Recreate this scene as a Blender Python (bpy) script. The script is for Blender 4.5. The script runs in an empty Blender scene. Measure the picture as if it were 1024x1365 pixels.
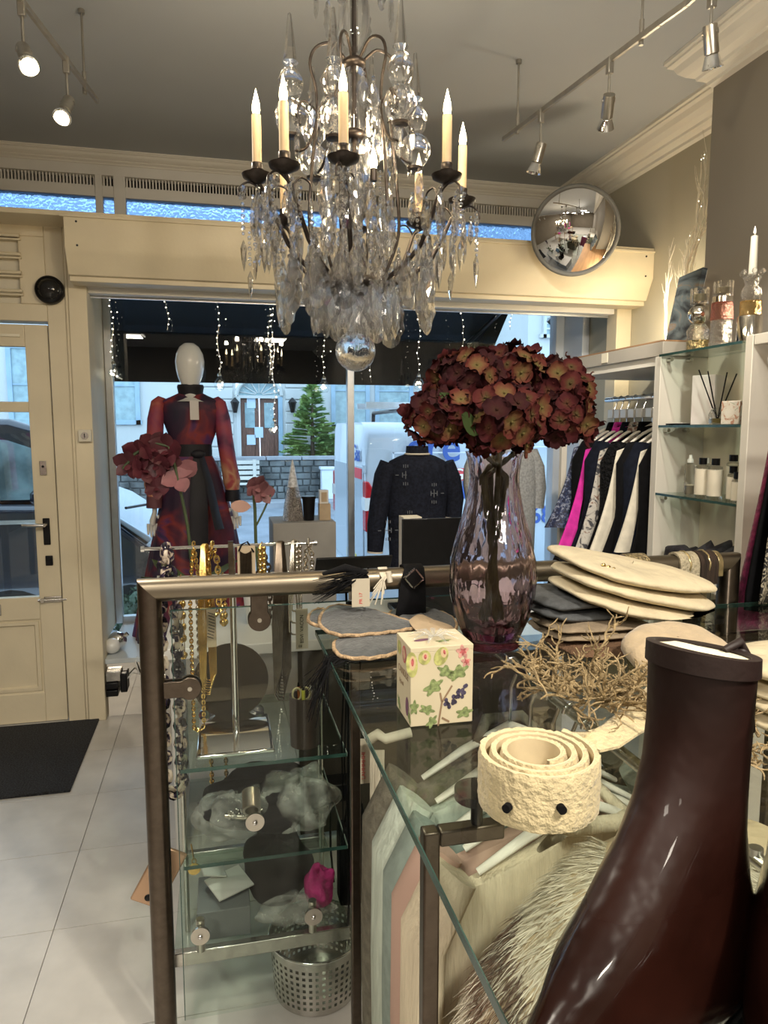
import bpy, bmesh, math, random
from mathutils import Vector, Matrix, Euler
random.seed(7)
S = bpy.context.scene
COL = S.collection
PI = math.pi
# ------------------------------------------------------------------ camera
FPX = 950.0; YAW = math.radians(13.1); PIT = math.radians(-6.6); EYE = 1.5
cd = bpy.data.cameras.new('camera'); cam = bpy.data.objects.new('camera', cd); COL.objects.link(cam)
cd.sensor_fit = 'VERTICAL'; cd.sensor_height = 36; cd.lens = FPX / 1365 * 36
cam.location = (0, 0, EYE); cam.rotation_euler = (PI / 2 + PIT, 0, -YAW); cd.clip_start = 0.02
S.camera = cam
# ------------------------------------------------------------------ sky, exposure
S.view_settings.view_transform = 'Standard'; S.view_settings.look = 'None'
S.view_settings.gamma = 1; S.view_settings.use_curve_mapping = False
S.view_settings.exposure = 0.9
W = bpy.data.worlds.new('sky'); S.world = W; W.use_nodes = True
bg = W.node_tree.nodes['Background']; bg.inputs[0].default_value = (0.52, 0.74, 1.0, 1); bg.inputs[1].default_value = 1.9
cy = S.cycles
cy.max_bounces = 12; cy.transparent_max_bounces = 24; cy.transmission_bounces = 10; cy.glossy_bounces = 5; cy.diffuse_bounces = 4
cy.caustics_reflective = False; cy.caustics_refractive = False; cy.sample_clamp_indirect = 4.0
cy.use_denoising = True

def light(name, kind, loc, energy, col=(1, .84, .64), tgt=None, size=.1, spot=60, blend=.6):
    l = bpy.data.lights.new(name, kind); o = bpy.data.objects.new(name, l); COL.objects.link(o)
    l.energy = energy; l.color = col; o.location = loc
    if kind == 'AREA': l.shape = 'RECTANGLE'; l.size = size; l.size_y = size
    else: l.shadow_soft_size = size
    if kind == 'SPOT': l.spot_size = math.radians(spot); l.spot_blend = blend
    if tgt is not None:
        o.rotation_euler = (Vector(tgt) - Vector(loc)).to_track_quat('-Z', 'Y').to_euler()
    return o
WARM = (1, .91, .77)
# the shop's further ceiling lamps behind the camera (round flush panels, built near the end) and the halogen spots
PANELS = [(-1.4, -0.9), (0.9, -0.7), (-1.4, -3.2), (0.9, -3.2)]
for px_, py_ in PANELS:
    light('ceiling_panel_light', 'AREA', (px_, py_, 2.99), 26, WARM, (px_, py_, 0), .5)

# ------------------------------------------------------------------ materials
def _n(nt, t, **k):
    n = nt.nodes.new(t)
    for a, b in k.items(): setattr(n, a, b)
    return n
def M(name, col, rough=.5, metal=0., noise=None, bump=None, spec=.5, col2=None, emit=None, sheen=0, coat=0, trans=0, ior=1.45, coord='Object', stretch=None, alpha=1):
    m = bpy.data.materials.new(name); m.use_nodes = True; nt = m.node_tree
    p = nt.nodes['Principled BSDF']; I = p.inputs
    I['Base Color'].default_value = (*col, 1); I['Roughness'].default_value = rough; I['Metallic'].default_value = metal
    I['Specular IOR Level'].default_value = spec; I['IOR'].default_value = ior
    I['Transmission Weight'].default_value = trans; I['Coat Weight'].default_value = coat; I['Sheen Weight'].default_value = sheen
    I['Alpha'].default_value = alpha
    if emit: I['Emission Color'].default_value = (*emit[0], 1); I['Emission Strength'].default_value = emit[1]
    if noise or bump:
        tc = _n(nt, 'ShaderNodeTexCoord'); src = tc.outputs[coord]
        if stretch:
            mp = _n(nt, 'ShaderNodeMapping'); mp.inputs['Scale'].default_value = stretch
            nt.links.new(src, mp.inputs[0]); src = mp.outputs[0]
    if noise:
        nz = _n(nt, 'ShaderNodeTexNoise'); nz.inputs['Scale'].default_value = noise[0]; nz.inputs['Detail'].default_value = 4
        nt.links.new(src, nz.inputs[0])
        r = _n(nt, 'ShaderNodeValToRGB'); a = noise[1]
        c2 = col2 or tuple(min(1, c * (1 + a)) for c in col); c1 = col if col2 else tuple(c * (1 - a) for c in col)
        r.color_ramp.elements[0].position = .35; r.color_ramp.elements[1].position = .65
        r.color_ramp.elements[0].color = (*c1, 1); r.color_ramp.elements[1].color = (*c2, 1)
        nt.links.new(nz.outputs[0], r.inputs[0]); nt.links.new(r.outputs[0], I['Base Color'])
    if bump:
        bn = _n(nt, 'ShaderNodeTexNoise'); bn.inputs['Scale'].default_value = bump[0]; bn.inputs['Detail'].default_value = 3
        nt.links.new(src, bn.inputs[0]); b = _n(nt, 'ShaderNodeBump'); b.inputs['Strength'].default_value = bump[1]; b.inputs['Distance'].default_value = bump[2] if len(bump) > 2 else .01
        nt.links.new(bn.outputs[0], b.inputs['Height']); nt.links.new(b.outputs[0], I['Normal'])
    return m
def thin_glass(name, tint=(.97, .99, .98), rough=0., bump=None, ior=1.5):
    m = bpy.data.materials.new(name); m.use_nodes = True; nt = m.node_tree; nt.nodes.remove(nt.nodes['Principled BSDF'])
    o = nt.nodes['Material Output']; t = _n(nt, 'ShaderNodeBsdfTransparent'); t.inputs[0].default_value = (*tint, 1)
    g = _n(nt, 'ShaderNodeBsdfGlossy'); g.inputs['Roughness'].default_value = rough
    f = _n(nt, 'ShaderNodeFresnel'); ge = _n(nt, 'ShaderNodeNewGeometry'); mi = _n(nt, 'ShaderNodeMix'); mi.inputs[2].default_value = ior; mi.inputs[3].default_value = 1 / ior
    nt.links.new(ge.outputs['Backfacing'], mi.inputs[0]); nt.links.new(mi.outputs[0], f.inputs[0]); mx = _n(nt, 'ShaderNodeMixShader')
    nt.links.new(f.outputs[0], mx.inputs[0]); nt.links.new(t.outputs[0], mx.inputs[1]); nt.links.new(g.outputs[0], mx.inputs[2]); nt.links.new(mx.outputs[0], o.inputs[0])
    return m
def glass(name, col=(1, 1, 1), rough=0., ior=1.5, bump=None, stretch=None, clear=0.):
    m = bpy.data.materials.new(name); m.use_nodes = True; nt = m.node_tree; nt.nodes.remove(nt.nodes['Principled BSDF'])
    g = _n(nt, 'ShaderNodeBsdfGlass'); g.inputs['Color'].default_value = (*col, 1); g.inputs['Roughness'].default_value = rough; g.inputs['IOR'].default_value = ior
    out = g.outputs[0]
    if clear:
        t = _n(nt, 'ShaderNodeBsdfTransparent'); t.inputs[0].default_value = (*[min(1, c * 1.02) for c in col], 1); mx = _n(nt, 'ShaderNodeMixShader'); mx.inputs[0].default_value = clear
        nt.links.new(g.outputs[0], mx.inputs[1]); nt.links.new(t.outputs[0], mx.inputs[2]); out = mx.outputs[0]
    nt.links.new(out, nt.nodes['Material Output'].inputs[0])
    if bump:
        tc = _n(nt, 'ShaderNodeTexCoord'); mp = _n(nt, 'ShaderNodeMapping'); mp.inputs['Scale'].default_value = stretch or (1, 1, 1); nt.links.new(tc.outputs['Object'], mp.inputs[0])
        bn = _n(nt, 'ShaderNodeTexNoise'); bn.inputs['Scale'].default_value = bump[0]; nt.links.new(mp.outputs[0], bn.inputs[0])
        b = _n(nt, 'ShaderNodeBump'); b.inputs['Strength'].default_value = bump[1]; b.inputs['Distance'].default_value = .01
        nt.links.new(bn.outputs[0], b.inputs['Height']); nt.links.new(b.outputs[0], g.inputs['Normal'])
    return m
def ramp_mat(name, stops, scale=4, rough=.7, detail=4, dist=1.0, stretch=(1, 1, 1), sheen=0, alpha=1):
    m = bpy.data.materials.new(name); m.use_nodes = True; nt = m.node_tree; p = nt.nodes['Principled BSDF']
    tc = _n(nt, 'ShaderNodeTexCoord'); mp = _n(nt, 'ShaderNodeMapping'); mp.inputs['Scale'].default_value = stretch
    nz = _n(nt, 'ShaderNodeTexNoise'); nz.inputs['Scale'].default_value = scale; nz.inputs['Detail'].default_value = detail; nz.inputs['Distortion'].default_value = dist
    r = _n(nt, 'ShaderNodeValToRGB'); cr = r.color_ramp
    while len(cr.elements) < len(stops): cr.elements.new(.5)
    for e, (po, c) in zip(cr.elements, stops): e.position = po; e.color = (*c, 1)
    nt.links.new(tc.outputs['Object'], mp.inputs[0]); nt.links.new(mp.outputs[0], nz.inputs[0]); nt.links.new(nz.outputs[0], r.inputs[0]); nt.links.new(r.outputs[0], p.inputs['Base Color'])
    p.inputs['Roughness'].default_value = rough; p.inputs['Sheen Weight'].default_value = sheen; p.inputs['Alpha'].default_value = alpha
    return m

m = dict(
 cream=M('cream_paint', (.66, .58, .42), .45, noise=(3, .06), bump=(60, .05)),
 cream2=M('cream_wall', (.74, .69, .56), .7, noise=(2, .04)),
 white=M('white_paint', (.78, .76, .72), .5, noise=(2, .03)),
 ceil=M('grey_ceiling_paint', (.47, .50, .54), .75, noise=(.8, .05)),
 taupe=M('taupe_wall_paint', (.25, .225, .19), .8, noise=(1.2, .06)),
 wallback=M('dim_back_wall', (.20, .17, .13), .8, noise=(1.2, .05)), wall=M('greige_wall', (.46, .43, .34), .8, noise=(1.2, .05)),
 plaster=M('white_plaster', (.8, .77, .7), .6),
 grout=M('grout', (.30, .29, .28), .9),
 tile=M('floor_tile', (.56, .54, .50), .38, noise=(5, .10), bump=(30, .05)),
 mat=M('mat_fibre', (.02, .021, .024), .95, noise=(160, .8), bump=(300, .6)),
 alu=M('aluminium', (.62, .63, .64), .35, 1, noise=(20, .05)),
 frame=M('champagne_metal', (.235, .20, .15), .38, 1, noise=(4, .06), stretch=(1, 1, 1)),
 frame_d=M('brushed_bronze', (.125, .10, .08), .34, 1, noise=(60, .1)),
 chrome=M('chrome', (.85, .85, .85), .08, 1),
 steel=M('brushed_steel', (.6, .58, .54), .25, 1, noise=(40, .1)),
 nickel=M('satin_nickel', (.58, .55, .49), .3, 1, noise=(30, .06)),
 bronze=M('dark_bronze', (.055, .045, .04), .38, .8, noise=(40, .3)),
 mirror=M('mirror', (.9, .9, .9), .01, 1, noise=(1, .01)),
 black=M('black_plastic', (.005, .005, .006), .3, noise=(30, .2), spec=.35),
 blackm=M('black_matte', (.004, .004, .005), .8, noise=(60, .3), spec=.2),
 pane=thin_glass('window_glass'), pane_l=thin_glass('counter_glass', (.93, .96, .94), ior=1.32),
 edge=M('glass_edge', (.03, .07, .06), .15, noise=(10, .2)),
 shelfglass=thin_glass('shelf_glass', (.86, .93, .90)),
 crystal=glass('crystal', (1, 1, 1), 0, 1.62, clear=.40),
 crystal2=glass('clear_glass', (1, 1, 1), 0, 1.45, clear=.45),
 candle=M('candle_sleeve', (.58, .42, .25), .6, noise=(30, .05), emit=((1, .7, .35), .03)),
 flame=M('candle_bulb', (1, .9, .7), .3, emit=((1, .83, .5), 16)),
 led=M('fairy_led', (1, .95, .8), .3, emit=((1, .9, .7), 3.5)),
 halogen=M('halogen_lit', (1, .95, .8), .3, emit=((1, .82, .5), 9)),
 porcelain=M('glossy_white', (.78, .78, .76), .12, noise=(2, .02), coat=.5),
)
# ------------------------------------------------------------------ mesh builder
class B:
    def __init__(s, smooth=False): s.v = []; s.f = []; s.mi = []; s.smooth = smooth; s.k = 0
    def add(s, vs, fs):
        o = len(s.v); s.v += [tuple(x) for x in vs]; s.f += [tuple(i + o for i in f) for f in fs]; s.mi += [s.k] * len(fs); return s
    def box(s, c, d, R=None):
        x, y, z = d[0] / 2, d[1] / 2, d[2] / 2
        P = [Vector((a, b, e)) for a in (-x, x) for b in (-y, y) for e in (-z, z)]
        if R is not None: P = [R @ p for p in P]
        c = Vector(c)
        return s.add([p + c for p in P], [(0, 1, 3, 2), (4, 6, 7, 5), (0, 4, 5, 1), (2, 3, 7, 6), (0, 2, 6, 4), (1, 5, 7, 3)])
    def bb(s, x0, x1, y0, y1, z0, z1): return s.box(((x0 + x1) / 2, (y0 + y1) / 2, (z0 + z1) / 2), (abs(x1 - x0), abs(y1 - y0), abs(z1 - z0)))
    def tube(s, pts, r, n=8, closed=False, caps=True, flat=1.0):
        pts = [Vector(p) for p in pts]; N = len(pts); rs = r if isinstance(r, (list, tuple)) else [r] * N
        ref = None; vs = []
        for i, p in enumerate(pts):
            a = pts[(i - 1) % N] if (closed or i > 0) else p; b = pts[(i + 1) % N] if (closed or i < N - 1) else p
            t = (b - a); t = t.normalized() if t.length > 1e-9 else Vector((0, 0, 1))
            if ref is None:
                ref = t.cross(Vector((0, 0, 1)))
                if ref.length < 1e-3: ref = t.cross(Vector((1, 0, 0)))
                ref.normalize()
            else:
                ref = ref - t * ref.dot(t)
                if ref.length < 1e-6: ref = t.orthogonal()
                ref.normalize()
            q = t.cross(ref)
            for j in range(n):
                an = 2 * PI * j / n
                vs.append(p + ref * (rs[i] * math.cos(an)) + q * (rs[i] * flat * math.sin(an)))
        fs = []
        for i in range(N if closed else N - 1):
            for j in range(n):
                a = i * n + j; b = i * n + (j + 1) % n; c = ((i + 1) % N) * n + (j + 1) % n; d = ((i + 1) % N) * n + j
                fs.append((a, b, c, d))
        if caps and not closed:
            fs.append(tuple(range(n - 1, -1, -1))); fs.append(tuple((N - 1) * n + j for j in range(n)))
        return s.add(vs, fs)
    def cyl(s, a, b, r, r2=None, n=16, caps=True): return s.tube([a, b], [r, r if r2 is None else r2], n, caps=caps)
    def lathe(s, prof, c=(0, 0, 0), n=24, R=None, sx=1, sy=1, close=False):
        vs = []; c = Vector(c)
        for r, z in prof:
            for j in range(n):
                a = 2 * PI * j / n; p = Vector((r * math.cos(a) * sx, r * math.sin(a) * sy, z))
                if R is not None: p = R @ p
                vs.append(p + c)
        K = len(prof); fs = []
        for i in range(K - 1):
            for j in range(n): fs.append((i * n + j, i * n + (j + 1) % n, (i + 1) * n + (j + 1) % n, (i + 1) * n + j))
        if close:
            for j in range(n): fs.append(((K - 1) * n + j, (K - 1) * n + (j + 1) % n, (j + 1) % n, j))
        else:
            if prof[0][0] > 1e-6: fs.append(tuple(range(n - 1, -1, -1)))
            if prof[-1][0] > 1e-6: fs.append(tuple((K - 1) * n + j for j in range(n)))
        return s.add(vs, fs)
    def ball(s, c, r, n=12, sx=1, sy=1, sz=1, R=None):
        k = max(4, n // 2); pr = [(max(1e-5, r * math.sin(PI * i / k)), -r * sz * math.cos(PI * i / k)) for i in range(k + 1)]
        pr[0] = (1e-7, -r * sz); pr[-1] = (1e-7, r * sz)
        return s.lathe(pr, c, n, R, sx, sy)
    def grid(s, fn, nu, nv, cu=False):
        vs = [fn(i / (nu if cu else nu - 1), j / (nv - 1)) for j in range(nv) for i in range(nu)]
        fs = [(j * nu + i, j * nu + (i + 1) % nu, (j + 1) * nu + (i + 1) % nu, (j + 1) * nu + i) for j in range(nv - 1) for i in range(nu if cu else nu - 1)]
        return s.add(vs, fs)
    def prism(s, poly, o, u, w, n, t):
        o, u, w, n = Vector(o), Vector(u), Vector(w), Vector(n); k = len(poly)
        a = [o + u * p[0] + w * p[1] for p in poly]; b = [p + n * t for p in a]
        return s.add(a + b, [tuple(range(k - 1, -1, -1)), tuple(range(k, 2 * k))] + [(i, (i + 1) % k, k + (i + 1) % k, k + i) for i in range(k)])
    def sweep(s, prof, path, ups=None, closed=False):
        """prof: list of (a,b); path: list of (point, A, B) frames"""
        n = len(prof); vs = [Vector(p) + Vector(A) * a + Vector(Bv) * b for p, A, Bv in path for a, b in prof]
        fs = [(i * n + j, i * n + (j + 1) % n, (i + 1) * n + (j + 1) % n, (i + 1) * n + j) for i in range(len(path) - 1) for j in range(n)]
        if closed: i = len(path) - 1; fs += [(i * n + j, i * n + (j + 1) % n, (j + 1) % n, j) for j in range(n)]
        else: fs += [tuple(range(n - 1, -1, -1)), tuple((len(path) - 1) * n + j for j in range(n))]
        return s.add(vs, fs)
    def build(s, name, mat, parent=None, bev=0, loc=None, sub=0):
        me = bpy.data.meshes.new(name)
        L = Vector(loc) if loc is not None else (wloc(parent) if parent is not None else Vector((0, 0, 0)))
        me.from_pydata([(v[0] - L.x, v[1] - L.y, v[2] - L.z) for v in s.v], [], s.f)
        for q in (mat if isinstance(mat, (list, tuple)) else [mat]): me.materials.append(m[q] if isinstance(q, str) else q)
        if max(s.mi or [0]): me.polygons.foreach_set('material_index', s.mi)
        bm = bmesh.new(); bm.from_mesh(me); bmesh.ops.recalc_face_normals(bm, faces=bm.faces); bm.to_mesh(me); bm.free()
        if s.smooth: me.shade_smooth()
        o = bpy.data.objects.new(name, me); COL.objects.link(o)
        if loc is not None: o.location = loc
        if parent is not None:
            o.parent = parent
            if loc is not None: o.location = Vector(loc) - wloc(parent)
        if bev:
            md = o.modifiers.new('b', 'BEVEL'); md.width = bev; md.segments = 2; md.limit_method = 'ANGLE'; md.angle_limit = .7
            if not s.smooth: me.shade_smooth(); md.harden_normals = False
            try: me.set_sharp_from_angle(angle=.6)
            except Exception: pass
        if sub:
            md = o.modifiers.new('s', 'SUBSURF'); md.levels = sub; md.render_levels = sub; me.shade_smooth()
        if s.smooth:
            try: me.set_sharp_from_angle(angle=1.15)
            except Exception: pass
        return o
def wloc(o):
    v = Vector((0, 0, 0))
    while o is not None: v = v + o.location; o = o.parent
    return v
def tag(o, label=None, cat=None, group=None, kind=None):
    if label: o['label'] = label
    if cat: o['category'] = cat
    if group: o['group'] = group
    if kind: o['kind'] = kind
    return o
def thing(name, label, cat, loc=(0, 0, 0), group=None):
    o = bpy.data.objects.new(name, None); COL.objects.link(o); o.location = loc; o.empty_display_size = .05
    return tag(o, label, cat, group)
def struct(o): o['kind'] = 'structure'; return o
def dup(o, parent=None, loc=None, **tags):
    c = o.copy(); COL.objects.link(c)
    if parent is not None: c.parent = parent
    if loc is not None: c.location = loc
    for ch in list(o.children): dup(ch, c)
    for k, v in tags.items(): c[k] = v
    return c
# real positions from the surveyed directions of the photograph
_fw = Vector((math.sin(YAW) * math.cos(PIT), math.cos(YAW) * math.cos(PIT), math.sin(PIT)))
_rt = Vector((math.cos(YAW), -math.sin(YAW), 0)); _up = _rt.cross(_fw)
def _ray(px, py): return _fw + _rt * ((px - 512) / FPX) + _up * ((682.5 - py) / FPX)
def onY(px, py, Y): d = _ray(px, py); return Vector((0, 0, EYE)) + d * (Y / d.y)
def onX(px, py, X): d = _ray(px, py); return Vector((0, 0, EYE)) + d * (X / d.x)
def onZ(px, py, Z): d = _ray(px, py); return Vector((0, 0, EYE)) + d * ((Z - EYE) / d.z)
def rotz(a): return Matrix.Rotation(a, 3, 'Z')
def text(name, s, mat, size, loc, R, parent=None, ext=.0008, align='LEFT', bold=False):
    c = bpy.data.curves.new(name, 'FONT'); c.body = s; c.size = size; c.extrude = ext; c.align_x = align; c.offset = .012 * size if bold else 0
    o = bpy.data.objects.new(name, c); COL.objects.link(o); c.materials.append(m[mat] if isinstance(mat, str) else mat)
    o.rotation_euler = R.to_euler() if isinstance(R, Matrix) else R; o.location = loc
    me = bpy.data.meshes.new_from_object(o.evaluated_get(bpy.context.evaluated_depsgraph_get())); R_e = o.rotation_euler.copy()
    bpy.data.objects.remove(o); o = bpy.data.objects.new(name, me); COL.objects.link(o); o.rotation_euler = R_e; o.location = loc
    if not me.materials: me.materials.append(m[mat] if isinstance(mat, str) else mat)
    o['kind'] = 'stuff'
    if parent is not None: o.parent = parent; o.location = Vector(loc) - wloc(parent)
    return o
ORD = ['first', 'second', 'third', 'fourth', 'fifth', 'sixth', 'seventh', 'eighth', 'ninth', 'tenth', 'eleventh', 'twelfth', 'thirteenth']
# ================================================================== SETTING
ZC = 3.07; XR = 2.36; XP = 2.06; YW = 3.81; YG = 4.55
# floor: grout bed and single tiles
b = B(); b.bb(-3.0, 2.4, -5.4, 3.86, -.08, -.004); floor = struct(b.build('floor', 'grout'))
tl = None
for j in range(22):
    for i in range(8):
        x0 = -.52 + .84 * (i - 3); y0 = 3.845 - .42 * (j + 1)
        if x0 > 2.3: continue
        if tl is None:
            b = B(); b.box((x0 + .42, y0 + .21, -.004), (.837, .417, .008)); tl = b.build('tile', 'tile', floor, loc=(x0, y0, -.004))
        else:
            o = tl.copy(); COL.objects.link(o); o.parent = floor; o.location = (x0, y0, -.004)
# ceiling
b = B(); b.bb(-3.0, 2.5, -5.4, 4.7, ZC, ZC + .06); struct(b.build('ceiling', 'ceil'))
# walls
b = B(); b.bb(XR, XR + .1, 2.70, 4.75, -.08, ZC); struct(b.build('wall_right', 'wall'))
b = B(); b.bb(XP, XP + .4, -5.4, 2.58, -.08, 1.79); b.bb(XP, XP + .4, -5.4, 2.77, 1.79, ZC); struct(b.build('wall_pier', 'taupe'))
b = B(); b.bb(-3.1, -3.0, -5.4, 4.75, -.08, ZC); struct(b.build('wall_left', 'wallback'))
b = B(); b.bb(-3.1, 2.4, -5.5, -5.4, -.08, ZC); struct(b.build('wall_back', 'wallback'))
# plaster cornice on recess wall, pier, front
def cornice_prof(P, H):
    return [(0, 0), (P, 0), (P, -.10 * H), (P * .93, -.14 * H), (P * .93, -.2 * H), (P * .86, -.24 * H), (P * .80, -.26 * H), (P * .72, -.42 * H), (P * .55, -.56 * H), (P * .36, -.64 * H), (P * .34, -.72 * H), (P * .24, -.76 * H), (P * .14, -.84 * H), (P * .13, -.93 * H), (0, -H)]
X3, Y3, Z3 = Vector((1, 0, 0)), Vector((0, 1, 0)), Vector((0, 0, 1))
pc = cornice_prof(.145, .15)
b = B(); b.sweep(pc, [((XR, 4.55, ZC), -X3, Z3), ((XR, 2.77, ZC), -X3, Z3)]); struct(b.build('trim_1', 'plaster'))
b = B(); b.sweep(pc, [((XP, -5.4, ZC), -X3, Z3), ((XP, 2.77, ZC), -X3 + Y3, Z3), ((XR, 2.77, ZC), Y3, Z3)]); struct(b.build('trim_2', 'plaster'))
b = B(); b.sweep(cornice_prof(.06, .07), [((-3, YG - .02, ZC), -Y3, Z3), ((XR, YG - .02, ZC), -Y3, Z3)]); struct(b.build('trim_3', 'plaster'))
# ---- transom window above the ledge: white rails, vent strip, rippled panes
w2 = struct(B().bb(-3, XR, YG - .03, YG + .05, 2.945, 3.0).build('window_2', 'white'))
B().bb(-3, XR, YG - .02, YG + .05, 2.83, 2.89).build('lower_rail', 'white', w2)
B().bb(-3, XR, YG - .02, YG + .05, 2.40, 2.60).build('sill_rail', 'white', w2)
B().bb(-3, XR, YG + .03, YG + .05, 2.89, 2.945).build('vent_backing', 'blackm', w2)
b = B(); x = -1.7
while x < XR: b.bb(x, x + .008, YG - .005, YG + .02, 2.89, 2.945); x += .018
vn = b.build('vent_slats', 'white', w2); vn['kind'] = 'stuff'
for x0, x1 in ((-.645, -.605), (-.545, -.48), (1.02, 1.06), (-1.9, -1.85)):
    B().bb(x0, x1, YG - .028, YG + .045, 2.58, 2.96).build('mullion', 'white', w2, bev=.004)
mt = bpy.data.materials.new('rippled_glass'); mt.use_nodes = True; nt = mt.node_tree; p = nt.nodes['Principled BSDF']
p.inputs['Base Color'].default_value = (.30, .45, .68, 1); p.inputs['Transmission Weight'].default_value = 1; p.inputs['Roughness'].default_value = .12; p.inputs['IOR'].default_value = 1.3
tc = nt.nodes.new('ShaderNodeTexCoord'); vo = nt.nodes.new('ShaderNodeTexVoronoi'); vo.inputs['Scale'].default_value = 55; bm_ = nt.nodes.new('ShaderNodeBump'); bm_.inputs['Strength'].default_value = .5; bm_.inputs['Distance'].default_value = .01
nt.links.new(tc.outputs['Object'], vo.inputs[0]); nt.links.new(vo.outputs[0], bm_.inputs['Height']); nt.links.new(bm_.outputs[0], p.inputs['Normal'])
m['ripple'] = mt
for x0, x1 in ((-3, -1.9), (-1.85, -.645), (-.605, -.545), (-.48, 1.02), (1.06, XR)):
    B().bb(x0, x1, YG, YG + .006, 2.6, 2.84).build('pane', 'ripple', w2)
# ledge joining the door head and the window box
b = B(); b.bb(-3, XR, 3.60, YG + .04, 2.462, 2.485); struct(b.build('trim_4', 'cream', bev=.003))
# ---- inner front wall: posts left of the display opening, door surround
b = B()
b.bb(-.785, -.70, YW, YW + .16, 0, 2.47); b.bb(-.70, -.685, YW - .012, YW + .16, 0, 2.47); b.bb(-.685, -.60, YW - .02, YW + .16, 0, 2.47)
wf = struct(b.build('wall_front', 'cream', bev=.004))
B().bb(-1.62, -.785, YW, YW + .12, 2.02, 2.10).build('door_head', 'cream', wf, bev=.004)
B().bb(-1.62, -.785, YW, YW + .12, 2.415, 2.47).build('top_rail', 'cream', wf, bev=.004)
B().bb(-.90, -.785, YW, YW + .12, 2.10, 2.415).build('side_rail', 'cream', wf, bev=.004)
B().bb(-1.005, -.90, YW + .03, YW + .05, 2.10, 2.415).build('inset_panel', 'cream2', wf)
B().bb(-1.62, -1.005, YW + .06, YW + .07, 2.10, 2.415).build('blind', M('dark_blind', (.05, .055, .07), .8, noise=(200, .2)), wf)
for z in (2.155, 2.24, 2.325, 2.41):
    o = B(True).cyl((-1.62, YW - .02, z), (-.885, YW - .02, z), .008).build('security_bar', 'cream', wf)
    B().bb(-1.62, -.885, YW - .012, YW + .03, z - .019, z - .011).build('bar_rest', 'cream', o)
B().bb(-3.0, -1.62, YW, YW + .12, 0, 2.47).build('side_panel', 'cream', wf)
b = B(); b.bb(2.265, XR, YW - .01, YW + .1, 0, 2.2); b.build('right_post', 'cream', wf, bev=.004)
B().bb(-.60, 2.265, YW + .02, YW + .08, 2.165, 2.215).build('head_rail', 'white', wf, bev=.003)
B().bb(-.60, 2.265, YW + .085, YW + .10, 2.155, 2.17).build('head_track', 'alu', wf)
# shutter box above the display opening
pf = [(3.60, 2.462), (3.60, 2.325), (3.615, 2.30), (3.66, 2.215), (3.68, 2.215), (3.68, 2.190), (3.81, 2.190), (3.81, 2.462)]
b = B(); k = len(pf)
vs = [(x, y, z) for x in (-.655, XR) for y, z in pf]
b.add(vs, [tuple(range(k)), tuple(range(2 * k - 1, k - 1, -1))] + [(i, (i + 1) % k, k + (i + 1) % k, k + i) for i in range(k)])
sb = struct(b.build('trim_5', 'cream', bev=.003))
B().bb(-.67, XR, 3.592, 3.83, 2.458, 2.47).build('lid', 'cream', sb, bev=.002)
for x in (-.60, 2.31):
    for z in (2.335, 2.44): B(True).cyl((x, 3.6, z), (x, 3.597, z), .005, n=8).build('screw', 'black', sb)
# mirrored plinth and display platform
b = B(); b.bb(-.60, 2.265, YW + .03, YW + .045, .0, .285); pl = struct(b.build('baseboard_front', M('mirror_plinth', (.72, .68, .62), .05, 1, noise=(2, .03), bump=(3, .02))))
m['platform'] = M('display_platform', (.62, .68, .72), .25, noise=(3, .05))
b = B(); b.bb(-.60, XR, YW + .02, YG + .08, .285, .31); struct(b.build('trim_6', 'platform', bev=.003))
# ---- display window: frame and panes
YD = YG + .03
b = B(); b.bb(-.64, -.595, YD - .03, YD + .03, .31, 2.40); w1 = struct(b.build('window_1', 'alu', bev=.004))
B().bb(.82, .865, YD - .02, YD + .03, .31, 2.40).build('mullion', 'alu', w1, bev=.004)
B().bb(-.595, .82, YD - .02, YD + .03, .31, .35).build('bottom_rail', 'alu', w1)
B().bb(.865, 2.27, YD - .02, YD + .03, .31, .35).build('bottom_rail', 'alu', w1)
B().bb(-.64, 2.27, YD - .03, YD + .03, 2.36, 2.42).build('head_rail', 'alu', w1)
B().bb(-.595, .82, YD, YD + .006, .35, 2.36).build('pane', 'pane', w1)
B().bb(.865, 2.27, YD, YD + .006, .35, 2.36).build('pane', 'pane', w1)
m['bluewhite'] = M('pale_joinery', (.70, .74, .80), .4, noise=(3, .03))
B().bb(2.25, 2.31, YD - .05, YD + .05, .31, 2.42).build('end_post', 'bluewhite', w1, bev=.005)
B().bb(2.31, 2.36, YD - .3, YD + .04, .31, 2.42).build('return_panel', 'bluewhite', w1, bev=.005)
B().bb(-.70, -.64, YW + .1, YD + .03, .31, 2.42).build('return_wall', 'cream', w1)
# ---- the door
X0, X1 = -1.60, -.792
b = B()
b.bb(X0, X0 + .10, YW + .02, YW + .065, .005, 2.005); b.bb(X1 - .105, X1, YW + .02, YW + .065, .005, 2.005)
b.bb(X0 + .1, X1 - .105, YW + .02, YW + .065, 1.90, 2.005); b.bb(X0 + .1, X1 - .105, YW + .02, YW + .065, 1.585, 1.635)
b.bb(X0 + .1, X1 - .105, YW + .02, YW + .065, .545, .66); b.bb(X0 + .1, X1 - .105, YW + .02, YW + .065, .005, .16)
dr = struct(b.build('door_1', 'cream', bev=.003))
B().bb(X0 + .1, X1 - .105, YW + .035, YW + .05, .16, .545).build('lower_panel', 'cream', dr)
def mould(x0, x1, z0, z1, w, d, y, par):
    b = B(); pr = [(0, 0), (w, 0), (w * .8, d), (w * .35, d), (w * .25, d * .5), (0, d * .6)]
    cs = [((x0, y, z0), X3 + Z3), ((x1, y, z0), -X3 + Z3), ((x1, y, z1), -X3 - Z3), ((x0, y, z1), X3 - Z3)]
    b.sweep(pr, [(p, a, -Y3) for p, a in cs], closed=True); b.build('panel_moulding', 'cream', par)
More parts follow.
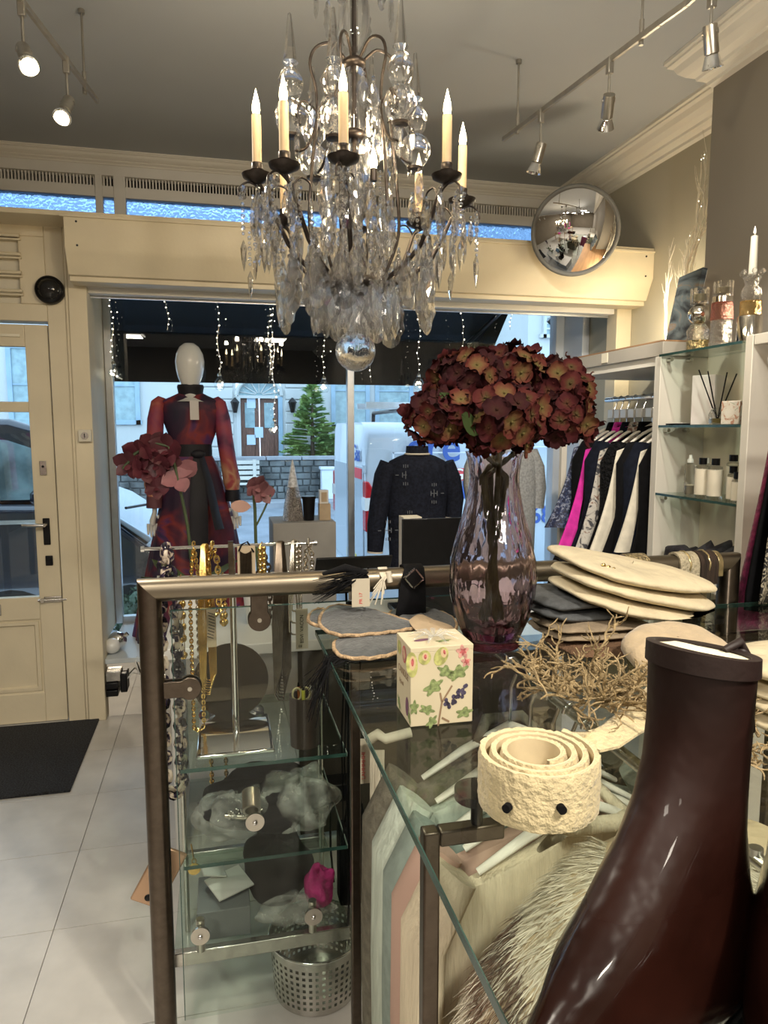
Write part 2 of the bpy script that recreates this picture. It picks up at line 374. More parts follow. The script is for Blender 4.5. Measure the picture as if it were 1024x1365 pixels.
mould(X0 + .1, X1 - .105, .16, .545, .035, .016, YW + .036, dr)
B().bb(X0 + .1, X1 - .105, YW + .04, YW + .045, .66, 1.585).build('pane', 'pane', dr)
B().bb(X0 + .1, X1 - .105, YW + .04, YW + .045, 1.635, 1.90).build('pane', 'pane', dr)
B().bb(X0 + .1, X1 - .125, YW + .012, YW + .022, 1.945, 1.958).build('draught_strip', 'cream2', dr)
xh = -.845
h = B().bb(xh - .016, xh + .016, YW + .012, YW + .021, .925, 1.06).build('handle_plate', 'black', dr, bev=.003)
B(True).cyl((xh, YW + .015, 1.03), (xh, YW - .035, 1.03), .009).build('spindle', 'steel', h)
B(True).tube([(xh, YW - .035, 1.03), (xh - .05, YW - .037, 1.032), (xh - .10, YW - .033, 1.034)], .009, 10).build('lever', 'steel', h)
o = B().bb(xh - .016, xh + .016, YW + .012, YW + .021, 1.275, 1.345).build('keyhole_plate', 'steel', dr, bev=.002)
B(True).cyl((xh, YW + .012, 1.318), (xh, YW + .010, 1.318), .006, n=12).build('keyhole', 'black', o)
o = B().bb(xh - .012, xh + .022, YW + .010, YW + .021, .82, .87).build('rim_lock', 'black', dr, bev=.003)
B(True).cyl((xh + .005, YW + .011, .845), (xh + .005, YW + .004, .845), .009, n=12).build('thumb_turn', 'black', o)
o = B().bb(-.875, -.79, YW + .012, YW + .021, .63, .66).build('slide_bolt', 'steel', dr, bev=.002)
B(True).cyl((-.90, YW + .004, .645), (-.765, YW + .004, .645), .006).build('bolt_bar', 'steel', o)
B().bb(-.885, -.87, YW - .01, YW + .01, .635, .655).build('bolt_knob', 'steel', o)
o = B().bb(-1.30, -1.075, YW + .012, YW + .021, .575, .632).build('letter_plate', 'steel', dr, bev=.003)
B().bb(-1.28, -1.09, YW + .010, YW + .014, .583, .612).build('letter_flap', 'black', o)
# door mat
b = B(); b.bb(-2.0, -.635, 3.035, 3.795, 0, .012)
tag(b.build('door_mat', 'mat', bev=.003), 'charcoal fibre door mat on the pale tiles in front of the glazed door', 'doormat')
# alarm sounder, key switch, socket box
t = thing('alarm_sounder', 'round black alarm sounder on the cream frame above the door', 'alarm', (-.765, YW - .02, 2.165))
R90 = Matrix.Rotation(PI / 2, 3, 'X')
B(True).lathe([(.066, 0), (.066, .03), (.058, .042)], (-.765, YW, 2.165), 32, R90).build('housing', 'black', t)
o = B(True).lathe([(.050, 0), (.048, .012), (.02, .022), (1e-6, .024)], (-.765, YW - .037, 2.165), 24, R90).build('dome', M('smoked_dome', (.015, .015, .015), .06, noise=(5, .1)), t)
t = thing('key_switch', 'small beige square key switch on the post beside the display window', 'switch', (-.635, YW - .02, 1.47))
B().bb(-.665, -.605, YW - .045, YW - .02, 1.44, 1.50).build('plate', M('beige_plastic', (.62, .58, .48), .4), t, bev=.003)
o = B(True).cyl((-.635, YW - .045, 1.47), (-.635, YW - .050, 1.47), .017).build('key_barrel', 'steel', t)
B().bb(-.637, -.633, YW - .052, YW - .049, 1.46, 1.48).build('slot', 'black', o)
t = thing('socket_unit', 'double socket box with black plugs low on the mirrored plinth', 'socket', (-.55, YW + .02, .17))
B().bb(-.595, -.52, YW - .015, YW + .028, .20, .255).build('box', 'steel', t, bev=.004)
for z in (.125, .165): B().bb(-.595, -.535, YW - .03, YW + .028, z, z + .034).build('plug', 'black', t, bev=.005)
B().bb(-.525, -.49, YW - .02, YW + .028, .14, .24).build('adapter', 'black', t, bev=.006)
B(True).tube([(-.5, YW + .0, .2), (-.46, YW - .01, .24), (-.43, YW + .01, .22), (-.45, YW + .02, .29), (-.44, YW + .03, .312)], .004, 6).build('cable', 'porcelain', t)
# ---- convex mirror
cmx, cmy, cmz = onY(767, 308, 3.42)
nd = (Vector((0.2, 0.0, 1.3)) - Vector((cmx, cmy, cmz))).normalized(); Rm = nd.to_track_quat('Z', 'Y').to_matrix()
t = thing('convex_mirror', 'round convex shop mirror with grey rim in front of the shutter box', 'mirror', (cmx, cmy, cmz))
rm = .205; sag = .052; rc = (rm * rm + sag * sag) / (2 * sag); pr = []
for i in range(17):
    a = math.asin(rm / rc) * (1 - i / 16); pr.append((max(1e-6, rc * math.sin(a)), rc * math.cos(a) - rc + sag))
B(True).lathe(pr, (cmx, cmy, cmz), 48, Rm).build('dome', 'mirror', t)
B(True).tube([Vector((cmx, cmy, cmz)) + Rm @ Vector(((rm + .004) * math.cos(2 * PI * i / 48), (rm + .004) * math.sin(2 * PI * i / 48), 0)) for i in range(48)], .011, 10, closed=True).build('rim', M('grey_rubber', (.16, .16, .15), .5), t)
B(True).lathe([(rm, -.005), (rm * .9, -.03), (.03, -.045)], (cmx, cmy, cmz), 32, Rm).build('back_shell', 'black', t)
B(True).tube([Vector((cmx, cmy, cmz)) - nd * .04, (cmx + .02, 3.56, cmz), (cmx + .02, 3.602, cmz)], .014, 10).build('bracket', 'steel', t)
# ---- ceiling lamps behind the camera
for i, (x, y) in enumerate(PANELS):
    t = thing('ceiling_lamp', 'flush square ceiling lamp in the back of the shop, %s of four' % ORD[i], 'lamp', (x, y, ZC), 'flush ceiling lamps')
    B().bb(x - .3, x + .3, y - .3, y + .3, 3.03, ZC).build('frame', 'alu', t)
    B().bb(x - .28, x + .28, y - .28, y + .28, 3.02, 3.035).build('diffuser', M('lamp_diffuser', (.9, .85, .7), .5, emit=(WARM, 3)), t)
# ================================================================== STREET
GZ = -.38
m['asphalt'] = M('asphalt', (.20, .22, .25), .75, noise=(2, .15))
m['paving'] = M('paving', (.30, .31, .33), .8, noise=(3, .1))
b = B(); b.bb(-14, 18, 5.6, 17.2, GZ - .1, GZ); struct(b.build('road', 'asphalt'))
b = B(); b.bb(-14, 18, 3.86, 5.6, GZ - .1, GZ + .12); struct(b.build('pavement_near', 'paving'))
b = B(); b.bb(-14, 18, 17.2, 21.5, GZ - .1, GZ + .12); struct(b.build('pavement_far', 'paving'))
# far facade
YF = 20.6
m['stucco'] = M('pale_stucco', (.56, .57, .55), .8, noise=(.6, .04))
m['bluetrim'] = M('blue_grey_trim', (.32, .45, .55), .6, noise=(3, .08))
m['winglass'] = M('dull_window_glass', (.30, .42, .44), .12, noise=(6, .15))
m['brown'] = M('brown_door_wood', (.16, .075, .05), .45, noise=(6, .25), stretch=(6, 1, 1))
fa = thing('town_house', 'pale stucco house front with arched doorway across the street', 'building', (0, YF, GZ))
def fx(px, py): return onY(px, py, YF)
dL = fx(322, 600).x; dR = fx(372, 600).x; dT = fx(347, 531).z; zS = .65
b = B()
b.bb(-14, dL - .12, YF, YF + .5, GZ, 7.5); b.bb(dR + .12, 18, YF, YF + .5, GZ, 7.5); b.bb(dL - .12, dR + .12, YF, YF + .5, dT + .6, 7.5); b.bb(dL - .12, dR + .12, YF, YF + .5, GZ, zS)
b.build('wall', 'stucco', fa)
for k in range(9):      # rustication bands by the doorway
    z = zS + .05 + k * .33
    B().bb(dL - 1.05, dL - .2, YF - .05, YF, z, z + .30).build('quoin', 'stucco', fa, bev=.02)
    B().bb(dR + .2, dR + 1.05, YF - .05, YF, z, z + .30).build('quoin', 'stucco', fa, bev=.02)
B().bb(dL - .12, dL, YF - .03, YF + .3, zS, dT + .05).build('door_jamb', 'stucco', fa)
B().bb(dR, dR + .12, YF - .03, YF + .3, zS, dT + .05).build('door_jamb', 'bluetrim', fa)
dm = (dL + dR) / 2
for s in (-1, 1):
    x0, x1 = (dL, dm - .015) if s < 0 else (dm + .015, dR)
    o = B().bb(x0, x1, YF + .1, YF + .2, zS, dT).build('door_leaf', 'brown', fa, bev=.02)
    B().bb(x0 + .12, x1 - .12, YF + .08, YF + .1, zS + .9, dT - .12).build('leaf_glass', 'winglass', o)
    B().bb(x0 + .12, x1 - .12, YF + .08, YF + .1, zS + .1, zS + .7).build('leaf_panel', 'brown', o, bev=.02)
for x, z, h in ((dL + .28, zS + .42, .28), (dL + .5, zS + .62, .3), (dL + .3, zS + 1.45, .35)):
    B().bb(x - .12, x + .12, YF + .06, YF + .08, z, z + h).build('notice', M('paper', (.55, .68, .8), .8), fa)
rw = (dR - dL) / 2 + .1
b = B(True)
b.tube([(dm + rw * math.cos(a), YF - .03, dT + .08 + .5 * math.sin(a)) for a in [PI * i / 16 for i in range(17)]], .06, 8); b.build('door_arch', 'stucco', fa)
b = B(); b.prism([(0, 0)] + [(rw * math.cos(PI * i / 16), .5 * math.sin(PI * i / 16)) for i in range(17)], (dm, YF + .1, dT + .08), X3, Z3, Y3, .05); b.build('fanlight', 'winglass', fa)
for i in range(7):
    a = PI * (i + .5) / 7
    B().tube([(dm + .1 * math.cos(a), YF + .08, dT + .1 + .06 * math.sin(a)), (dm + rw * .95 * math.cos(a), YF + .08, dT + .08 + .47 * math.sin(a))], .018, 6).build('fanlight_bar', 'stucco', fa)
B().bb(dL - .1, dR + .1, YF - .02, YF + .2, dT, dT + .08).build('transom', 'stucco', fa)
def sash(x0, x1, z0, z1, nx, nz, par, y=YF, tr='bluetrim', w=.12):
    f = B()
    for a in ((x0 - w, x0, z0 - w, z1 + w), (x1, x1 + w, z0 - w, z1 + w), (x0, x1, z1, z1 + w), (x0 - .15, x1 + .15, z0 - w, z0)): f.bb(a[0], a[1], y - .08, y + .02, a[2], a[3])
    fr = f.build('window_frame', tr, par)
    B().bb(x0, x1, y - .03, y - .01, z0, z1).build('window_pane', 'winglass', fr)
    g = B()
    for i in range(1, nx): g.bb(x0 + (x1 - x0) * i / nx - .02, x0 + (x1 - x0) * i / nx + .02, y - .06, y - .03, z0, z1)
    for i in range(1, nz): g.bb(x0, x1, y - .06, y - .03, z0 + (z1 - z0) * i / nz - .02, z0 + (z1 - z0) * i / nz + .02)
    if nx > 1 or nz > 1: g.build('glazing_bars', tr, fr)
    return fr
a = fx(140, 560); c = fx(180, 515); sash(a.x, c.x, a.z, 3.6, 1, 2, fa)
a = fx(447, 566); c = fx(487, 515); sash(a.x, c.x, a.z, 3.6, 1, 2, fa)
a = fx(505, 566); c = fx(545, 515); sash(a.x, c.x, a.z, 3.6, 1, 2, fa)
a = fx(20, 560); c = fx(60, 515); sash(a.x, c.x, a.z, 3.6, 1, 2, fa)
a = fx(600, 560); c = fx(640, 515); sash(a.x, c.x, a.z, 3.6, 1, 2, fa)
for px in (313, 389):
    p = fx(px, 540); t = thing('wall_lantern', 'dark wall lantern %s the arched doorway across the street' % ('left of' if px < 350 else 'right of'), 'lantern', (p.x, YF - .06, p.z))
    B().bb(p.x - .03, p.x + .03, YF - .07, YF - .051, p.z - .2, p.z + .1).build('bracket', 'black', t)
    B().lathe([(.05, -.22), (.11, .05), (.13, .07), (.02, .2)], (p.x, YF - .2, p.z), 6).build('lamp_body', 'black', t)
# neighbouring pale house, nearer on the right
YN = 15.5
nb = thing('side_house', 'pale house wall with a twelve pane sash window right of the awning', 'building', (9, YN, GZ))
xa = onY(660, 450, YN).x
B().bb(xa + .8, 16, YN, YN + 4, GZ, 9).build('wall', 'stucco', nb)
a = onY(727, 446, YN); c = onY(748, 416, YN); sash(a.x, c.x, a.z, c.z, 3, 4, nb, YN, 'stucco', .08)
o = B(True); o.tube([onY(600, 490, 20.58), onY(700, 463, 18), onY(745, 448, 16.5), onY(860, 412, 15.49)], .014, 6)
tag(o.build('overhead_cable', 'black'), 'thin overhead cable crossing in front of the side house', 'cable')
b = B(); b.tube([onY(692 + 56 * math.sin(q), 412 + 46 * (1 - math.cos(q)), 9.0) for q in [PI * .25 + PI * .25 * i / 8 for i in range(9)]] + [onY(748.5, 520, 9.0), onY(748.5, 700, 9.0), onY(748.5, 745, 9)], .045, 8)
tag(b.build('street_lamp', 'black'), 'black curved street lamp post in front of the side house', 'lamp post')
# low stone wall with coping, courses of stones
YL = 18.3; zt = onY(400, 613, YL).z; zb = GZ + .12
m['stone'] = M('rubble_stone', (.13, .135, .13), .9, noise=(2.2, .5), bump=(6, .4))
lw = thing('garden_wall', 'low dark rubble stone wall with pale coping across the street', 'wall', (0, YL, zb))
B().bb(-9, 9, YL + .04, YL + .35, zb, zt).build('core', M('mortar', (.20, .205, .20), .9), lw)
cop = None
x = -6.0
while x < 6:
    w = .9
    B().bb(x, x + w - .02, YL - .06, YL + .4, zt, zt + .09).build('coping_stone', 'paving', lw, bev=.01); x += w
rng = random.Random(3); z = zb; rows = 6; hh = (zt - zb) / rows
for r_ in range(rows):
    x = -4.2 + rng.random() * .3
    while x < 3.6:
        w = .16 + rng.random() * .26
        B().bb(x, x + w - .03, YL - .02 - rng.random() * .03, YL + .05, z + .01, z + hh - .015).build('stone', 'stone', lw, bev=.015); x += w
    z += hh
# bench
YB = 17.8; p0 = onY(296, 650, YB); p1 = onY(347, 650, YB); z0 = GZ + .12
bn = thing('street_bench', 'pale slatted bench in front of the low stone wall', 'bench', ((p0.x + p1.x) / 2, YB, z0))
m['benchp'] = M('pale_bench_paint', (.60, .58, .52), .6)
for k in range(4):
    z = z0 + .42 + .13 * k
    B().bb(p0.x, p1.x, YB + .18, YB + .22, z + .1, z + .19).build('back_slat', 'benchp', bn)
for k in range(3): B().bb(p0.x, p1.x, YB - .2 + k * .13, YB - .09 + k * .13, z0 + .42, z0 + .45).build('seat_slat', 'benchp', bn)
for x in (p0.x + .12, p1.x - .12):
    B().bb(x - .04, x + .04, YB - .2, YB - .12, z0, z0 + .42).build('leg', 'benchp', bn); B().bb(x - .04, x + .04, YB + .16, YB + .24, z0, z0 + 1.02).build('leg', 'benchp', bn)
# pale post
p = onY(437, 660, 18.0)
b = B(); b.bb(p.x - .16, p.x + .16, 17.9, 18.2, z0, z0 + .75); b.bb(p.x - .19, p.x + .19, 17.87, 18.23, z0 + .75, z0 + .82)
tag(b.build('litter_bin', 'bluewhite', bev=.01), 'pale blue pillar bin in front of the stone wall', 'bin')
# christmas tree
YT = 19.72; pt = onY(416, 520, YT); pb = onY(416, 616, YT)
tr = thing('fir_tree', 'green fir tree behind the low stone wall across the street', 'tree', (pt.x, YT, z0))
Ht = pt.z - z0; rng = random.Random(5); zlow = pb.z - .2
B().tube([(pt.x, YT, z0), (pt.x, YT, pt.z)], [.09, .015], 8).build('trunk', M('bark', (.10, .07, .05), .9, noise=(8, .3)), tr)
b = B(); rr = []
L = 24
for i in range(L):
    f = i / (L - 1); z = zlow + (pt.z - zlow) * f; R0 = (1 - f) ** .85 * 1.12 + .06
    nb_ = max(4, int(11 * (1 - f) + 5))
    for k in range(nb_):
        a = rng.random() * 2 * PI; r = R0 * (.72 + .36 * rng.random()); dz = -.10 * r + rng.random() * .12
        d = Vector((math.cos(a), .5 * math.sin(a), 0)); sd = Vector((-d.y, d.x, 0))
        base = Vector((pt.x, YT, z)); tip = base + d * r + Z3 * (dz + .06)
        b.add([base + sd * .01, base - sd * .01, tip], [(0, 1, 2)])
        for q in range(11):
            t = .2 + .8 * q / 11; c = base.lerp(tip, t)
            for s in (-1, 1):
                w = (.30 * (1 - t) + .09) * (.8 + .5 * rng.random()); e = c + sd * s * w + d * w * .7 + Z3 * (rng.random() * .1 - .04)
                b.add([c - d * .035, c + d * .035, e], [(0, 1, 2)])
                b.add([c - Z3 * .03, c + Z3 * .03, e - sd * s * w * .3], [(0, 1, 2)])
o = b.build('foliage', M('fir_needles', (.10, .22, .07), .7, noise=(3, .5), col2=(.30, .42, .12)), tr); o['kind'] = 'stuff'
# ---- awning of the shop: back roll, fabric, valance, side
m['navy'] = M('navy_awning', (.008, .013, .024), .6, noise=(20, .2), spec=.3)
m['awn'] = M('black_awning_fabric', (.004, .004, .005), .8, noise=(40, .25), spec=.2)
aw = thing('shop_awning', 'black fabric shop awning hanging outside over the display window', 'awning', (.7, 4.75, 2.5))
xl, xr = -.95, 2.06
def slab(bb, q, n, t): q = [Vector(x) for x in q]; n = Vector(n) * t; return bb.add(q + [x + n for x in q], [(0, 1, 2, 3), (7, 6, 5, 4), (0, 4, 5, 1), (1, 5, 6, 2), (2, 6, 7, 3), (3, 7, 4, 0)])
b = B(); slab(b, [(xl, 4.72, 2.52), (xr, 4.72, 2.52), (xr, 5.5, 2.20), (xl, 5.5, 2.20)], (0, .3, 1), .012); b.build('canopy', 'navy', aw)
b = B(); slab(b, [(xl, 5.5, 2.20), (xr, 5.5, 2.20), (xr, 5.52, 1.845), (xl, 5.52, 1.845)], (0, 1, 0), .012); b.build('valance', 'awn', aw)
b = B(); b.add([(xr, 4.72, 2.52), (xr, 5.5, 2.20), (xr, 5.52, 1.845), (xr - .01, 4.74, 2.44)], [(0, 1, 2, 3)]); b.build('side_flap', 'awn', aw)
B(True).tube([(xl, 4.7, 2.52), (xr, 4.7, 2.52)], .05, 12).build('roller', 'navy', aw)
for x in (xl + .1, xr - .1): B().tube([(x, 4.68, 2.35), (x, 5.48, 2.18)], .018, 8).build('arm', 'black', aw)
# ---- van
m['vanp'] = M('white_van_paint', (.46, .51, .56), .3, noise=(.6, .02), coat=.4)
m['tyre'] = M('tyre', (.02, .02, .02), .8); m['rlight'] = M('red_lamp', (.45, .015, .02), .2, noise=(20, .1)); m['vblue'] = M('van_lettering_blue', (.03, .09, .36), .5); m['vred'] = M('van_red', (.62, .05, .06), .5)
m['vglass'] = M('dark_car_glass', (.03, .035, .04), .05, noise=(3, .1))
VX, VY, VW, VL, VH = 1.335, 6.45, 1.9, 4.9, 1.95
van = thing('white_van', 'white trade van with blue lettering parked outside the display window', 'van', (VX + VL / 2, VY + VW / 2, GZ))
zf = GZ + .22
def vsec(ix, z0, z1, wtop):   # cross section in y,z with rounded roof
    w = VW / 2; r = .16; pts = [(-w + .02, z0), (-w, z0 + .35), (-w, z0 + .8), (-w + .05, z1 - .35)]
    pts += [(-wtop + r * (1 - math.cos(a)), z1 - r * (1 - math.sin(a)) ) for a in [PI / 2 * i / 5 for i in range(6)]]
    return pts + [(-y, z) for y, z in reversed(pts)]
secs = [(0, .0, 1.0, .86), (.04, 0, 1.0, .90), (.6, 0, 1.0, .9), (3.2, 0, 1.0, .9), (3.7, 0, .93, .84), (4.25, 0, .62, .86), (4.8, 0, .55, .86), (4.9, 0, .45, .8)]
b = B(True); n_ = None; vs = []
for x, _, h, wt in secs:
    ps = vsec(0, zf, GZ + VH * h if h > .8 else zf + (VH - .22) * h, wt); n_ = len(ps)
    vs += [(VX + x, VY + VW / 2 + y, z) for y, z in ps]
fs = [(i * n_ + j, i * n_ + (j + 1) % n_, (i + 1) * n_ + (j + 1) % n_, (i + 1) * n_ + j) for i in range(len(secs) - 1) for j in range(n_)] + [tuple(range(n_)), tuple((len(secs) - 1) * n_ + j for j in range(n_ - 1, -1, -1))]
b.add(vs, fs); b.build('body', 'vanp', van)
RX90 = Matrix.Rotation(PI / 2, 3, 'X')
for x in (.95, 3.95):
    for y in (VY + .10, VY + VW - .10):
        o = B(True).lathe([(.0001, -.11), (.30, -.11), (.34, -.08), (.34, .08), (.30, .11), (.0001, .11)], (VX + x, y, GZ + .34), 24, RX90).build('wheel', 'tyre', van)
        B(True).lathe([(.0001, -.115), (.20, -.115), (.20, .115), (.0001, .115)], (VX + x, y, GZ + .34), 16, RX90).build('hub_cap', 'alu', o)
# lamps: near and far rear corners
def on_side(px, py): return onY(px, py, VY)
for y, s in ((VY, 1), (VY + VW, -1)):
    o = B(); z0l, z1l = .55, 1.02
    yy = y - .012 * s
    o.prism([(-.012, z0l), (.13, z0l + .01), (.13, z1l - .17), (.02, z1l), (-.012, z1l)], (VX, yy, 0), X3, Z3, Y3 * s, .17)
    q = o.build('tail_lamp', 'rlight', van, bev=.01)
    B().bb(VX - .02, VX + .06, yy - .004 * s, yy + .15 * s, z0l + .2, z0l + .32).build('reversing_lens', 'porcelain', q)
B().bb(VX - .06, VX + .05, VY + .08, VY + VW - .08, zf - .02, zf + .26).build('bumper', 'vanp', van, bev=.03)
B().bb(VX - .012, VX + .0, VY + .12, VY + VW / 2 - .01, zf + .28, GZ + VH - .42).build('rear_door', 'vanp', van, bev=.004)
B().bb(VX - .012, VX + .0, VY + VW / 2 + .01, VY + VW - .12, zf + .28, GZ + VH - .42).build('rear_door', 'vanp', van, bev=.004)
B().bb(VX - .02, VX, VY + .02, VY + .1, 1.10, 1.17).build('hinge', 'vanp', van)
B().bb(VX - .02, VX, VY + .45, VY + .95, zf + .3, zf + .42).build('number_plate', M('plate_yellow', (.7, .55, .1), .5), van)
for x0, x1, z0, z1 in ((.25, 1.5, zf + .35, zf + 1.45), (1.62, 2.6, zf + .12, zf + 1.5)):
    o = B(); w = .012
    for r in ((x0, x1, z0, z0 + w), (x0, x1, z1 - w, z1), (x0, x0 + w, z0, z1), (x1 - w, x1, z0, z1)): o.bb(VX + r[0], VX + r[1], VY - .006, VY + .02, r[2], r[3])
    o.build('side_panel_line', 'bluewhite', van)
B().bb(VX + 2.62, VX + 3.5, VY - .004, VY + .06, .95, 1.35).build('side_window', 'vglass', van)
# roof rack
for x in (.45, 1.6, 2.7):
    B().tube([(VX + x, VY + .12, GZ + VH - .06), (VX + x, VY + .14, GZ + VH + .12), (VX + x, VY + VW - .14, GZ + VH + .12), (VX + x, VY + VW - .12, GZ + VH - .06)], .022, 8).build('roof_bar', 'black', van)
for y in (VY + .5, VY + .95):
    B().bb(VX + .1, VX + 3, y - .02, y + .02, GZ + VH + .14, GZ + VH + .2).build('ladder_rail', 'alu', van)
# lettering on side (faces the shop) and rear
RS = Matrix(((1, 0, 0), (0, 0, -1), (0, 1, 0)))
def stext(s, mat, px, py, h, al='LEFT', dy=-.008, bold=True):
    p = on_side(px, py); o = text('lettering', s, mat, h, (p.x, VY + dy, p.z), RS, van, .002, al, bold); return o
stext('ere', 'vblue', 614, 614, .40, 'RIGHT')
q0 = on_side(590, 641); q1 = on_side(621, 624)
B().bb(q0.x - .5, q1.x, VY - .01, VY, q0.z, q1.z).build('red_sign', 'vred', van)
stext('NG', 'porcelain', 618, 639, .15, 'RIGHT', -.012)
stext('nd', 'vblue', 621, 664, .24, 'RIGHT'); stext('in', 'vblue', 619, 712, .38, 'RIGHT'); stext('68', 'vblue', 706, 697, .24, 'LEFT')
RR = Matrix(((0, 0, -1), (-1, 0, 0), (0, 1, 0)))
text('lettering', 'Gas', 'vblue', .22, (VX - .020, VY + .56, 1.20), RR, van, .002, 'LEFT', True)
B().bb(VX - .018, VX - .012, VY + .16, VY + .60, 1.03, 1.13).build('red_sign', 'vred', van)
# ---- dark car seen through the door and left of the mannequin
m['carp'] = M('dark_car_paint', (.015, .02, .035), .15, noise=(1, .1), coat=1)
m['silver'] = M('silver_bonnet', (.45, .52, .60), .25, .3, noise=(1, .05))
CY0, CY1 = 5.75, 7.5
car = thing('dark_car', 'dark parked car seen through the glazed door', 'car', (-2.6, 6.6, GZ))
def cx(px): return onY(px, 650, CY0).x
xs = -4.9; xe = cx(206)
pl_ = [(xs, GZ + .25), (xe, GZ + .25), (xe + .02, .55), (xe - .15, .68), (cx(140), .86), (cx(100), .93)]
lower = pl_ + [(cx(-70), .95), (xs - .05, .9)]
b = B(); b.prism(lower, (0, CY0, 0), X3, Z3, Y3, CY1 - CY0); b.build('body', 'carp', car, bev=.06)
gh = [(xs + .2, .93), (cx(118), .92), (cx(58), 1.5), (cx(10), 1.58), (cx(-80), 1.58), (xs + .3, 1.4)]
b = B(); b.prism([(gh[0][0], gh[0][1]), (gh[1][0], gh[1][1]), (gh[2][0], gh[2][1]), (gh[3][0], gh[3][1]), (gh[4][0], gh[4][1]), (gh[5][0], gh[5][1])], (0, CY0 + .12, 0), X3, Z3, Y3, CY1 - CY0 - .24); b.build('cabin', 'carp', car, bev=.05)
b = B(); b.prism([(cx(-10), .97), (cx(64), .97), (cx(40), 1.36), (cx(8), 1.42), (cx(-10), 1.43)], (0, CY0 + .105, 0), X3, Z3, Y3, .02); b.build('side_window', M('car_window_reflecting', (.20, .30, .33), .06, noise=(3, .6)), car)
b = B(); b.prism([(cx(-90), .97), (cx(-16), .97), (cx(-16), 1.43), (cx(-80), 1.4)], (0, CY0 + .105, 0), X3, Z3, Y3, .02); b.build('side_window', 'vglass', car)
B().prism([(gh[1][0] + .02, .93), (gh[2][0] + .05, 1.47), (gh[2][0] + .03, 1.48), (gh[1][0] - .02, .93)], (0, CY0 + .2, 0), X3, Z3, Y3, CY1 - CY0 - .4).build('windscreen', 'silver', car)
B().prism([(cx(200), .66), (cx(140), .89), (cx(112), .95), (cx(112), .92), (cx(140), .85), (cx(195), .62)], (0, CY0 + .02, 0), X3, Z3, Y3, CY1 - CY0 - .04).build('bonnet', 'silver', car, bev=.02)
B(True).tube([(cx(160), CY0 + .3, .87), (cx(198), CY0 + .8, .86)], .012, 6).build('wiper', 'black', car)
B().bb(xs, cx(120), CY0 - .02, CY0, .80, .83).build('trim_strip', 'alu', car)
B().ball((cx(64), CY0 - .06, 1.0), .1, 10, 1.2, .6, .9).build('wing_mirror', 'carp', car)
for x in (cx(5), xs + .7, cx(168)):
    o = B(True).lathe([(.0001, -.1), (.30, -.1), (.34, -.07), (.34, .07), (.30, .1), (.0001, .1)], (x, CY0 + .06, GZ + .34), 24, RX90).build('wheel', 'tyre', car)
    B(True).lathe([(.0001, -.105), (.22, -.105), (.22, .105), (.0001, .105)], (x, CY0 + .06, GZ + .34), 16, RX90).build('hub_cap', 'alu', o)
# clipped bush in a tub outside the glass
p = onY(185, 830, 4.95)
t = thing('potted_bush', 'clipped round bush in a dark tub outside the glass left of the mannequin', 'plant', (p.x + .08, 4.95, GZ + .12))
B(True).lathe([(.13, 0), (.18, .30), (.19, .32), (.17, .32), (.165, .28), (.0001, .28)], (p.x + .08, 4.95, GZ + .12), 20).build('tub', 'blackm', t)
b = B(); rng = random.Random(9)
for i in range(900):
    u = rng.uniform(-1, 1); a = rng.random() * 2 * PI; r = .24 * (.85 + .2 * rng.random()); s = math.sqrt(1 - u * u)
    c = Vector((p.x + .08 + r * s * math.cos(a), 4.95 + r * s * math.sin(a), GZ + .60 + r * u)); n = Vector((rng.uniform(-1, 1), rng.uniform(-1, 1), rng.uniform(-1, 1))).normalized(); q = n.orthogonal().normalized()
    b.add([c - n * .02, c + q * .009, c + n * .02, c - q * .009], [(0, 1, 2, 3)])
b.ball((p.x + .08, 4.95, GZ + .60), .22, 12)
o = b.build('foliage', M('box_leaves', (.10, .16, .10), .6, noise=(30, .4)), t); o['kind'] = 'stuff'
# ================================================================== WINDOW DISPLAY
m['dressm'] = ramp_mat('watercolour_chiffon', [(.30, (.012, .010, .03)), (.44, (.03, .010, .035)), (.51, (.10, .014, .035)), (.57, (.24, .03, .03)), (.62, (.09, .025, .11)), (.70, (.02, .02, .07))], 3.2, .6, 3, 1.2)
m['sleevem'] = ramp_mat('watercolour_sleeve', [(.30, (.05, .012, .05)), (.42, (.24, .035, .08)), (.50, (.34, .06, .06)), (.57, (.52, .28, .16)), (.63, (.36, .05, .05)), (.72, (.16, .03, .12))], 4.0, .6, 3, .8)
m['sash'] = M('black_sash', (.005, .004, .009), .6, noise=(30, .2))
YM = 4.22
hc = onY(253, 485, YM)
mq = thing('mannequin', 'glossy white mannequin in a dark red and purple dress in the window', 'mannequin', (hc.x, YM, .31))
mx = hc.x
def Zm(py): return onY(255, py, YM).z
def Xm(px, py=650): return onY(px, py, YM).x
sc = (onY(300, 600, YM) - onY(200, 600, YM)).x / 100     # metres per pixel at that plane
# head and neck as one surface
b = B(True)
hp = [(1e-6, Zm(457)), (.030, Zm(458)), (.055, Zm(463)), (.074, Zm(472)), (.081, Zm(482)), (.078, Zm(492)), (.068, Zm(502)), (.055, Zm(510)), (.046, Zm(516)), (.044, Zm(524)), (.058, Zm(530)), (.10, Zm(536))]
b.lathe(hp, (mx, YM, 0), 28, None, 1.0, 1.15); b.build('head', 'porcelain', mq)
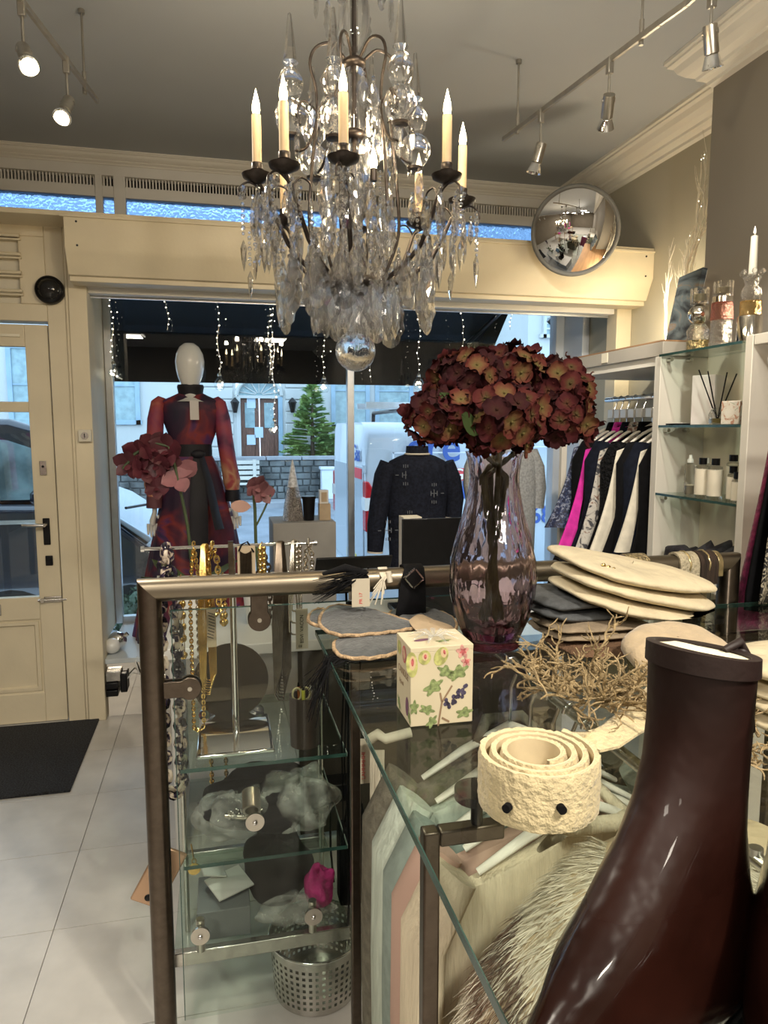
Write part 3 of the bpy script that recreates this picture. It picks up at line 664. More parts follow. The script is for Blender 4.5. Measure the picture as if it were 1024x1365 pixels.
# bodice: elliptical sections at pixel heights (half width)
def body(secs, name, mat, depth=.62, folds=0, n=48, par=mq, ph=0.):
    def fn(u, v):
        k = v * (len(secs) - 1); i = min(int(k), len(secs) - 2); t = k - i
        (z0, w0, o0), (z1, w1, o1) = secs[i], secs[i + 1]; t2 = t
        z = z0 + (z1 - z0) * t2; w = w0 + (w1 - w0) * t2; o = o0 + (o1 - o0) * t2; a = 2 * PI * u
        f = 1 + folds * v * math.sin(9 * a + ph) + folds * .5 * v * math.sin(17 * a + 1)
        return (mx + o + w * f * math.cos(a), YM + w * depth * f * math.sin(a), z)
    b = B(True); b.grid(fn, n, 3 * len(secs), True); return b.build(name, mat, par)
S_ = lambda py, hw, off=0: (Zm(py), hw * sc, off * sc)
body([S_(519, 11), S_(523, 14), S_(528, 24), S_(534, 38), S_(545, 41), S_(560, 38), S_(575, 33), S_(588, 28), S_(598, 25)], 'bodice', 'dressm', .55)
body([S_(513, 17), S_(516, 18), S_(521, 17), S_(527, 16)], 'collar', 'sash', .8)
body([S_(592, 26), S_(598, 26.5), S_(606, 26.5), S_(612, 27)], 'waist_sash', 'sash', .68)
sk = body([S_(608, 27), S_(625, 35), S_(660, 44, 1), S_(700, 54, 1), S_(740, 62, 0), S_(790, 72, -2), S_(850, 84, -4), S_(900, 92, -4)], 'skirt', 'dressm', .72, .045, 96)
b = B(True)
b.tube([(mx + .03, YM - .145, Zm(604)), (mx + .035, YM - .20, Zm(640)), (mx + .03, YM - .225, Zm(690)), (mx + .02, YM - .25, Zm(735))], [.02, .045, .05, .055], 8, flat=.15)
b.tube([(mx + .05, YM - .145, Zm(604)), (mx + .09, YM - .18, Zm(640)), (mx + .12, YM - .205, Zm(680)), (mx + .14, YM - .225, Zm(700))], [.02, .03, .035, .038], 8, flat=.15)
b.ball((mx + .035, YM - .16, Zm(604)), .03, 10, 1.4, .6, .8)
b.build('sash_tails', 'sash', mq)
for s, pts in ((-1, [(216, 538), (211, 560), (209, 590), (206, 620), (205, 645), (206, 662)]), (1, [(294, 538), (299, 560), (302, 590), (306, 620), (309, 640), (310, 655)])):
    P_ = [Vector((Xm(a), YM - .01 - .03 * i / 5, Zm(c))) for i, (a, c) in enumerate(pts)]
    P_ = [Vector((Xm(pts[0][0] - s * 9), YM, Zm(533))), Vector((Xm(pts[0][0] - s * 3), YM, Zm(535)))] + P_
    w = [2, 8, 10.5, 11, 11, 11, 12, 9]
    sl = B(True).tube(P_, [q * sc for q in w], 14).build('sleeve', 'sleevem', mq)
    q = P_[-1]; B(True).tube([q + Z3 * .01, q - Z3 * .055], [.042, .045], 14).build('cuff', 'sash' if s > 0 else M('mauve_cuff', (.14, .05, .06), .6), sl)
    # hand with five fingers
    hnd = B(True); wv = q - Z3 * .05
    hnd.tube([wv, wv - Z3 * .03, wv - Z3 * .075 + X3 * s * .012, wv - Z3 * .10 + X3 * s * .014], [.026, .026, .036, .032], 10, flat=.5)
    for k in range(4):
        f0 = wv - Z3 * .095 + X3 * (s * .014 + (k - 1.5) * .016); ln = (.06, .075, .07, .055)[k]
        hnd.tube([f0, f0 - Z3 * ln * .55 - Y3 * .004, f0 - Z3 * ln - Y3 * .012], [.0085, .008, .0055], 8)
    t0 = wv - Z3 * .05 + X3 * (-s * .025); hnd.tube([t0 + X3 * s * .012, t0 - X3 * s * .012 - Z3 * .028, t0 - X3 * s * .016 - Z3 * .055], [.011, .010, .007], 8)
    hnd.build('hand', 'porcelain', mq)
# swing tag
B().bb(mx - .002, mx + .045, YM - .14, YM - .136, Zm(560), Zm(535)).build('price_tag', M('white_card', (.72, .68, .66), .7), mq)
B(True).cyl((mx, YM, .31), (mx, YM, Zm(900)), .03).build('stand_pole', 'steel', mq)
B(True).lathe([(.17, 0), (.17, .008), (.03, .014)], (mx, YM, .311), 28).build('stand_base', 'steel', mq)
B(True).tube([(mx, YM, Zm(900) - .02), (mx, YM, Zm(880))], .05, 12).build('leg_stump', 'porcelain', mq)
# ---- plinth with cone tree, cup, candle boxes
m['concrete'] = M('concrete_grey', (.30, .285, .26), .8, noise=(4, .12))
YPL = 3.98
a = onY(364, 698, YPL); c = onY(448, 698, YPL)
b = B(); b.bb(a.x, c.x, YPL, YPL + .34, .311, a.z); tag(b.build('display_plinth', 'concrete', bev=.004), 'concrete grey display plinth block in the shop window', 'plinth')
zp = a.z + .001
def at_plinth(px, d): return onY(px, 690, YPL + d).x
m['glitter'] = M('silver_glitter', (.55, .50, .46), .25, .7, noise=(150, .6), bump=(180, 1.0, .02))
x = at_plinth(391, .12)
t = thing('cone_tree', 'silver glitter cone tree ornament standing on the grey plinth', 'ornament', (x, YPL + .12, zp))
zt_ = onY(391, 612, YPL + .12).z
B(True).lathe([(.062, 0), (.052, (zt_ - zp) * .25), (.032, (zt_ - zp) * .55)], (x, YPL + .12, zp), 20).build('glitter_body', 'glitter', t)
B(True).lathe([(.0325, (zt_ - zp) * .55), (.014, (zt_ - zp) * .85), (.003, zt_ - zp)], (x, YPL + .12, zp), 20).build('tip', M('pale_cone_tip', (.55, .56, .58), .3, noise=(60, .3)), t)
x = at_plinth(412, .1); zz = onY(412, 664, YPL + .1).z
b = B(True); b.lathe([(.0001, 0), (.030, 0), (.038, zz - zp), (.034, zz - zp), (.028, .01), (.0001, .01)], (x, YPL + .1, zp), 24)
t = thing('black_jar', 'small black lidded jar on the grey plinth beside the cone tree', 'jar', (x, YPL + .1, zp)); b.build('body', 'black', t); B(True).lathe([(.0001, zz - zp - .004), (.042, zz - zp - .002), (.042, zz - zp + .012), (.0001, zz - zp + .014)], (x, YPL + .1, zp), 24).build('lid', 'black', t)
m['cardb'] = M('tan_card', (.45, .34, .22), .7, noise=(20, .08)); m['cardw'] = M('pale_card', (.68, .66, .62), .7)
x = at_plinth(432, .1); z1 = onY(432, 671, YPL + .1).z
b = B(); b.bb(x - .03, x + .035, YPL + .07, YPL + .135, zp, z1); tag(b.build('gift_box', 'cardb', bev=.002), 'small tan gift box under a paler one on the grey plinth', 'box')
z2 = onY(432, 653, YPL + .1).z
t = thing('candle_box', 'pale little box with tan window stacked on the tan gift box', 'box', (x, YPL + .1, z1)); B().bb(x - .028, x + .024, YPL + .075, YPL + .13, z1, z2).build('carton', 'cardw', t, bev=.002); B().bb(x - .018, x + .014, YPL + .073, YPL + .075, z1 + .012, z2 - .012).build('window_patch', 'cardb', t)
# silver bauble and clear ball on the platform
p = onZ(157, 862, .36)
p = onY(156, 845, 4.0); t = thing('silver_bauble', 'silver bauble lying on the white display floor by the left post', 'bauble', (p.x, 4.0, .36)); B(True).ball((p.x, 4.0, .361), .05, 24).build('ball', 'chrome', t); B(True).cyl((p.x + .04, 4.0, .385), (p.x + .055, 4.0, .396), .012, n=10).build('cap', 'steel', t)
p = onY(148, 868, 3.92); tag(B(True).ball((p.x + .005, 3.93, .353), .042, 24).build('white_bauble', 'porcelain'), 'pearly white bauble in front of the silver bauble', 'bauble')
# ---- orchids
m['petal_d'] = M('dark_pink_petal', (.075, .014, .022), .5, noise=(14, .35), bump=(20, .2)); m['petal_l'] = M('dusty_pink_petal', (.22, .09, .10), .5, noise=(14, .25))
m['stem'] = M('orchid_stem', (.05, .07, .03), .5, noise=(20, .2)); m['leafg'] = M('orchid_leaf', (.035, .055, .018), .4, noise=(6, .3))
def petal(bb, c, d, nrm, L, Wd, cup=.25):
    d = Vector(d).normalized(); n = Vector(nrm).normalized(); s = d.cross(n).normalized(); n = s.cross(d)
    c = Vector(c); vs = []; K = 5
    for i in range(K + 1):
        t = i / K; w = Wd * math.sin(PI * min(1, t * .93 + .07)) ** .7
        for j in (-1, 0, 1): vs.append(c + d * L * t + s * w * j + n * (cup * L * (t * t) * .6 - abs(j) * cup * Wd * .35))
    fs = []
    for i in range(K):
        for j in range(2): q = i * 3 + j; fs.append((q, q + 1, q + 4, q + 3))
    bb.add(vs, fs)
def orchid(name, label, base, stempts, blooms, mat, par_leaf=True, rng=random.Random(4)):
    t = thing(name, label, 'orchid', base)
    st = B(True); st.tube(stempts, .006, 8); st.build('stem', 'stem', t)
    for c, r in blooms:
        b = B(True); f = Vector((rng.uniform(-.5, .5), -1, rng.uniform(-.3, .3))).normalized(); s = f.cross(Z3).normalized(); up = s.cross(f); a0 = rng.random() * .6
        for k in range(5):
            a = PI / 2 + a0 + 2 * PI * k / 5; d = s * math.cos(a) + up * math.sin(a)
            petal(b, c, d + f * .25, f, r, r * (.5 if k in (1, 4) else .36), .35)
        petal(b, Vector(c) + f * .012, -up + f * .9, up, r * .45, r * .2, .5)
        b.build('bloom', mat, t)
    return t
YO = 3.78
B0 = lambda px, py, Y=YO: onY(px, py, Y)
m['pot'] = M('white_pot', (.65, .65, .62), .3)
def pot_and_leaves(t, x, y, z, lv, r=.07):
    o = B(True).lathe([(.0001, 0), (r * .8, 0), (r, .13), (r * .93, .13), (r * .75, .02), (.0001, .02)], (x, y, z), 24).build('pot', 'pot', t)
    for (a, L, w, up) in lv:
        b = B(True); petal(b, (x, y, z + .12), (math.cos(a), math.sin(a), up), (0, 0, 1), L, w, -.3); b.build('leaf', 'leafg', t)
# desk behind the counter that carries tablet, laptop and orchids
m['deskw'] = M('desk_white', (.62, .62, .60), .4, noise=(3, .03))
dk = thing('cash_desk', 'low white cash desk behind the glass counter', 'desk', (.35, 2.65, 0))
B().bb(-.20, 1.3, 2.45, 3.0, .72, .76).build('desk_top', 'deskw', dk, bev=.004)
for x in (-.18, .55, 1.27): B().bb(x, x + .03, 2.48, 2.97, .001, .72).build('side_panel', 'deskw', dk)
B().bb(.26, 1.27, 2.47, 2.49, .02, .72).build('front_panel', M('dark_desk_panel', (.05, .042, .035), .5, noise=(4, .1)), dk)
YO = 2.72
def O(px, py, Y=2.72): return onY(px, py, Y)
p = O(257, 790); bx = p.x
t = orchid('dark_orchid', 'tall orchid with dark pink and dusty pink blooms in front of the mannequin dress', (bx, YO, .761),
    [(bx, YO, .80), O(255, 745), O(250, 700), O(240, 650), O(233, 620), O(225, 595), O(205, 590), O(180, 605), O(164, 625)],
    [(O(172, 618), .06), (O(186, 604), .065), (O(203, 598), .07), (O(222, 600), .07), (O(210, 618), .06), (O(192, 626), .06), (O(222, 618), .06), (O(208, 650), .05)], 'petal_d')
o = B(True); petal(o, O(222, 630), (.9, 0, .15), (0, -1, .2), .11, .03, .3); petal(o, O(240, 632), (.7, -.2, .5), (0, -1, 0), .08, .035, .3); petal(o, O(238, 634), (.3, -.3, -.8), (0, -1, 0), .07, .03, .3); petal(o, O(240, 632), (-.6, -.2, -.3), (0, -1, 0), .08, .03, .3); o.build('pale_bloom', 'petal_l', t)
pot_and_leaves(t, bx, YO, .761, [(2.4, .24, .045, .8), (.3, .22, .045, .9), (3.4, .20, .045, .7), (-.6, .2, .04, .6)])
p = O(348, 790); bx = p.x
t = orchid('pale_orchid', 'slender orchid with one drooping dusty pink bloom right of the mannequin', (bx, YO, .761),
    [(bx, YO, .80), O(341, 720), O(340, 680), O(338, 655)], [(O(341, 648), .055), (O(350, 657), .05)], 'petal_l')
B(True).tube([O(342, 700), O(352, 680), O(362, 657), O(364, 648)], .004, 6).build('side_shoot', 'stem', t)
pot_and_leaves(t, bx, YO, .761, [(2.6, .2, .04, .5), (.4, .2, .04, .5), (-1.2, .16, .04, .5)])
b = B(True); petal(b, O(308, 674), (1, 0, -.1), (0, -1, .3), .075, .024, .2); b.build('fading_petal', M('peach_petal', (.36, .20, .15), .5), t)
# laptop (open, back to us) and tablet
lp = O(575, 745, 2.62); 
t = thing('laptop', 'black laptop screen standing open behind the counter rail', 'laptop', (lp.x, 2.62, .761))
a = onY(536, 692, 2.60); c = onY(616, 692, 2.60)
B().bb(a.x, c.x + .03, 2.597, 2.607, .785, a.z).build('screen', 'black', t, bev=.003)
B().bb(a.x, c.x + .03, 2.61, 2.84, .761, .781).build('keyboard_base', 'black', t, bev=.003)
B(True).cyl((a.x + .05, 2.606, .781), (c.x - .02, 2.606, .781), .009).build('hinge', 'black', t)
p = onY(560, 690, 2.75); t = thing('paper_stack', 'cream note block peeping over the black laptop screen', 'paper', (p.x, 2.9, .761)); B().bb(p.x - .04, p.x + .04, 2.86, 2.94, .761, onY(560, 689, 2.9).z).build('block', 'cardw', t, bev=.002); B().bb(p.x - .04, p.x + .04, 2.86, 2.94, onY(560, 689, 2.9).z, onY(560, 689, 2.9).z + .004).build('top_sheet', 'cream2', t)
a = onY(422, 752, 2.45); c = onY(524, 744, 2.45)
t = thing('tablet', 'slim tablet tilted on a stand behind the counter rail', 'tablet', ((a.x + c.x) / 2, 2.5, .761))
R_ = Matrix.Rotation(-.9, 3, 'X')
mid = Vector(((a.x + c.x) / 2, 2.52, a.z - .06))
B().box(mid, (c.x - a.x, .2, .01), R_).build('body', 'black', t, bev=.003)
B().box(mid + R_ @ Vector((0, 0, .006)), (c.x - a.x - .02, .18, .002), R_).build('screen', M('tablet_screen', (.12, .2, .3), .05, noise=(2, .3)), t)
B().bb(mid.x - .05, mid.x + .05, 2.46, 2.56, .761, .775).build('stand_base', 'steel', t); B().tube([(mid.x, 2.52, .77), (mid.x, 2.525, mid.z)], .012, 10).build('stand_post', 'steel', t)
# ---- sweaters in the window
def sweater(name, label, px0, Y, zs, hw, mat, neck, arms, trim, base, depth=.5):
    t = thing(name, label, 'sweater', base)
    def fn(u, v):
        k = v * (len(zs) - 1); i = min(int(k), len(zs) - 2); q = k - i; z = zs[i] + (zs[i + 1] - zs[i]) * q; w = hw[i] + (hw[i + 1] - hw[i]) * q; a = 2 * PI * u
        return (px0 + w * math.cos(a), Y + w * depth * math.sin(a) * (1 + .04 * math.sin(7 * a) * v), z)
    b = B(True); b.grid(fn, 40, 4 * len(zs), True); b.build('body', mat, t)
    for pts, rs in arms: b = B(True); b.tube(pts, rs, 14); o = b.build('sleeve', mat, t); B(True).tube([pts[-1] + (pts[-2] - pts[-1]) * .04, pts[-1] + (pts[-1] - pts[-2]) * .02], rs[-1] * 1.04, 14).build('cuff_trim', trim, o)
    b = B(True); b.lathe([(neck[0], neck[1]), (neck[0] * .95, neck[1] + neck[2]), (neck[0] * .8, neck[1] + neck[2]), (neck[0] * .85, neck[1])], (px0, Y, 0), 24, None, 1, .8); b.build('collar', mat, t)
    b = B(True); b.tube([(px0 + neck[0] * 1.03 * math.cos(a), Y + neck[0] * .84 * math.sin(a), neck[1] + .004) for a in [2 * PI * i / 24 for i in range(24)]], .006, 6, closed=True); b.build('neck_trim', trim, t)
    B(True).lathe([(.0001, 0), (.12, 0), (.12, .012), (.015, .016), (.012, zs[0] - base[2]), (.0001, zs[0] - base[2])], base, 20).build('bust_stand', 'steel', t)
    B(True).lathe([(neck[0] * .78, neck[1] - .05), (neck[0] * .75, neck[1] + neck[2] * .6), (.0001, neck[1] + neck[2] * .75)], (px0, Y, 0), 20).build('bust', 'blackm', t)
    return t
m['navyk'] = M('navy_knit', (.010, .012, .021), .85, noise=(60, .35), bump=(120, .3), spec=.2); m['trimk'] = M('cream_trim', (.6, .54, .44), .8)
YS = 3.98
s_ = lambda px, py: onY(px, py, YS)
cx_ = s_(556, 650).x
sw = sweater('navy_sweater', 'navy knitted sweater with pale snowflakes on a bust in the window', cx_, YS, [s_(556, q).z for q in (604, 608, 614, 625, 645, 690, 740, 770)], [(s_(556 + h, 650).x - cx_) for h in (12, 24, 36, 42, 41, 38, 36, 35)], 'navyk', ((s_(571, 650).x - cx_), s_(556, 606).z, .05),
    [([s_(520, 618), s_(513, 635), s_(507, 665), s_(502, 700), s_(500, 736)], [.06, .062, .058, .055, .045]), ([s_(592, 618), s_(601, 640), s_(606, 665), s_(604, 690)], [.06, .062, .055, .05])], 'trimk', Vector((cx_, YS, .311)))
sf = B()
for px, py in ((536, 632), (573, 656), (541, 692), (514, 705)):
    c = s_(px, py)
    yy = YS - .5 * math.sqrt(max(0, .165 ** 2 - (c.x - cx_) ** 2)) - .012
    if px < 520: yy = YS - .066
    for dx, dz, w, h in ((0, 0, .004, .045), (-.018, 0, .004, .028), (.018, 0, .004, .028), (0, 0, .03, .004), (-.05, 0, .018, .004), (.05, 0, .018, .004), (0, .05, .004, .02), (0, -.05, .004, .02), (-.012, .05, .004, .016), (.012, .05, .004, .016), (-.012, -.05, .004, .016), (.012, -.05, .004, .016)):
        sf.box((c.x + dx, yy, c.z + dz), (w, .006, h))
sf.build('snowflake_pattern', M('snowflake_yarn', (.13, .14, .16), .9), sw)['kind'] = 'stuff'
m['greyk'] = M('grey_marl_knit', (.40, .41, .42), .85, noise=(80, .2), bump=(100, .3))
YS2 = 3.9
g_ = lambda px, py: onY(px, py, YS2); c2 = g_(672, 640).x
sweater('grey_cardigan', 'pale grey cardigan on a bust partly hidden behind the vase', c2, YS2, [g_(672, q).z for q in (588, 592, 598, 610, 650, 700, 760)], [g_(672 + h, 640).x - c2 for h in (12, 24, 36, 42, 43, 42, 41)], 'greyk', (.06, g_(672, 590).z, .04),
    [([g_(640, 604), g_(632, 625), g_(630, 645), g_(632, 664)], [.06, .06, .055, .05]), ([g_(704, 604), g_(713, 625), g_(716, 650), g_(714, 676)], [.06, .06, .055, .05])], 'greyk', Vector((c2, YS2, .311)))
# ---- fairy lights
fl = [(152, 497, 5), (223, 440, 0), (293, 512, 7), (366, 572, 9), (432, 516, 9), (558, 512, 8), (616, 470, 0), (680, 440, 0), (360, 500, 0), (495, 510, 0)]
YFL = 4.46
for i, (px, py, _) in enumerate(sorted(fl)):
    bulb = py in (497, 512, 572, 516)
    top = onY(px, 380, YFL); zt_ = 2.40; pb_ = onY(px, py, YFL - .012 * (i % 3)); rng = random.Random(i * 3 + 1)
    t = thing('fairy_light_string', '%s fairy light string from the left in the window%s' % (ORD[i], ', with glass bulb' if bulb else ''), 'fairy lights', (pb_.x, pb_.y, zt_), 'fairy light strings')
    n = max(5, int((zt_ - pb_.z) / .07)); pts = [Vector((pb_.x + (.010 * math.sin(k * 1.7 + i) if 0 < k < n else 0), pb_.y, zt_ + (pb_.z + (.055 if bulb else 0) - zt_) * k / n)) for k in range(n + 1)]
    B(True).tube(pts, .0013, 5).build('wire', 'steel', t)
    b = B(True)
    for k in range(1, n * 2): 
        j = k / 2; p = pts[int(j)].lerp(pts[min(n, int(j) + 1)], j - int(j)); b.ball(p + Vector((rng.uniform(-.006, .006), -.004, 0)), .003 if k % 2 else .004, 6)
    for k in range(n // 3): b.ball(Vector((pb_.x + rng.uniform(.02, .06), pb_.y + .02, pts[k * 3].z - .03)), .003, 6)
    o = b.build('led_beads', 'led', t); o['kind'] = 'stuff'
    if bulb:
        o = B(True).lathe([(1e-6, -.035), (.02, -.032), (.03, -.018), (.033, 0), (.028, .018), (.014, .036), (.012, .05)], (pb_.x, pb_.y, pb_.z), 18).build('glass_bulb', 'pane', t)
        B(True).lathe([(.0001, .048), (.013, .048), (.012, .062), (.004, .068), (.0001, .068)], (pb_.x, pb_.y, pb_.z), 12).build('cap', 'steel', o)
        b = B(True)
        for k in range(8): b.ball((pb_.x + rng.uniform(-.016, .016), pb_.y + rng.uniform(-.016, .016), pb_.z + rng.uniform(-.02, .012)), .0055, 6)
        b.build('led_cluster', 'led', o)
# ================================================================== RIGHT SIDE: rack, shelf niche
XF = 1.75; ZP0, ZP1 = 1.795, 1.858
m['unitw'] = M('unit_white', (.70, .67, .60), .5, noise=(2, .03)); m['unitback'] = M('unit_back', (.66, .61, .50), .6, noise=(2, .03)); m['plank'] = M('greige_plank', (.40, .37, .32), .5, noise=(3, .06)); m['plankt'] = M('wood_plank_top', (.36, .21, .11), .45, noise=(5, .15), stretch=(6, 1, 1))
ru = thing('clothes_rack_unit', 'white built in clothes rack unit with hanging rail on the right wall', 'rack', (2.0, 3.0, 0))
B().bb(XF, XR - .001, 2.585, 3.46, ZP0, ZP1 - .006).build('top_board', 'plank', ru, bev=.003)
B().bb(XF, XR - .001, 2.585, 3.46, ZP1 - .006, ZP1).build('top_surface', 'plankt', ru)
B().bb(XF + .01, XR - .001, 2.60, 3.45, ZP0 - .035, ZP0).build('under_board', 'unitw', ru)
B().bb(XF, XR - .001, 2.595, 2.635, .001, ZP0 - .001).build('side_panel', 'unitw', ru, bev=.002)
B().bb(XF + .005, XF + .035, 3.435, 3.46, .001, ZP0 - .03).build('front_post', 'unitw', ru)
B().bb(XR - .03, XR - .001, 2.64, 3.45, .001, ZP0 - .03).build('back_panel', 'unitback', ru)
B().bb(XR - .10, XR - .05, 3.30, 3.36, .3, ZP0 - .03).build('inner_post', 'unitw', ru)
ZR = 1.655; XRA = 2.02
rl = B(True).cyl((XRA, 2.64, ZR), (XRA, 3.46, ZR), .013).build('hanging_rail', 'chrome', ru)
B().bb(XF - .004, XF, 3.0, 3.05, ZP0 + .01, ZP1 - .01).build('price_sticker', 'cream2', ru)
# garments
def garment(name, label, cat, y, mats, z1, sh=.21, drop=.07, hem=.235, th=.045, slv=True, tilt=0., hangc='hwhite', x0=XRA, zr=ZR, rot=0, grp=None, seed=0, slen=.58, parent_loc=None, collar=True, fringe=None):
    """front faces along +v; built in local axes u (width) and v (thickness), then turned by rot about the hook"""
    rng = random.Random(seed)
    t = thing(name, label, cat, (x0, y, zr), grp)
    zs = -.16; zz1 = z1 - zr
    R = rotz(rot)
    def tr(u, v, z): p = R @ Vector((u, v, z)); return (x0 + p.x, y + p.y, zr + p.z)
    ph = rng.random() * 6
    def fn(u, v):
        a = 2 * PI * u; t_ = v
        z = zs + .015 + (zz1 - zs) * t_; w = min(hem if t_ > .1 else sh, sh + (hem - sh) * t_) * (1 if t_ > .06 else (.35 + .65 * (t_ / .06) ** .5))
        cw = math.cos(a); sw_ = math.copysign(abs(math.sin(a)) ** .8, math.sin(a))
        dz = -drop * (abs(cw)) if t_ < .5 else 0
        zz = z + (-drop * abs(cw) * (1 - t_))
        fold = 1 + .42 * t_ * math.sin(5 * cw * 3 + ph)
        return tr(w * cw + tilt * t_ * t_, th * sw_ * (.55 + .45 * t_) * fold, zz)
    b = B(True); b.grid(fn, 40, 14, True)
    n0 = len(b.v) - 40; b.add(b.v[n0:], [tuple(range(40))])
    b.build('body', mats[0], t)
    if slv:
        for s in (-1, 1):
            P_ = [Vector(tr(s * (sh - .02), 0, zs - drop * .9)), Vector(tr(s * (sh + .035), -.012, zs - .15)), Vector(tr(s * (sh + .045), -.03, zs - slen * .6)), Vector(tr(s * (sh + .05) + tilt * .4, -.045, zs - slen))]
            b = B(True); b.tube(P_, [.055, .058, .052, .045], 12, flat=.45); o = b.build('sleeve', mats[min(1, len(mats) - 1)], t)
    if collar: b = B(True); b.tube([tr(-.07, 0, zs + .0), tr(-.04, .035, zs + .03), tr(.04, .035, zs + .03), tr(.07, 0, zs), tr(.04, -.035, zs + .01), tr(-.04, -.035, zs + .01)], .014, 8, closed=True); b.build('collar', mats[-1], t)
    return t
def hanger(y, label, grp, mat='hwhite', x0=XRA, zr=ZR, rot=0, w=.17, clip=True):
    t = thing('coat_hanger', label, 'hanger', (x0, y, zr), grp); R = rotz(rot)
    tr = lambda u, v, z: Vector((x0, y, zr)) + R @ Vector((u, v, z))
    B(True).tube([tr(.014 * math.cos(a), 0, .014 * math.sin(a)) for a in [PI * 1.05 - PI * 1.2 * i / 8 for i in range(9)]] + [tr(.012, 0, -.02), tr(0, 0, -.05), tr(0, 0, -.14)], .0035, 6).build('hook', 'chrome', t)
    B(True).tube([tr(-w, 0, -.225), tr(-w * .55, 0, -.175), tr(0, 0, -.13), tr(w * .55, 0, -.175), tr(w, 0, -.225)], [.008, .012, .014, .012, .008], 10, flat=.6).build('arm', mat, t)
    if clip: B().box(tr(0, 0, -.075), (.05, .05, .045), R).build('size_block', 'porcelain', t, bev=.003)
    return t
m['hwhite'] = M('white_hanger', (.75, .72, .64), .4); m['hblack'] = M('black_hanger', (.02, .02, .02), .4)
m['gblack'] = M('black_cloth', (.004, .004, .005), .9, noise=(40, .3), spec=.15); m['gnavy'] = M('dark_navy_cloth', (.006, .008, .016), .9, noise=(40, .3), spec=.15)
m['gwhite'] = M('cream_cloth', (.66, .62, .52), .85, noise=(30, .08), bump=(60, .1)); m['gpink'] = M('magenta_cloth', (.62, .02, .34), .7, noise=(20, .2))
m['gprint'] = ramp_mat('grey_floral_print', [(.40, (.05, .05, .06)), (.46, (.42, .40, .37)), (.56, (.50, .48, .44)), (.62, (.20, .11, .08))], 22, .8)
m['gnpr'] = ramp_mat('navy_sequin', [(.42, (.012, .016, .04)), (.55, (.03, .05, .14)), (.62, (.25, .28, .36))], 60, .5)
m['gfluff'] = M('black_fluffy_knit', (.006, .006, .007), .95, spec=.15, noise=(80, .6), bump=(70, 1.0, .04)); m['goliv'] = M('pale_khaki', (.42, .40, .30), .8, noise=(30, .1))
rack = [  # y from far to near
 (3.38, 'sequin_blouse', 'sparkling dark navy blouse at the far end of the rack', 'blouse', ('gnpr',), .98),
 (3.32, 'black_jacket', 'black jacket with one cream edge left of the magenta coat', 'jacket', ('gblack',), .80),
 (3.26, 'magenta_coat', 'bright magenta coat hanging among the dark clothes on the rack', 'coat', ('gpink', 'gwhite', 'gpink'), .88),
 (3.19, 'midnight_blouse', 'midnight blue blouse hanging just right of the magenta coat', 'blouse', ('gnavy',), .84),
 (3.12, 'print_blouse', 'grey and brown floral print blouse in the middle of the rack', 'blouse', ('gprint',), .86),
 (3.04, 'fluffy_cardigan', 'black fluffy knitted cardigan in the middle of the rack', 'cardigan', ('gfluff',), .86),
 (2.97, 'cream_trousers', 'cream knitted garment hanging between black clothes on the rack', 'knitwear', ('gwhite',), .92),
 (2.90, 'black_dress', 'black dress hanging right of the cream knitted garment', 'dress', ('gblack',), .90),
 (2.84, 'navy_coat', 'dark navy coat hanging left of the cream shirt on the rack', 'coat', ('gnavy',), .88),
 (2.78, 'cream_shirt', 'cream shirt showing a narrow strip beside the last black coat', 'shirt', ('gwhite',), .95),
 (2.72, 'black_coat', 'plain black coat nearest the white upright on the rack', 'coat', ('gblack',), .86)]
for i, (y, nm, lb, ct, ms, z1) in enumerate(rack):
    garment(nm, lb, ct, y, ms, z1, sh=(.19 if i in (1, 3, 5, 7, 8, 10) else .225), hem=(.26 if i in (1, 3, 5, 7, 8, 10) else .27), th=.03, seed=i, tilt=-.06 - .005 * (10 - i), slv=i in (1, 3, 5, 7, 8, 10), collar=i not in (0, 6))
    hanger(y, '%s white hanger from the window on the hanging rail, under the %s' % (ORD[i], nm.replace('_', ' ')), 'hangers on the clothes rack')
# niche with glass shelves
nu = thing('shelf_niche', 'cream niche with white uprights holding three glass shelves', 'shelving', (1.9, 2.35, 0))
XB = 1.965
B().bb(XF, XB + .03, 2.085, 2.12, .001, 1.815).build('side_panel', 'unitw', nu, bev=.002)
B().bb(XB, XB + .03, 2.12, 2.594, .001, 1.795).build('back_panel', 'unitback', nu)
B().bb(XF + .01, XB, 2.12, 2.594, .90, .93).build('bottom_shelf', 'unitw', nu)
SH = (1.799, 1.517, 1.242)
for i, z in enumerate(SH):
    o = B().bb(XF + (.0 if i else -.01), XB - .002, 2.122, 2.592, z - .008, z).build('glass_shelf', 'shelfglass', nu)
    B().bb(XF + (.0 if i else -.01) - .001, XF + (.0 if i else -.01), 2.122, 2.592, z - .009, z + .0005).build('front_edge', 'edge', o)
    for y in (2.57,):
        for x in (XF + .03, XF + .12): B(True).cyl((x, 2.594, z - .02), (x, 2.565, z - .02), .008, n=12).build('shelf_stud', 'steel', nu)
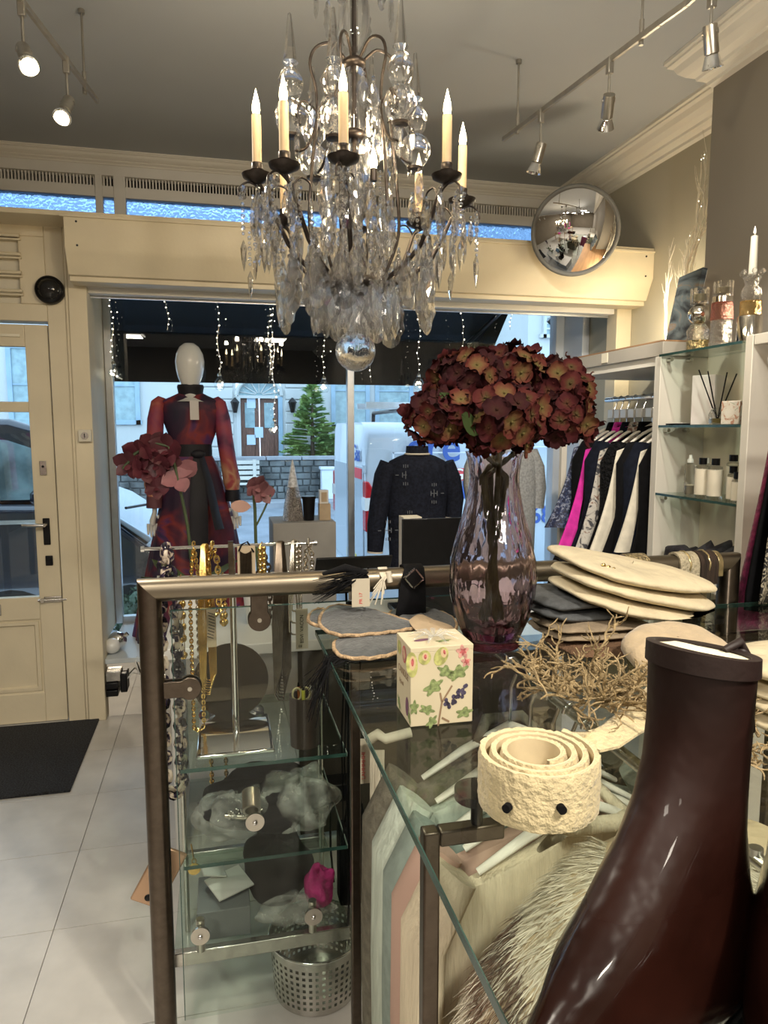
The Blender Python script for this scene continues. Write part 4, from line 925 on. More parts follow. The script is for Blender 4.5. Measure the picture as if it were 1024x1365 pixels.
# second unit to the right
n2 = thing('side_unit', 'white unit edge at the right with a security camera below it', 'shelving', (1.8, 1.85, 0))
B().bb(XF, XP - .001, 1.0, 2.08, 1.78, 1.815).build('top_board', 'unitw', n2, bev=.002)
B().bb(XB, XP - .001, 1.0, 2.08, .001, 1.78).build('back_panel', M('niche_tan', (.48, .41, .30), .7, noise=(2, .05)), n2)
p = onX(1016, 480, 1.80)
t = thing('security_camera', 'small white security camera with black lens under the side unit', 'camera', (1.82, p.y, p.z))
B(True).ball((1.83, p.y, p.z), .026, 16, 1.1, .8, 1.2).build('shell', 'porcelain', t)
B(True).ball((1.808, p.y + .008, p.z), .018, 14, .7, .55, 1.1).build('lens', 'black', t)
B(True).tube([(1.84, p.y, p.z + .02), (1.86, p.y, 1.779)], .008, 8).build('mount', 'porcelain', t)
# --- candle holders on the top shelf
m['pinkglass'] = glass('pink_cut_glass', (1, .72, .68), .02, 1.45, bump=(140, .8), clear=.35); m['cutglass'] = glass('cut_glass', (1, 1, 1), .02, 1.5, bump=(90, .9), clear=.3)
m['merc'] = M('mercury_glass', (.80, .76, .68), .10, 1, noise=(30, .2)); m['goldcut'] = M('gold_cut_glass', (.62, .48, .24), .2, .9, noise=(90, .5), bump=(110, 1, .02)); m['amberg'] = glass('amber_glass', (1, .86, .60), .02, 1.45, bump=(60, .6), clear=.3)
zt = SH[0] + .001
def hold(px, X):
    p = onX(px, 455, X); return p.y
y1 = 2.40; x1 = 1.795
def zpx(py, x, y):
    d = math.hypot(x, y); return onX(930, py, x).z
t = thing('globe_candle_holder', 'stacked glass candle holder with silver ball on the top glass shelf', 'candle holder', (1.80, 2.44, zt)); t.scale = (1.25, 1.25, 1.25)
q = (1.80, 2.44, zt)
B(True).lathe([(.0001, 0), (.030, 0), (.032, .03), (.0001, .032)], q, 24).build('gold_base', 'goldcut', t)
B(True).lathe([(.0001, .032), (.030, .034), (.033, .06), (.022, .078), (.0001, .08)], q, 24).build('cut_glass_bowl', 'cutglass', t)
B(True).ball((q[0], q[1], zt + .108), .031, 24).build('silver_ball', 'merc', t)
B(True).lathe([(.0001, .138), (.026, .138), (.027, .185), (.024, .185), (.023, .145), (.0001, .145)], q, 24).build('glass_cup', 'crystal2', t)
B(True).lathe([(.0001, .146), (.018, .146), (.018, .168), (.0001, .168)], q, 20).build('tealight', M('olive_wax', (.32, .28, .17), .6), t)
q = (1.80, 2.31, zt)
t = thing('pink_candle_holder', 'ribbed glass candle holder with pink beaded band on the top shelf', 'candle holder', q); t.scale = (1.25,) * 3
B(True).lathe([(.0001, 0), (.030, 0), (.029, .075), (.0001, .076)], q, 28).build('ribbed_base', 'cutglass', t)
B(True).lathe([(.0001, .077), (.031, .078), (.029, .125), (.0001, .126)], q, 28).build('pink_band', 'pinkglass', t)
B(True).lathe([(.0001, .126), (.028, .126), (.028, .142), (.0001, .142)], q, 28).build('silver_band', 'merc', t)
B(True).lathe([(.0001, .142), (.027, .142), (.028, .185), (.025, .185), (.024, .15), (.0001, .15)], q, 24).build('glass_cup', 'crystal2', t)
B(True).lathe([(.0001, .151), (.017, .151), (.017, .168), (.0001, .168)], q, 20).build('tealight', M('brown_wax', (.28, .23, .14), .6), t)
q = (1.81, 2.178, zt)
t = thing('tall_candle_holder', 'tall stacked glass holder carrying a slim taper candle on the shelf', 'candle holder', q); t.scale = (1.15, 1.15, 1.3)
B(True).lathe([(.0001, 0), (.036, 0), (.036, .066), (.033, .07), (.0001, .07)], q, 28).build('silver_cylinder', 'merc', t)
B(True).lathe([(.0001, .071), (.030, .071), (.030, .108), (.0001, .108)], q, 28).build('amber_band', 'amberg', t)
B(True).lathe([(.0001, .108), (.024, .110), (.030, .125), (.026, .140), (.018, .15), (.026, .17), (.012, .178), (.0001, .178)], q, 28).build('cut_glass_top', 'cutglass', t)
for k in range(6): B(True).ball((q[0] + .03 * math.cos(k * PI / 3), q[1] + .03 * math.sin(k * PI / 3), zt + .182), .008, 8).build('glass_knob', 'crystal2', t)
B(True).lathe([(.0001, .178), (.012, .178), (.010, .275), (.0001, .278)], q, 16).build('taper_candle', M('grey_wax', (.52, .50, .42), .5), t)
B(True).lathe([(.0001, .278), (.005, .284), (.0035, .292), (.0001, .302)], q, 10).build('led_flame', 'porcelain', t)
# picture leaning
a = onX(897, 466, 2.0); 
t = thing('leaning_picture', 'unframed abstract landscape canvas leaning on the rack top', 'picture', (1.95, 2.72, ZP1))
pm = ramp_mat('landscape_paint', [(.36, (.012, .016, .022)), (.45, (.07, .09, .10)), (.54, (.12, .15, .16)), (.60, (.20, .15, .10)), (.66, (.17, .19, .21))], 3.5, .7, 6, 2.0, (1, 1, 2.5))
Rt = rotz(-.15) @ Matrix.Rotation(.18, 3, 'Y'); c0 = Vector((1.95, 2.735, ZP1 + .152))
B().box(c0, (.022, .20, .30), Rt).build('canvas', pm, t, bev=.002)
B().box(c0 + Rt @ Vector((.012, 0, 0)), (.004, .19, .29), Rt).build('stretcher', 'unitw', t)
# white twig branches
m['twig'] = M('white_twig', (.86, .82, .70), .6, noise=(40, .1))
def branchy(bb, p, d, L, r, depth, rng):
    pts = [Vector(p)]; d = Vector(d).normalized(); n = 6
    for k in range(n):
        d = (d + Vector((rng.uniform(-.06, .06), rng.uniform(-.16, .16), rng.uniform(-.06, .14)))).normalized(); pts.append(pts[-1] + d * L / n)
    bb.tube(pts, [r * (1 - .75 * k / n) for k in range(n + 1)], 5)
    if depth:
        for k in range(2, n + 1):
            if rng.random() < .9:
                s = Vector((rng.uniform(-1, 1) * .15, rng.uniform(-1.1, 1.1), rng.uniform(.2, .9)))
                branchy(bb, pts[k], d * .7 + s * .55, L * rng.uniform(.3, .5), r * .55, depth - 1, rng)
xb = 2.2
for i, (px, lean, L, lb) in enumerate(((880, .0, .66, 'taller white twig branch standing on the rack top against the wall'), (890, -.16, .46, 'shorter white twig branch leaning right on the rack top'))):
    p = onX(px, 448, xb); rng = random.Random(21 + i); b = B(True)
    base = Vector((xb, 3.20 - i * .06, ZP1))
    for k in range(3): branchy(b, base, (0, lean - .10 + (k - 1) * .22, 1), L * (1 - .18 * k), .0085, 2, rng)
    o = b.build('twig_branch', 'twig'); tag(o, lb, 'branch'); vv = b.v; b = B(True)
    for k in range(14): b.ball(vv[rng.randrange(len(vv))], .0022, 6)
    b.build('added_twig_beads', 'led', o)['kind'] = 'stuff'  # added glowing beads; the white branches carry no lights of their own
    light('twig_fill_light', 'POINT', (xb - .04, base.y + .06, 1.95 + .12 * i), 3.2, (1, .88, .62), None, .05)  # added lamp with no visible source, brightens the recess wall around the twigs
# --- middle shelf
def label_text(s, mat, size, loc, rot, par): return text('label_print', s, mat, size, loc, rot, par, .0003, 'CENTER')
zm = SH[1] + .001
RXF = Matrix(((0, 0, -1), (-1, 0, 0), (0, 1, 0)))   # text facing -X
t = thing('diffuser_box', 'tall white diffuser carton on the middle glass shelf', 'box', (1.84, 2.44, zm)); t.scale = (1.1, 1.1, 1.3); b = B(); b.box((1.86, 2.445, zm + .073), (.08, .08, .146), rotz(.5)); b.build('carton', M('pinkish_card', (.74, .70, .68), .6), t, bev=.002)
q = (1.82, 2.33, zm)
t = thing('reed_diffuser', 'glass reed diffuser bottle with black reeds on the middle shelf', 'diffuser', q); t.scale = (1.2, 1.2, 1.25)
B(True).lathe([(.0001, 0), (.026, 0), (.027, .03), (.020, .045), (.010, .05), (.010, .058), (.008, .058), (.008, .05), (.018, .042), (.024, .03), (.023, .004), (.0001, .004)], q, 24).build('bottle', 'crystal2', t)
B(True).lathe([(.0001, .005), (.022, .005), (.022, .018), (.0001, .018)], q, 20).build('oil', M('diffuser_oil', (.45, .36, .12), .2), t)
for k, (a, c) in enumerate(((-.03, .06), (-.02, .03), (.01, -.02), (.02, -.05), (-.03, .01))): B(True).tube([(q[0], q[1], zm + .012), (q[0] + a, q[1] + c, zm + .165 - .006 * k)], .002, 6).build('reed', 'blackm', t)
t = thing('floral_candle_box', 'small floral printed candle box at the right of the middle shelf', 'box', (1.8, 2.21, zm)); t.scale = (1.15, 1.15, 1.15); B().box((1.805, 2.215, zm + .036), (.06, .062, .072), rotz(.3)).build('carton', ramp_mat('floral_card', [(.38, (.42, .22, .15)), (.45, (.62, .58, .50)), (.62, (.66, .63, .57)), (.68, (.25, .32, .20))], 45, .7), t, bev=.002)
tag(B().bb(1.93, 1.945, 2.225, 2.245, zm, zm + .115).build('black_bottle', 'black', bev=.002), 'slim black carton behind the floral candle box', 'box')
t = thing('leaflet_pile', 'thin pile of dark leaflets on the left of the middle shelf', 'leaflets', (1.80, 2.54, zm)); B().box((1.82, 2.54, zm + .003), (.09, .08, .006), rotz(.2)).build('sheets', 'blackm', t); B().box((1.81, 2.54, zm + .008), (.07, .06, .003), rotz(.5)).build('top_sheet', 'cardw', t)
# --- lower shelf bottles
zl = SH[2] + .001
m['blabel'] = M('cream_label', (.72, .67, .55), .6)
def bottle(x, y, r, h, cap, label, lm=True, capm='black', ch=.018, spray=False):
    t = thing('glass_bottle', label, 'bottle', (x, y, zl)); t.scale = (1.12, 1.12, 1.36)
    B(True).lathe([(.0001, 0), (r, 0), (r, h * .8), (r * .9, h * .84), (r * .4, h * .87), (r * .4, h * .9), (.0001, h * .9)], (x, y, zl), 24).build('glass_body', 'crystal2', t)
    if lm: B(True).lathe([(r + .0006, h * .08), (r + .0006, h * .76)], (x, y, zl), 24).build('paper_label', 'blabel', t)
    if spray: B(True).lathe([(.0001, h * .88), (r * .55, h * .88), (r * .55, h * .97), (r * .3, h * 1.0), (r * .3, h * 1.1), (.0001, h * 1.1)], (x, y, zl), 16).build('spray_cap', 'porcelain', t)
    else: B(True).lathe([(.0001, h * .88), (cap, h * .88), (cap, h * .88 + ch), (.0001, h * .88 + ch)], (x, y, zl), 20).build('cap', capm, t)
bottle(1.84, 2.50, .020, .105, .012, 'clear spray bottle with white pump on the lower glass shelf', False, 'porcelain', .018, True)
bottle(1.87, 2.445, .020, .105, .012, 'clear bottle with small white cap beside the spray bottle', False, 'porcelain', .016)
q = (1.80, 2.435, zl); t = thing('candle_jar', 'small cream candle jar in front of the clear bottles', 'candle', q); t.scale = (1.1, 1.1, 1.15); B(True).lathe([(.0001, 0), (.024, 0), (.026, .045), (.023, .045), (.022, .006), (.0001, .006)], q, 24).build('jar', 'crystal2', t); B(True).lathe([(.0001, .007), (.0215, .007), (.0225, .036), (.0001, .036)], q, 24).build('wax', M('cream_wax', (.70, .64, .48), .5), t)
bottle(1.795, 2.365, .024, .105, .013, 'large round bottle with cream label and black cap, left of two')
bottle(1.80, 2.30, .024, .105, .013, 'large round bottle with cream label and black cap, right of two')
bottle(1.90, 2.33, .022, .115, .014, 'labelled bottle with black cap standing behind the two large ones')
bottle(1.86, 2.20, .022, .105, .014, 'black capped bottle at the back right of the lower shelf')
bottle(1.80, 2.205, .018, .085, .012, 'smaller black capped bottle with square cream label on the lower shelf')
bottle(1.785, 2.165, .016, .070, .011, 'smallest black capped bottle at the right end of the lower shelf')
# scarf heap in the bottom of the niche
m['scarfg'] = M('dark_grey_scarf', (.035, .033, .042), .9, noise=(14, .5), bump=(30, .5, .02))
t = thing('scarf_heap', 'crumpled dark grey scarf lying at the bottom of the niche', 'scarf', (1.86, 2.36, .931))
rng = random.Random(8); b = B(True)
for k in range(9): b.tube([(1.80 + rng.uniform(-.03, .06), 2.52 - .045 * k + rng.uniform(-.02, .02), .95 + rng.random() * .03 + .05 * math.sin(PI * k / 8)), (1.85 + rng.uniform(-.03, .05), 2.49 - .04 * k, .98 + .07 * math.sin(PI * k / 8)), (1.88, 2.46 - .04 * k, .96)], [.02, .034, .022], 10)
b.build('folds', 'scarfg', t)
b = B(True); b.tube([(1.79, 2.56, .96), (1.79, 2.54, 1.01), (1.80, 2.46, 1.025), (1.81, 2.40, 1.0)], [.012, .02, .02, .01], 8); b.build('loop', 'scarfg', t)
# coat at the right edge of the picture
m['velvet'] = M('plum_velvet', (.20, .01, .07), .6, noise=(60, .4), bump=(80, .5), sheen=.5)
m['lace'] = ramp_mat('black_cream_lace', [(.47, (.008, .008, .010)), (.50, (.45, .40, .30)), (.55, (.50, .45, .35)), (.58, (.010, .010, .012))], 40, .8, 2, 2)
ec = thing('velvet_coat', 'plum velvet coat over a black top hanging at the right edge', 'coat', (1.50, 1.55, 1.62))
def strip(name, mat, pts, rs, flat, par): B(True).tube(pts, rs, 16, flat=flat).build(name, mat, par)
e_ = lambda px, py, Y: onY(px, py, Y)
b = B(True)
def cof(u, v):
    l = e_(1030 - 46 * min(1, v * 1.05) ** 1.1 + 0, 560 + 285 * v, 1.62); r = e_(1150, 560 + 285 * v, 1.75)
    return l.lerp(r, u) + Vector((0, .03 * math.sin(u * 9 + v * 2) * v, .02 * math.sin(u * 7)))
b.grid(cof, 24, 14); o = b.build('velvet_layer', 'velvet', ec)
md = o.modifiers.new('t', 'SOLIDIFY'); md.thickness = .012
b = B(True)
def cof2(u, v):
    l = e_(1036 - 38 * min(1, v * 1.05), 560 + 255 * v, 1.58); r = e_(1120, 560 + 262 * v, 1.70)
    return l.lerp(r, u) + Vector((0, .02 * math.sin(u * 8 + v * 2) * v, 0))
b.grid(cof2, 20, 12); o = b.build('black_layer', 'gblack', ec); md = o.modifiers.new('t', 'SOLIDIFY'); md.thickness = .008
b = B(True)
def cof3(u, v):
    l = e_(1045 - 34 * v, 565 + 240 * v, 1.55); r = e_(1110, 565 + 245 * v, 1.66)
    return l.lerp(r, u) + Vector((0, .015 * math.sin(u * 8), 0))
b.grid(cof3, 16, 12); o = b.build('lace_front', 'lace', ec); md = o.modifiers.new('t', 'SOLIDIFY'); md.thickness = .006
tp = e_(1060, 540, 1.62)
B(True).tube([tp + Vector((0, 0, -.03)), tp + Vector((0, 0, .05)), tp + Vector((.02, 0, .08))], .004, 6).build('hook', 'chrome', ec)
tl_ = thing('garment_rail', 'metal rail arm carrying the velvet coat at the right edge', 'rail', (2.0, tp.y, tp.z + .08)); B(True).cyl((tp.x - .0, tp.y, tp.z + .085), (2.055, tp.y, tp.z + .085), .012).build('tube', 'steel', tl_)
# ================================================================== GLASS COUNTER
ZG = 1.043; YR = 1.62; XL = -.155; XRR = 1.325; ZR_ = 1.148
fr = thing('display_stand', 'brushed metal tube frame with clamped glass pane behind the counter top', 'frame', (.57, YR, 0))
r = .0255
prof = [(r * math.copysign(abs(math.cos(a)) ** .75, math.cos(a)), r * math.copysign(abs(math.sin(a)) ** .75, math.sin(a))) for a in [2 * PI * i / 20 for i in range(20)]]
def post(x, s):
    b = B(True); b.sweep(prof, [((x, YR, .001), X3, Y3), ((x, YR, ZR_), X3 - Z3 * s, Y3)]); return b.build('post', 'frame_d', fr)
post(XL, 1); post(XRR, -1)
b = B(True); b.sweep(prof, [((XL, YR, ZR_), Z3 - X3, Y3), ((XRR, YR, ZR_), Z3 + X3, Y3)]); b.build('top_rail', 'frame', fr)
gp = B().bb(XL + .045, .62, YR - .004, YR + .004, .10, ZR_ - .048).build('glass_pane', 'pane_l', fr)
B().bb(XL + .045, .62, YR - .0045, YR + .0045, ZR_ - .0495, ZR_ - .048).build('top_edge', 'edge', gp); B().bb(XL + .0435, XL + .045, YR - .0045, YR + .0045, .10, ZR_ - .048).build('side_edge', 'edge', gp)
gp = B().bb(.95, XRR - .045, YR - .004, YR + .004, .10, ZR_ - .048).build('glass_pane', 'pane_l', fr)
B().bb(.95, XRR - .045, YR - .0045, YR + .0045, ZR_ - .0495, ZR_ - .048).build('top_edge', 'edge', gp)
def clamp(p, d, y=YR):
    b = B(); d = Vector(d); s = Vector((-d.z, 0, d.x)); w = .019; R_ = .026; L = .058
    a0 = math.asin(w / R_); pts = [(0, -w), (L - R_ * math.cos(a0), -w)] + [(L - R_ * math.cos(a), R_ * math.sin(a)) for a in [-a0 - (2 * PI - 2 * a0) * 0 + 0]]
    pts = [(0, -w)] + [(L + R_ * math.cos(a), R_ * math.sin(a)) for a in [-(PI - a0) + (2 * PI - 2 * a0) * i / 24 for i in range(25)]] + [(0, w)]
    b.prism(pts, Vector((p[0], y - .012, p[2])), d, s, Y3, .007); o = b.build('clamp_plate', 'frame_d', fr, bev=.0015)
    b = B(); b.prism(pts, Vector((p[0], y + .005, p[2])), d, s, Y3, .007); b.build('clamp_back', 'frame_d', o)
    c = Vector((p[0], y, p[2])) + d * L; B(True).cyl(c - Y3 * .012, c - Y3 * .0145, .005, n=12).build('screw', 'nickel', o)
p = onY(345, 790, YR); clamp((p.x, 0, ZR_ - .022), (0, 0, -1))
p = onY(215, 919, YR); clamp((XL + .022, 0, p.z), (1, 0, 0))
p = onY(885, 790, YR); clamp((p.x, 0, ZR_ - .022), (0, 0, -1))
# --- shelving behind the pane
du = thing('glass_shelf_stand', 'low stand of stacked glass shelves behind the front pane', 'shelving', (.10, 1.90, 0))
SX0, SX1, SY0, SY1 = -.105, .292, 1.66, 2.10
for i, z in enumerate((.705, .462)):
    o = B().bb(SX0, SX1, SY0, SY1, z - .008, z).build('glass_shelf', 'shelfglass', du)
    B().bb(SX0, SX1, SY0 - .001, SY0, z - .0085, z + .0005).build('front_edge', 'edge', o); B().bb(SX1, SX1 + .001, SY0, SY1, z - .0085, z + .0005).build('side_edge', M('bright_glass_edge', (.45, .52, .48), .2, noise=(10, .1)), o)
B().bb(SX0 - .03, SX1 + .005, SY0, SY0 + .02, .205, .240).build('front_bar', 'steel', du, bev=.002)
B().bb(SX0 - .03, SX1 + .005, SY1 - .02, SY1, .205, .240).build('back_bar', 'steel', du, bev=.002)
B().bb(SX0 - .03, SX1 + .005, SY0 + .02, SY1 - .02, .225, .233).build('glass_shelf', 'shelfglass', du)
for x in (SX0 - .02, SX1 - .01):
    for y in (SY1 - .03,): B(True).cyl((x, y, .001), (x, y, .74), .008, n=12).build('upright', 'steel', du)
for (px, py, dn) in ((340, 1096, 0), (267, 1248, 1), (418, 1222, 1)):
    c = onY(px, py, YR - .006); o = B(True).lathe([(.0001, 0), (.021, 0), (.022, .004), (.022, .010), (.0001, .010)], (c.x, YR + .002, c.z), 28, Matrix.Rotation(PI / 2, 3, 'X')).build('standoff_disc', 'nickel', du)
    B(True).ball((c.x, YR - .010, c.z), .006, 12, 1, .7, 1).build('dome_screw', 'chrome', o)
    if dn: B(True).tube([(c.x, YR + .014, c.z + .03), (c.x, YR + .014, c.z - .052)], .010, 12).build('grip', 'nickel', o)
    else: B(True).lathe([(.016, 0), (.022, 0), (.022, .05), (.016, .05)], (c.x - .006, YR + .012, c.z + .02), 24, Matrix.Rotation(-PI / 2 + .5, 3, 'X'), close=True).build('ring', 'nickel', o)
# --- glass counter top with its posts and rail
ct = thing('glass_counter', 'clear glass counter top on slim metal posts with clothes hanging below', 'counter', (.75, .9, 0))
GX0, GX1, GY0, GY1 = .208, 1.50, .30, 1.585
o = B().bb(GX0, GX1, GY0, GY1, ZG - .010, ZG).build('glass_top', 'pane_l', ct)
B().bb(GX0 - .0015, GX0, GY0, GY1, ZG - .0105, ZG + .0005).build('dark_edge', 'edge', o)
B().bb(GX0, GX1, GY1, GY1 + .0015, ZG - .0105, ZG + .0005).build('back_edge', 'edge', o)
PX, PY = .256, .836
for (x, y) in ((PX, PY), (PX + .03, 1.52), (1.40, PY), (1.40, 1.52)):
    B().bb(x - .011, x + .011, y - .011, y + .011, .001, .985).build('post', 'frame_d', ct, bev=.003)
B().bb(PX + .011, PX + .10, PY - .011, PY + .011, .963, .985).build('cross_tube', 'frame_d', ct, bev=.003); B().bb(1.30, 1.389, PY - .011, PY + .011, .963, .985).build('cross_tube', 'frame_d', ct, bev=.003)
B().bb(PX + .041, 1.389, 1.509, 1.531, .963, .985).build('cross_tube', 'frame_d', ct, bev=.003)
for x, y in ((.32, PY), (1.34, PY), (.34, 1.52), (1.2, 1.52)):
    B(True).lathe([(.0001, .985), (.008, .985), (.008, 1.018), (.030, 1.020), (.030, 1.0325), (.0001, 1.0325)], (x, y, 0), 24).build('flange', 'black', ct)
B(True).cyl((.58, .62, 1.018), (.58, 1.509, 1.018), .009).build('hanging_rail', 'steel', ct)
for y in (.64, 1.49): B(True).cyl((.58, y, 1.018), (.58, y, 1.032), .008, n=10).build('rail_drop', 'steel', ct)
# garments under the top
m['mint'] = M('mint_knit', (.42, .47, .40), .85, noise=(50, .12), bump=(120, .4), stretch=(1, 1, .15)); m['taupek'] = M('taupe_knit', (.13, .12, .09), .9, noise=(50, .2), bump=(90, .4)); m['offw'] = M('off_white_knit', (.60, .52, .38), .85, noise=(50, .08), bump=(150, .5), stretch=(1, 1, .1)); m['pinkb'] = M('dusty_pink_cloth', (.45, .30, .24), .85)
gs = [(1.33, 'taupe_jumper', 'taupe jumper hanging furthest back under the glass counter top', 'jumper', ('taupek',)), (1.235, 'mint_cardigan', 'pale mint knitted cardigan hanging under the glass counter top', 'cardigan', ('mint',)), (1.14, 'grey_cardigan', 'sea green cardigan hanging between mint cardigan and off white jumper', 'cardigan', (M('sea_green_knit', (.22, .27, .24), .85, noise=(50, .1)),)), (1.075, 'pink_blouse', 'dusty pink blouse hanging behind the off white jumper', 'blouse', ('pinkb',)), (1.01, 'ribbed_jumper', 'off white ribbed jumper hanging under the belt roll', 'jumper', ('offw',))]
for i, (y, nm, lb, ca, ms) in enumerate(gs):
    garment(nm, lb, ca, y, ms, .12 + .02 * i, sh=.25, hem=.30, th=.035, drop=.06, seed=30 + i, x0=.58, zr=1.018)
    hanger(y, 'white hanger on the rail below the counter, %s from the back' % ORD[i], 'hangers under the counter', x0=.58, zr=1.018, w=.19, clip=False)
# fur coat: cream body with long dark tipped fur
m['furc'] = M('cream_coat_cloth', (.58, .46, .30), .85, noise=(8, .10), bump=(60, .3))
fc = thing('fur_coat', 'cream coat with long dark tipped fur under the near glass top', 'coat', (.56, .79, 1.018))
def fsurf(u, v, g=0.):
    a = 2 * PI * u; w = .12 + .21 * min(1, (v * 3.2)) ** .6; t_ = .05 + .10 * min(1, (v * 4)) ** .7; z = .955 - .80 * v
    ca = math.copysign(abs(math.cos(a)) ** .8, math.cos(a)); sa = math.copysign(abs(math.sin(a)) ** .8, math.sin(a))
    f = 1 + .03 * v * math.sin(7 * a)
    return Vector((.635 + (w * f + g) * ca, .80 + (t_ * f + g) * sa, z + g * .5 - .02 * abs(ca)))
b = B(True); b.grid(lambda u, v: fsurf(u, v), 56, 24, True); b.add([fsurf(i / 56, 0) for i in range(56)], [tuple(range(56))]); b.build('body', 'furc', fc)
b = B(True); b.tube([(.58 + .009 * math.cos(q), .79, 1.018 + .012 * math.sin(q) + .002) for q in [PI - PI * 1.1 * i / 8 for i in range(9)]] + [(.58, .79, .99), (.575, .79, .95)], .003, 6); b.build('hook', 'chrome', fc)
m['fur1'] = M('cream_fur', (.72, .66, .54), .8, noise=(5, .1)); m['fur2'] = M('dark_fur_tips', (.15, .09, .06), .8, noise=(5, .3))
rng = random.Random(2)
b1, b2 = B(), B()
def strand(bb, p, d, L, w):
    p = Vector(p); d = Vector(d).normalized(); s = d.cross(Vector((rng.uniform(-1, 1), rng.uniform(-1, 1), rng.uniform(-1, 1)))).normalized() * w
    q = p + d * L * .55 + Vector((0, 0, -.003)); e = p + d * L + Vector((0, 0, -.014 * L / .05))
    bb.add([p - s, p + s, q + s * .7, q - s * .7, e], [(0, 1, 2, 3), (3, 2, 4)])
fo = Vector((.52, .74, .97))
for k in range(30000):
    u = .42 + .62 * rng.random(); v = .005 + .75 * rng.random() ** 1.6
    p = fsurf(u, v); n_ = (p - Vector((.635, .80, p.z - .05))).normalized()
    r_ = p - fo; d = (r_ - n_ * r_.dot(n_)); d = d.normalized() if d.length > .01 else Vector((0, -1, -.3)); d = d * .9 + n_ * .40 + Vector((rng.uniform(-.3, .3), rng.uniform(-.3, .3), rng.uniform(-.3, .3)))
    rr_ = r_.length; st = math.sin(rr_ * 34 - .4 + 1.6 * math.sin(11 * p.x + 1) + 1.1 * math.sin(17 * p.z))
    dark = st > .55 and rr_ > .10 and rng.random() < .42
    strand(b2 if dark else b1, p + n_ * (.004 if dark else 0), d, rng.uniform(.03, .055), .0008)
o = b1.build('fur', 'fur1', fc); o['kind'] = 'stuff'; o = b2.build('dark_fur', 'fur2', fc); o['kind'] = 'stuff'
# ---- perforated bin
YBn = 1.86; pb_ = onY(421, 1262, YBn); rB = .105; zb_ = .205 - .012
zt_ = .20
bnx, bny = .224, 1.775
bn = thing('perforated_bin', 'perforated steel waste bin on the floor below the glass shelves', 'bin', (bnx, bny, 0))
b = B(); nA, nZ = 44, 18; Hb = .158
Zb = [0.002 + Hb * i / nZ for i in range(nZ + 1)]
vs = []
for i in range(nZ + 1):
    rr_ = .112 + (.124 - .112) * i / nZ
    for j in range(nA * 2): a = PI * j / nA; vs.append((bnx + rr_ * math.cos(a), bny + rr_ * math.sin(a), Zb[i]))
fs = []
N2 = nA * 2
for i in range(nZ):
    for j in range(N2):
        if 1 < i < nZ - 2 and i % 2 == 0 and j % 2 == 0: continue
        fs.append((i * N2 + j, i * N2 + (j + 1) % N2, (i + 1) * N2 + (j + 1) % N2, (i + 1) * N2 + j))
b.add(vs, fs); o = b.build('shell', 'steel', bn); md = o.modifiers.new('t', 'SOLIDIFY'); md.thickness = .002
B(True).tube([(bnx + .1245 * math.cos(a), bny + .1245 * math.sin(a), .160) for a in [2 * PI * i / 48 for i in range(48)]], .004, 8, closed=True).build('rim', 'chrome', bn)
B(True).lathe([(.0001, .002), (.112, .002), (.112, .006), (.0001, .006)], (bnx, bny, 0), 32).build('base', 'steel', bn)
# ---- necklace stand behind the frame
YN_ = 1.78; zb1 = onY(300, 728, YN_).z; zb2 = onY(300, 768, YN_ + .05).z
a = onY(190, 729, YN_); c = onY(420, 724, YN_)
ns = thing('necklace_stand', 'chrome two bar necklace stand behind the metal frame', 'jewellery stand', (onY(313, 900, YN_ + .03).x, YN_ + .03, .706))
B(True).cyl((a.x, YN_, zb1), (c.x, YN_, zb1), .0042, n=12).build('upper_bar', 'chrome', ns)
for x in (a.x, c.x): B(True).cyl((x - .004, YN_, zb1), (x + .004, YN_, zb1), .0075, n=14).build('bar_knob', 'chrome', ns)
B(True).cyl((a.x + .03, YN_ + .06, zb2), (c.x - .02, YN_ + .06, zb2), .004, n=12).build('lower_bar', 'chrome', ns)
for x in (a.x + .03,): B(True).cyl((x - .004, YN_ + .06, zb2), (x + .004, YN_ + .06, zb2), .0075, n=14).build('bar_knob', 'chrome', ns)
px_ = ns.location.x
B(True).cyl((px_, YN_ + .03, .709), (px_, YN_ + .03, zb1), .0085, n=16).build('pole', 'chrome', ns)
B(True).tube([(px_, YN_, zb1), (px_, YN_ + .06, zb2)], .005, 8).build('bar_link', 'chrome', ns)
B(True).lathe([(.0001, 0), (.05, 0), (.05, .006), (.012, .012), (.012, .03), (.0001, .03)], (px_, YN_ + .03, .7061), 24).build('base', 'chrome', ns)
m['gold'] = M('gold_metal', (.75, .52, .18), .22, 1, noise=(40, .1)); m['silv'] = M('silver_metal', (.62, .58, .50), .2, 1, noise=(40, .1)); m['darkm'] = M('gunmetal', (.16, .13, .10), .3, 1, noise=(40, .2))
m['torto'] = ramp_mat('tortoise_resin', [(.44, (.012, .010, .016)), (.50, (.03, .02, .05)), (.54, (.45, .36, .28)), (.62, (.60, .52, .42))], 30, .15)
m['cardk'] = M('kraft_card', (.42, .33, .22), .8)
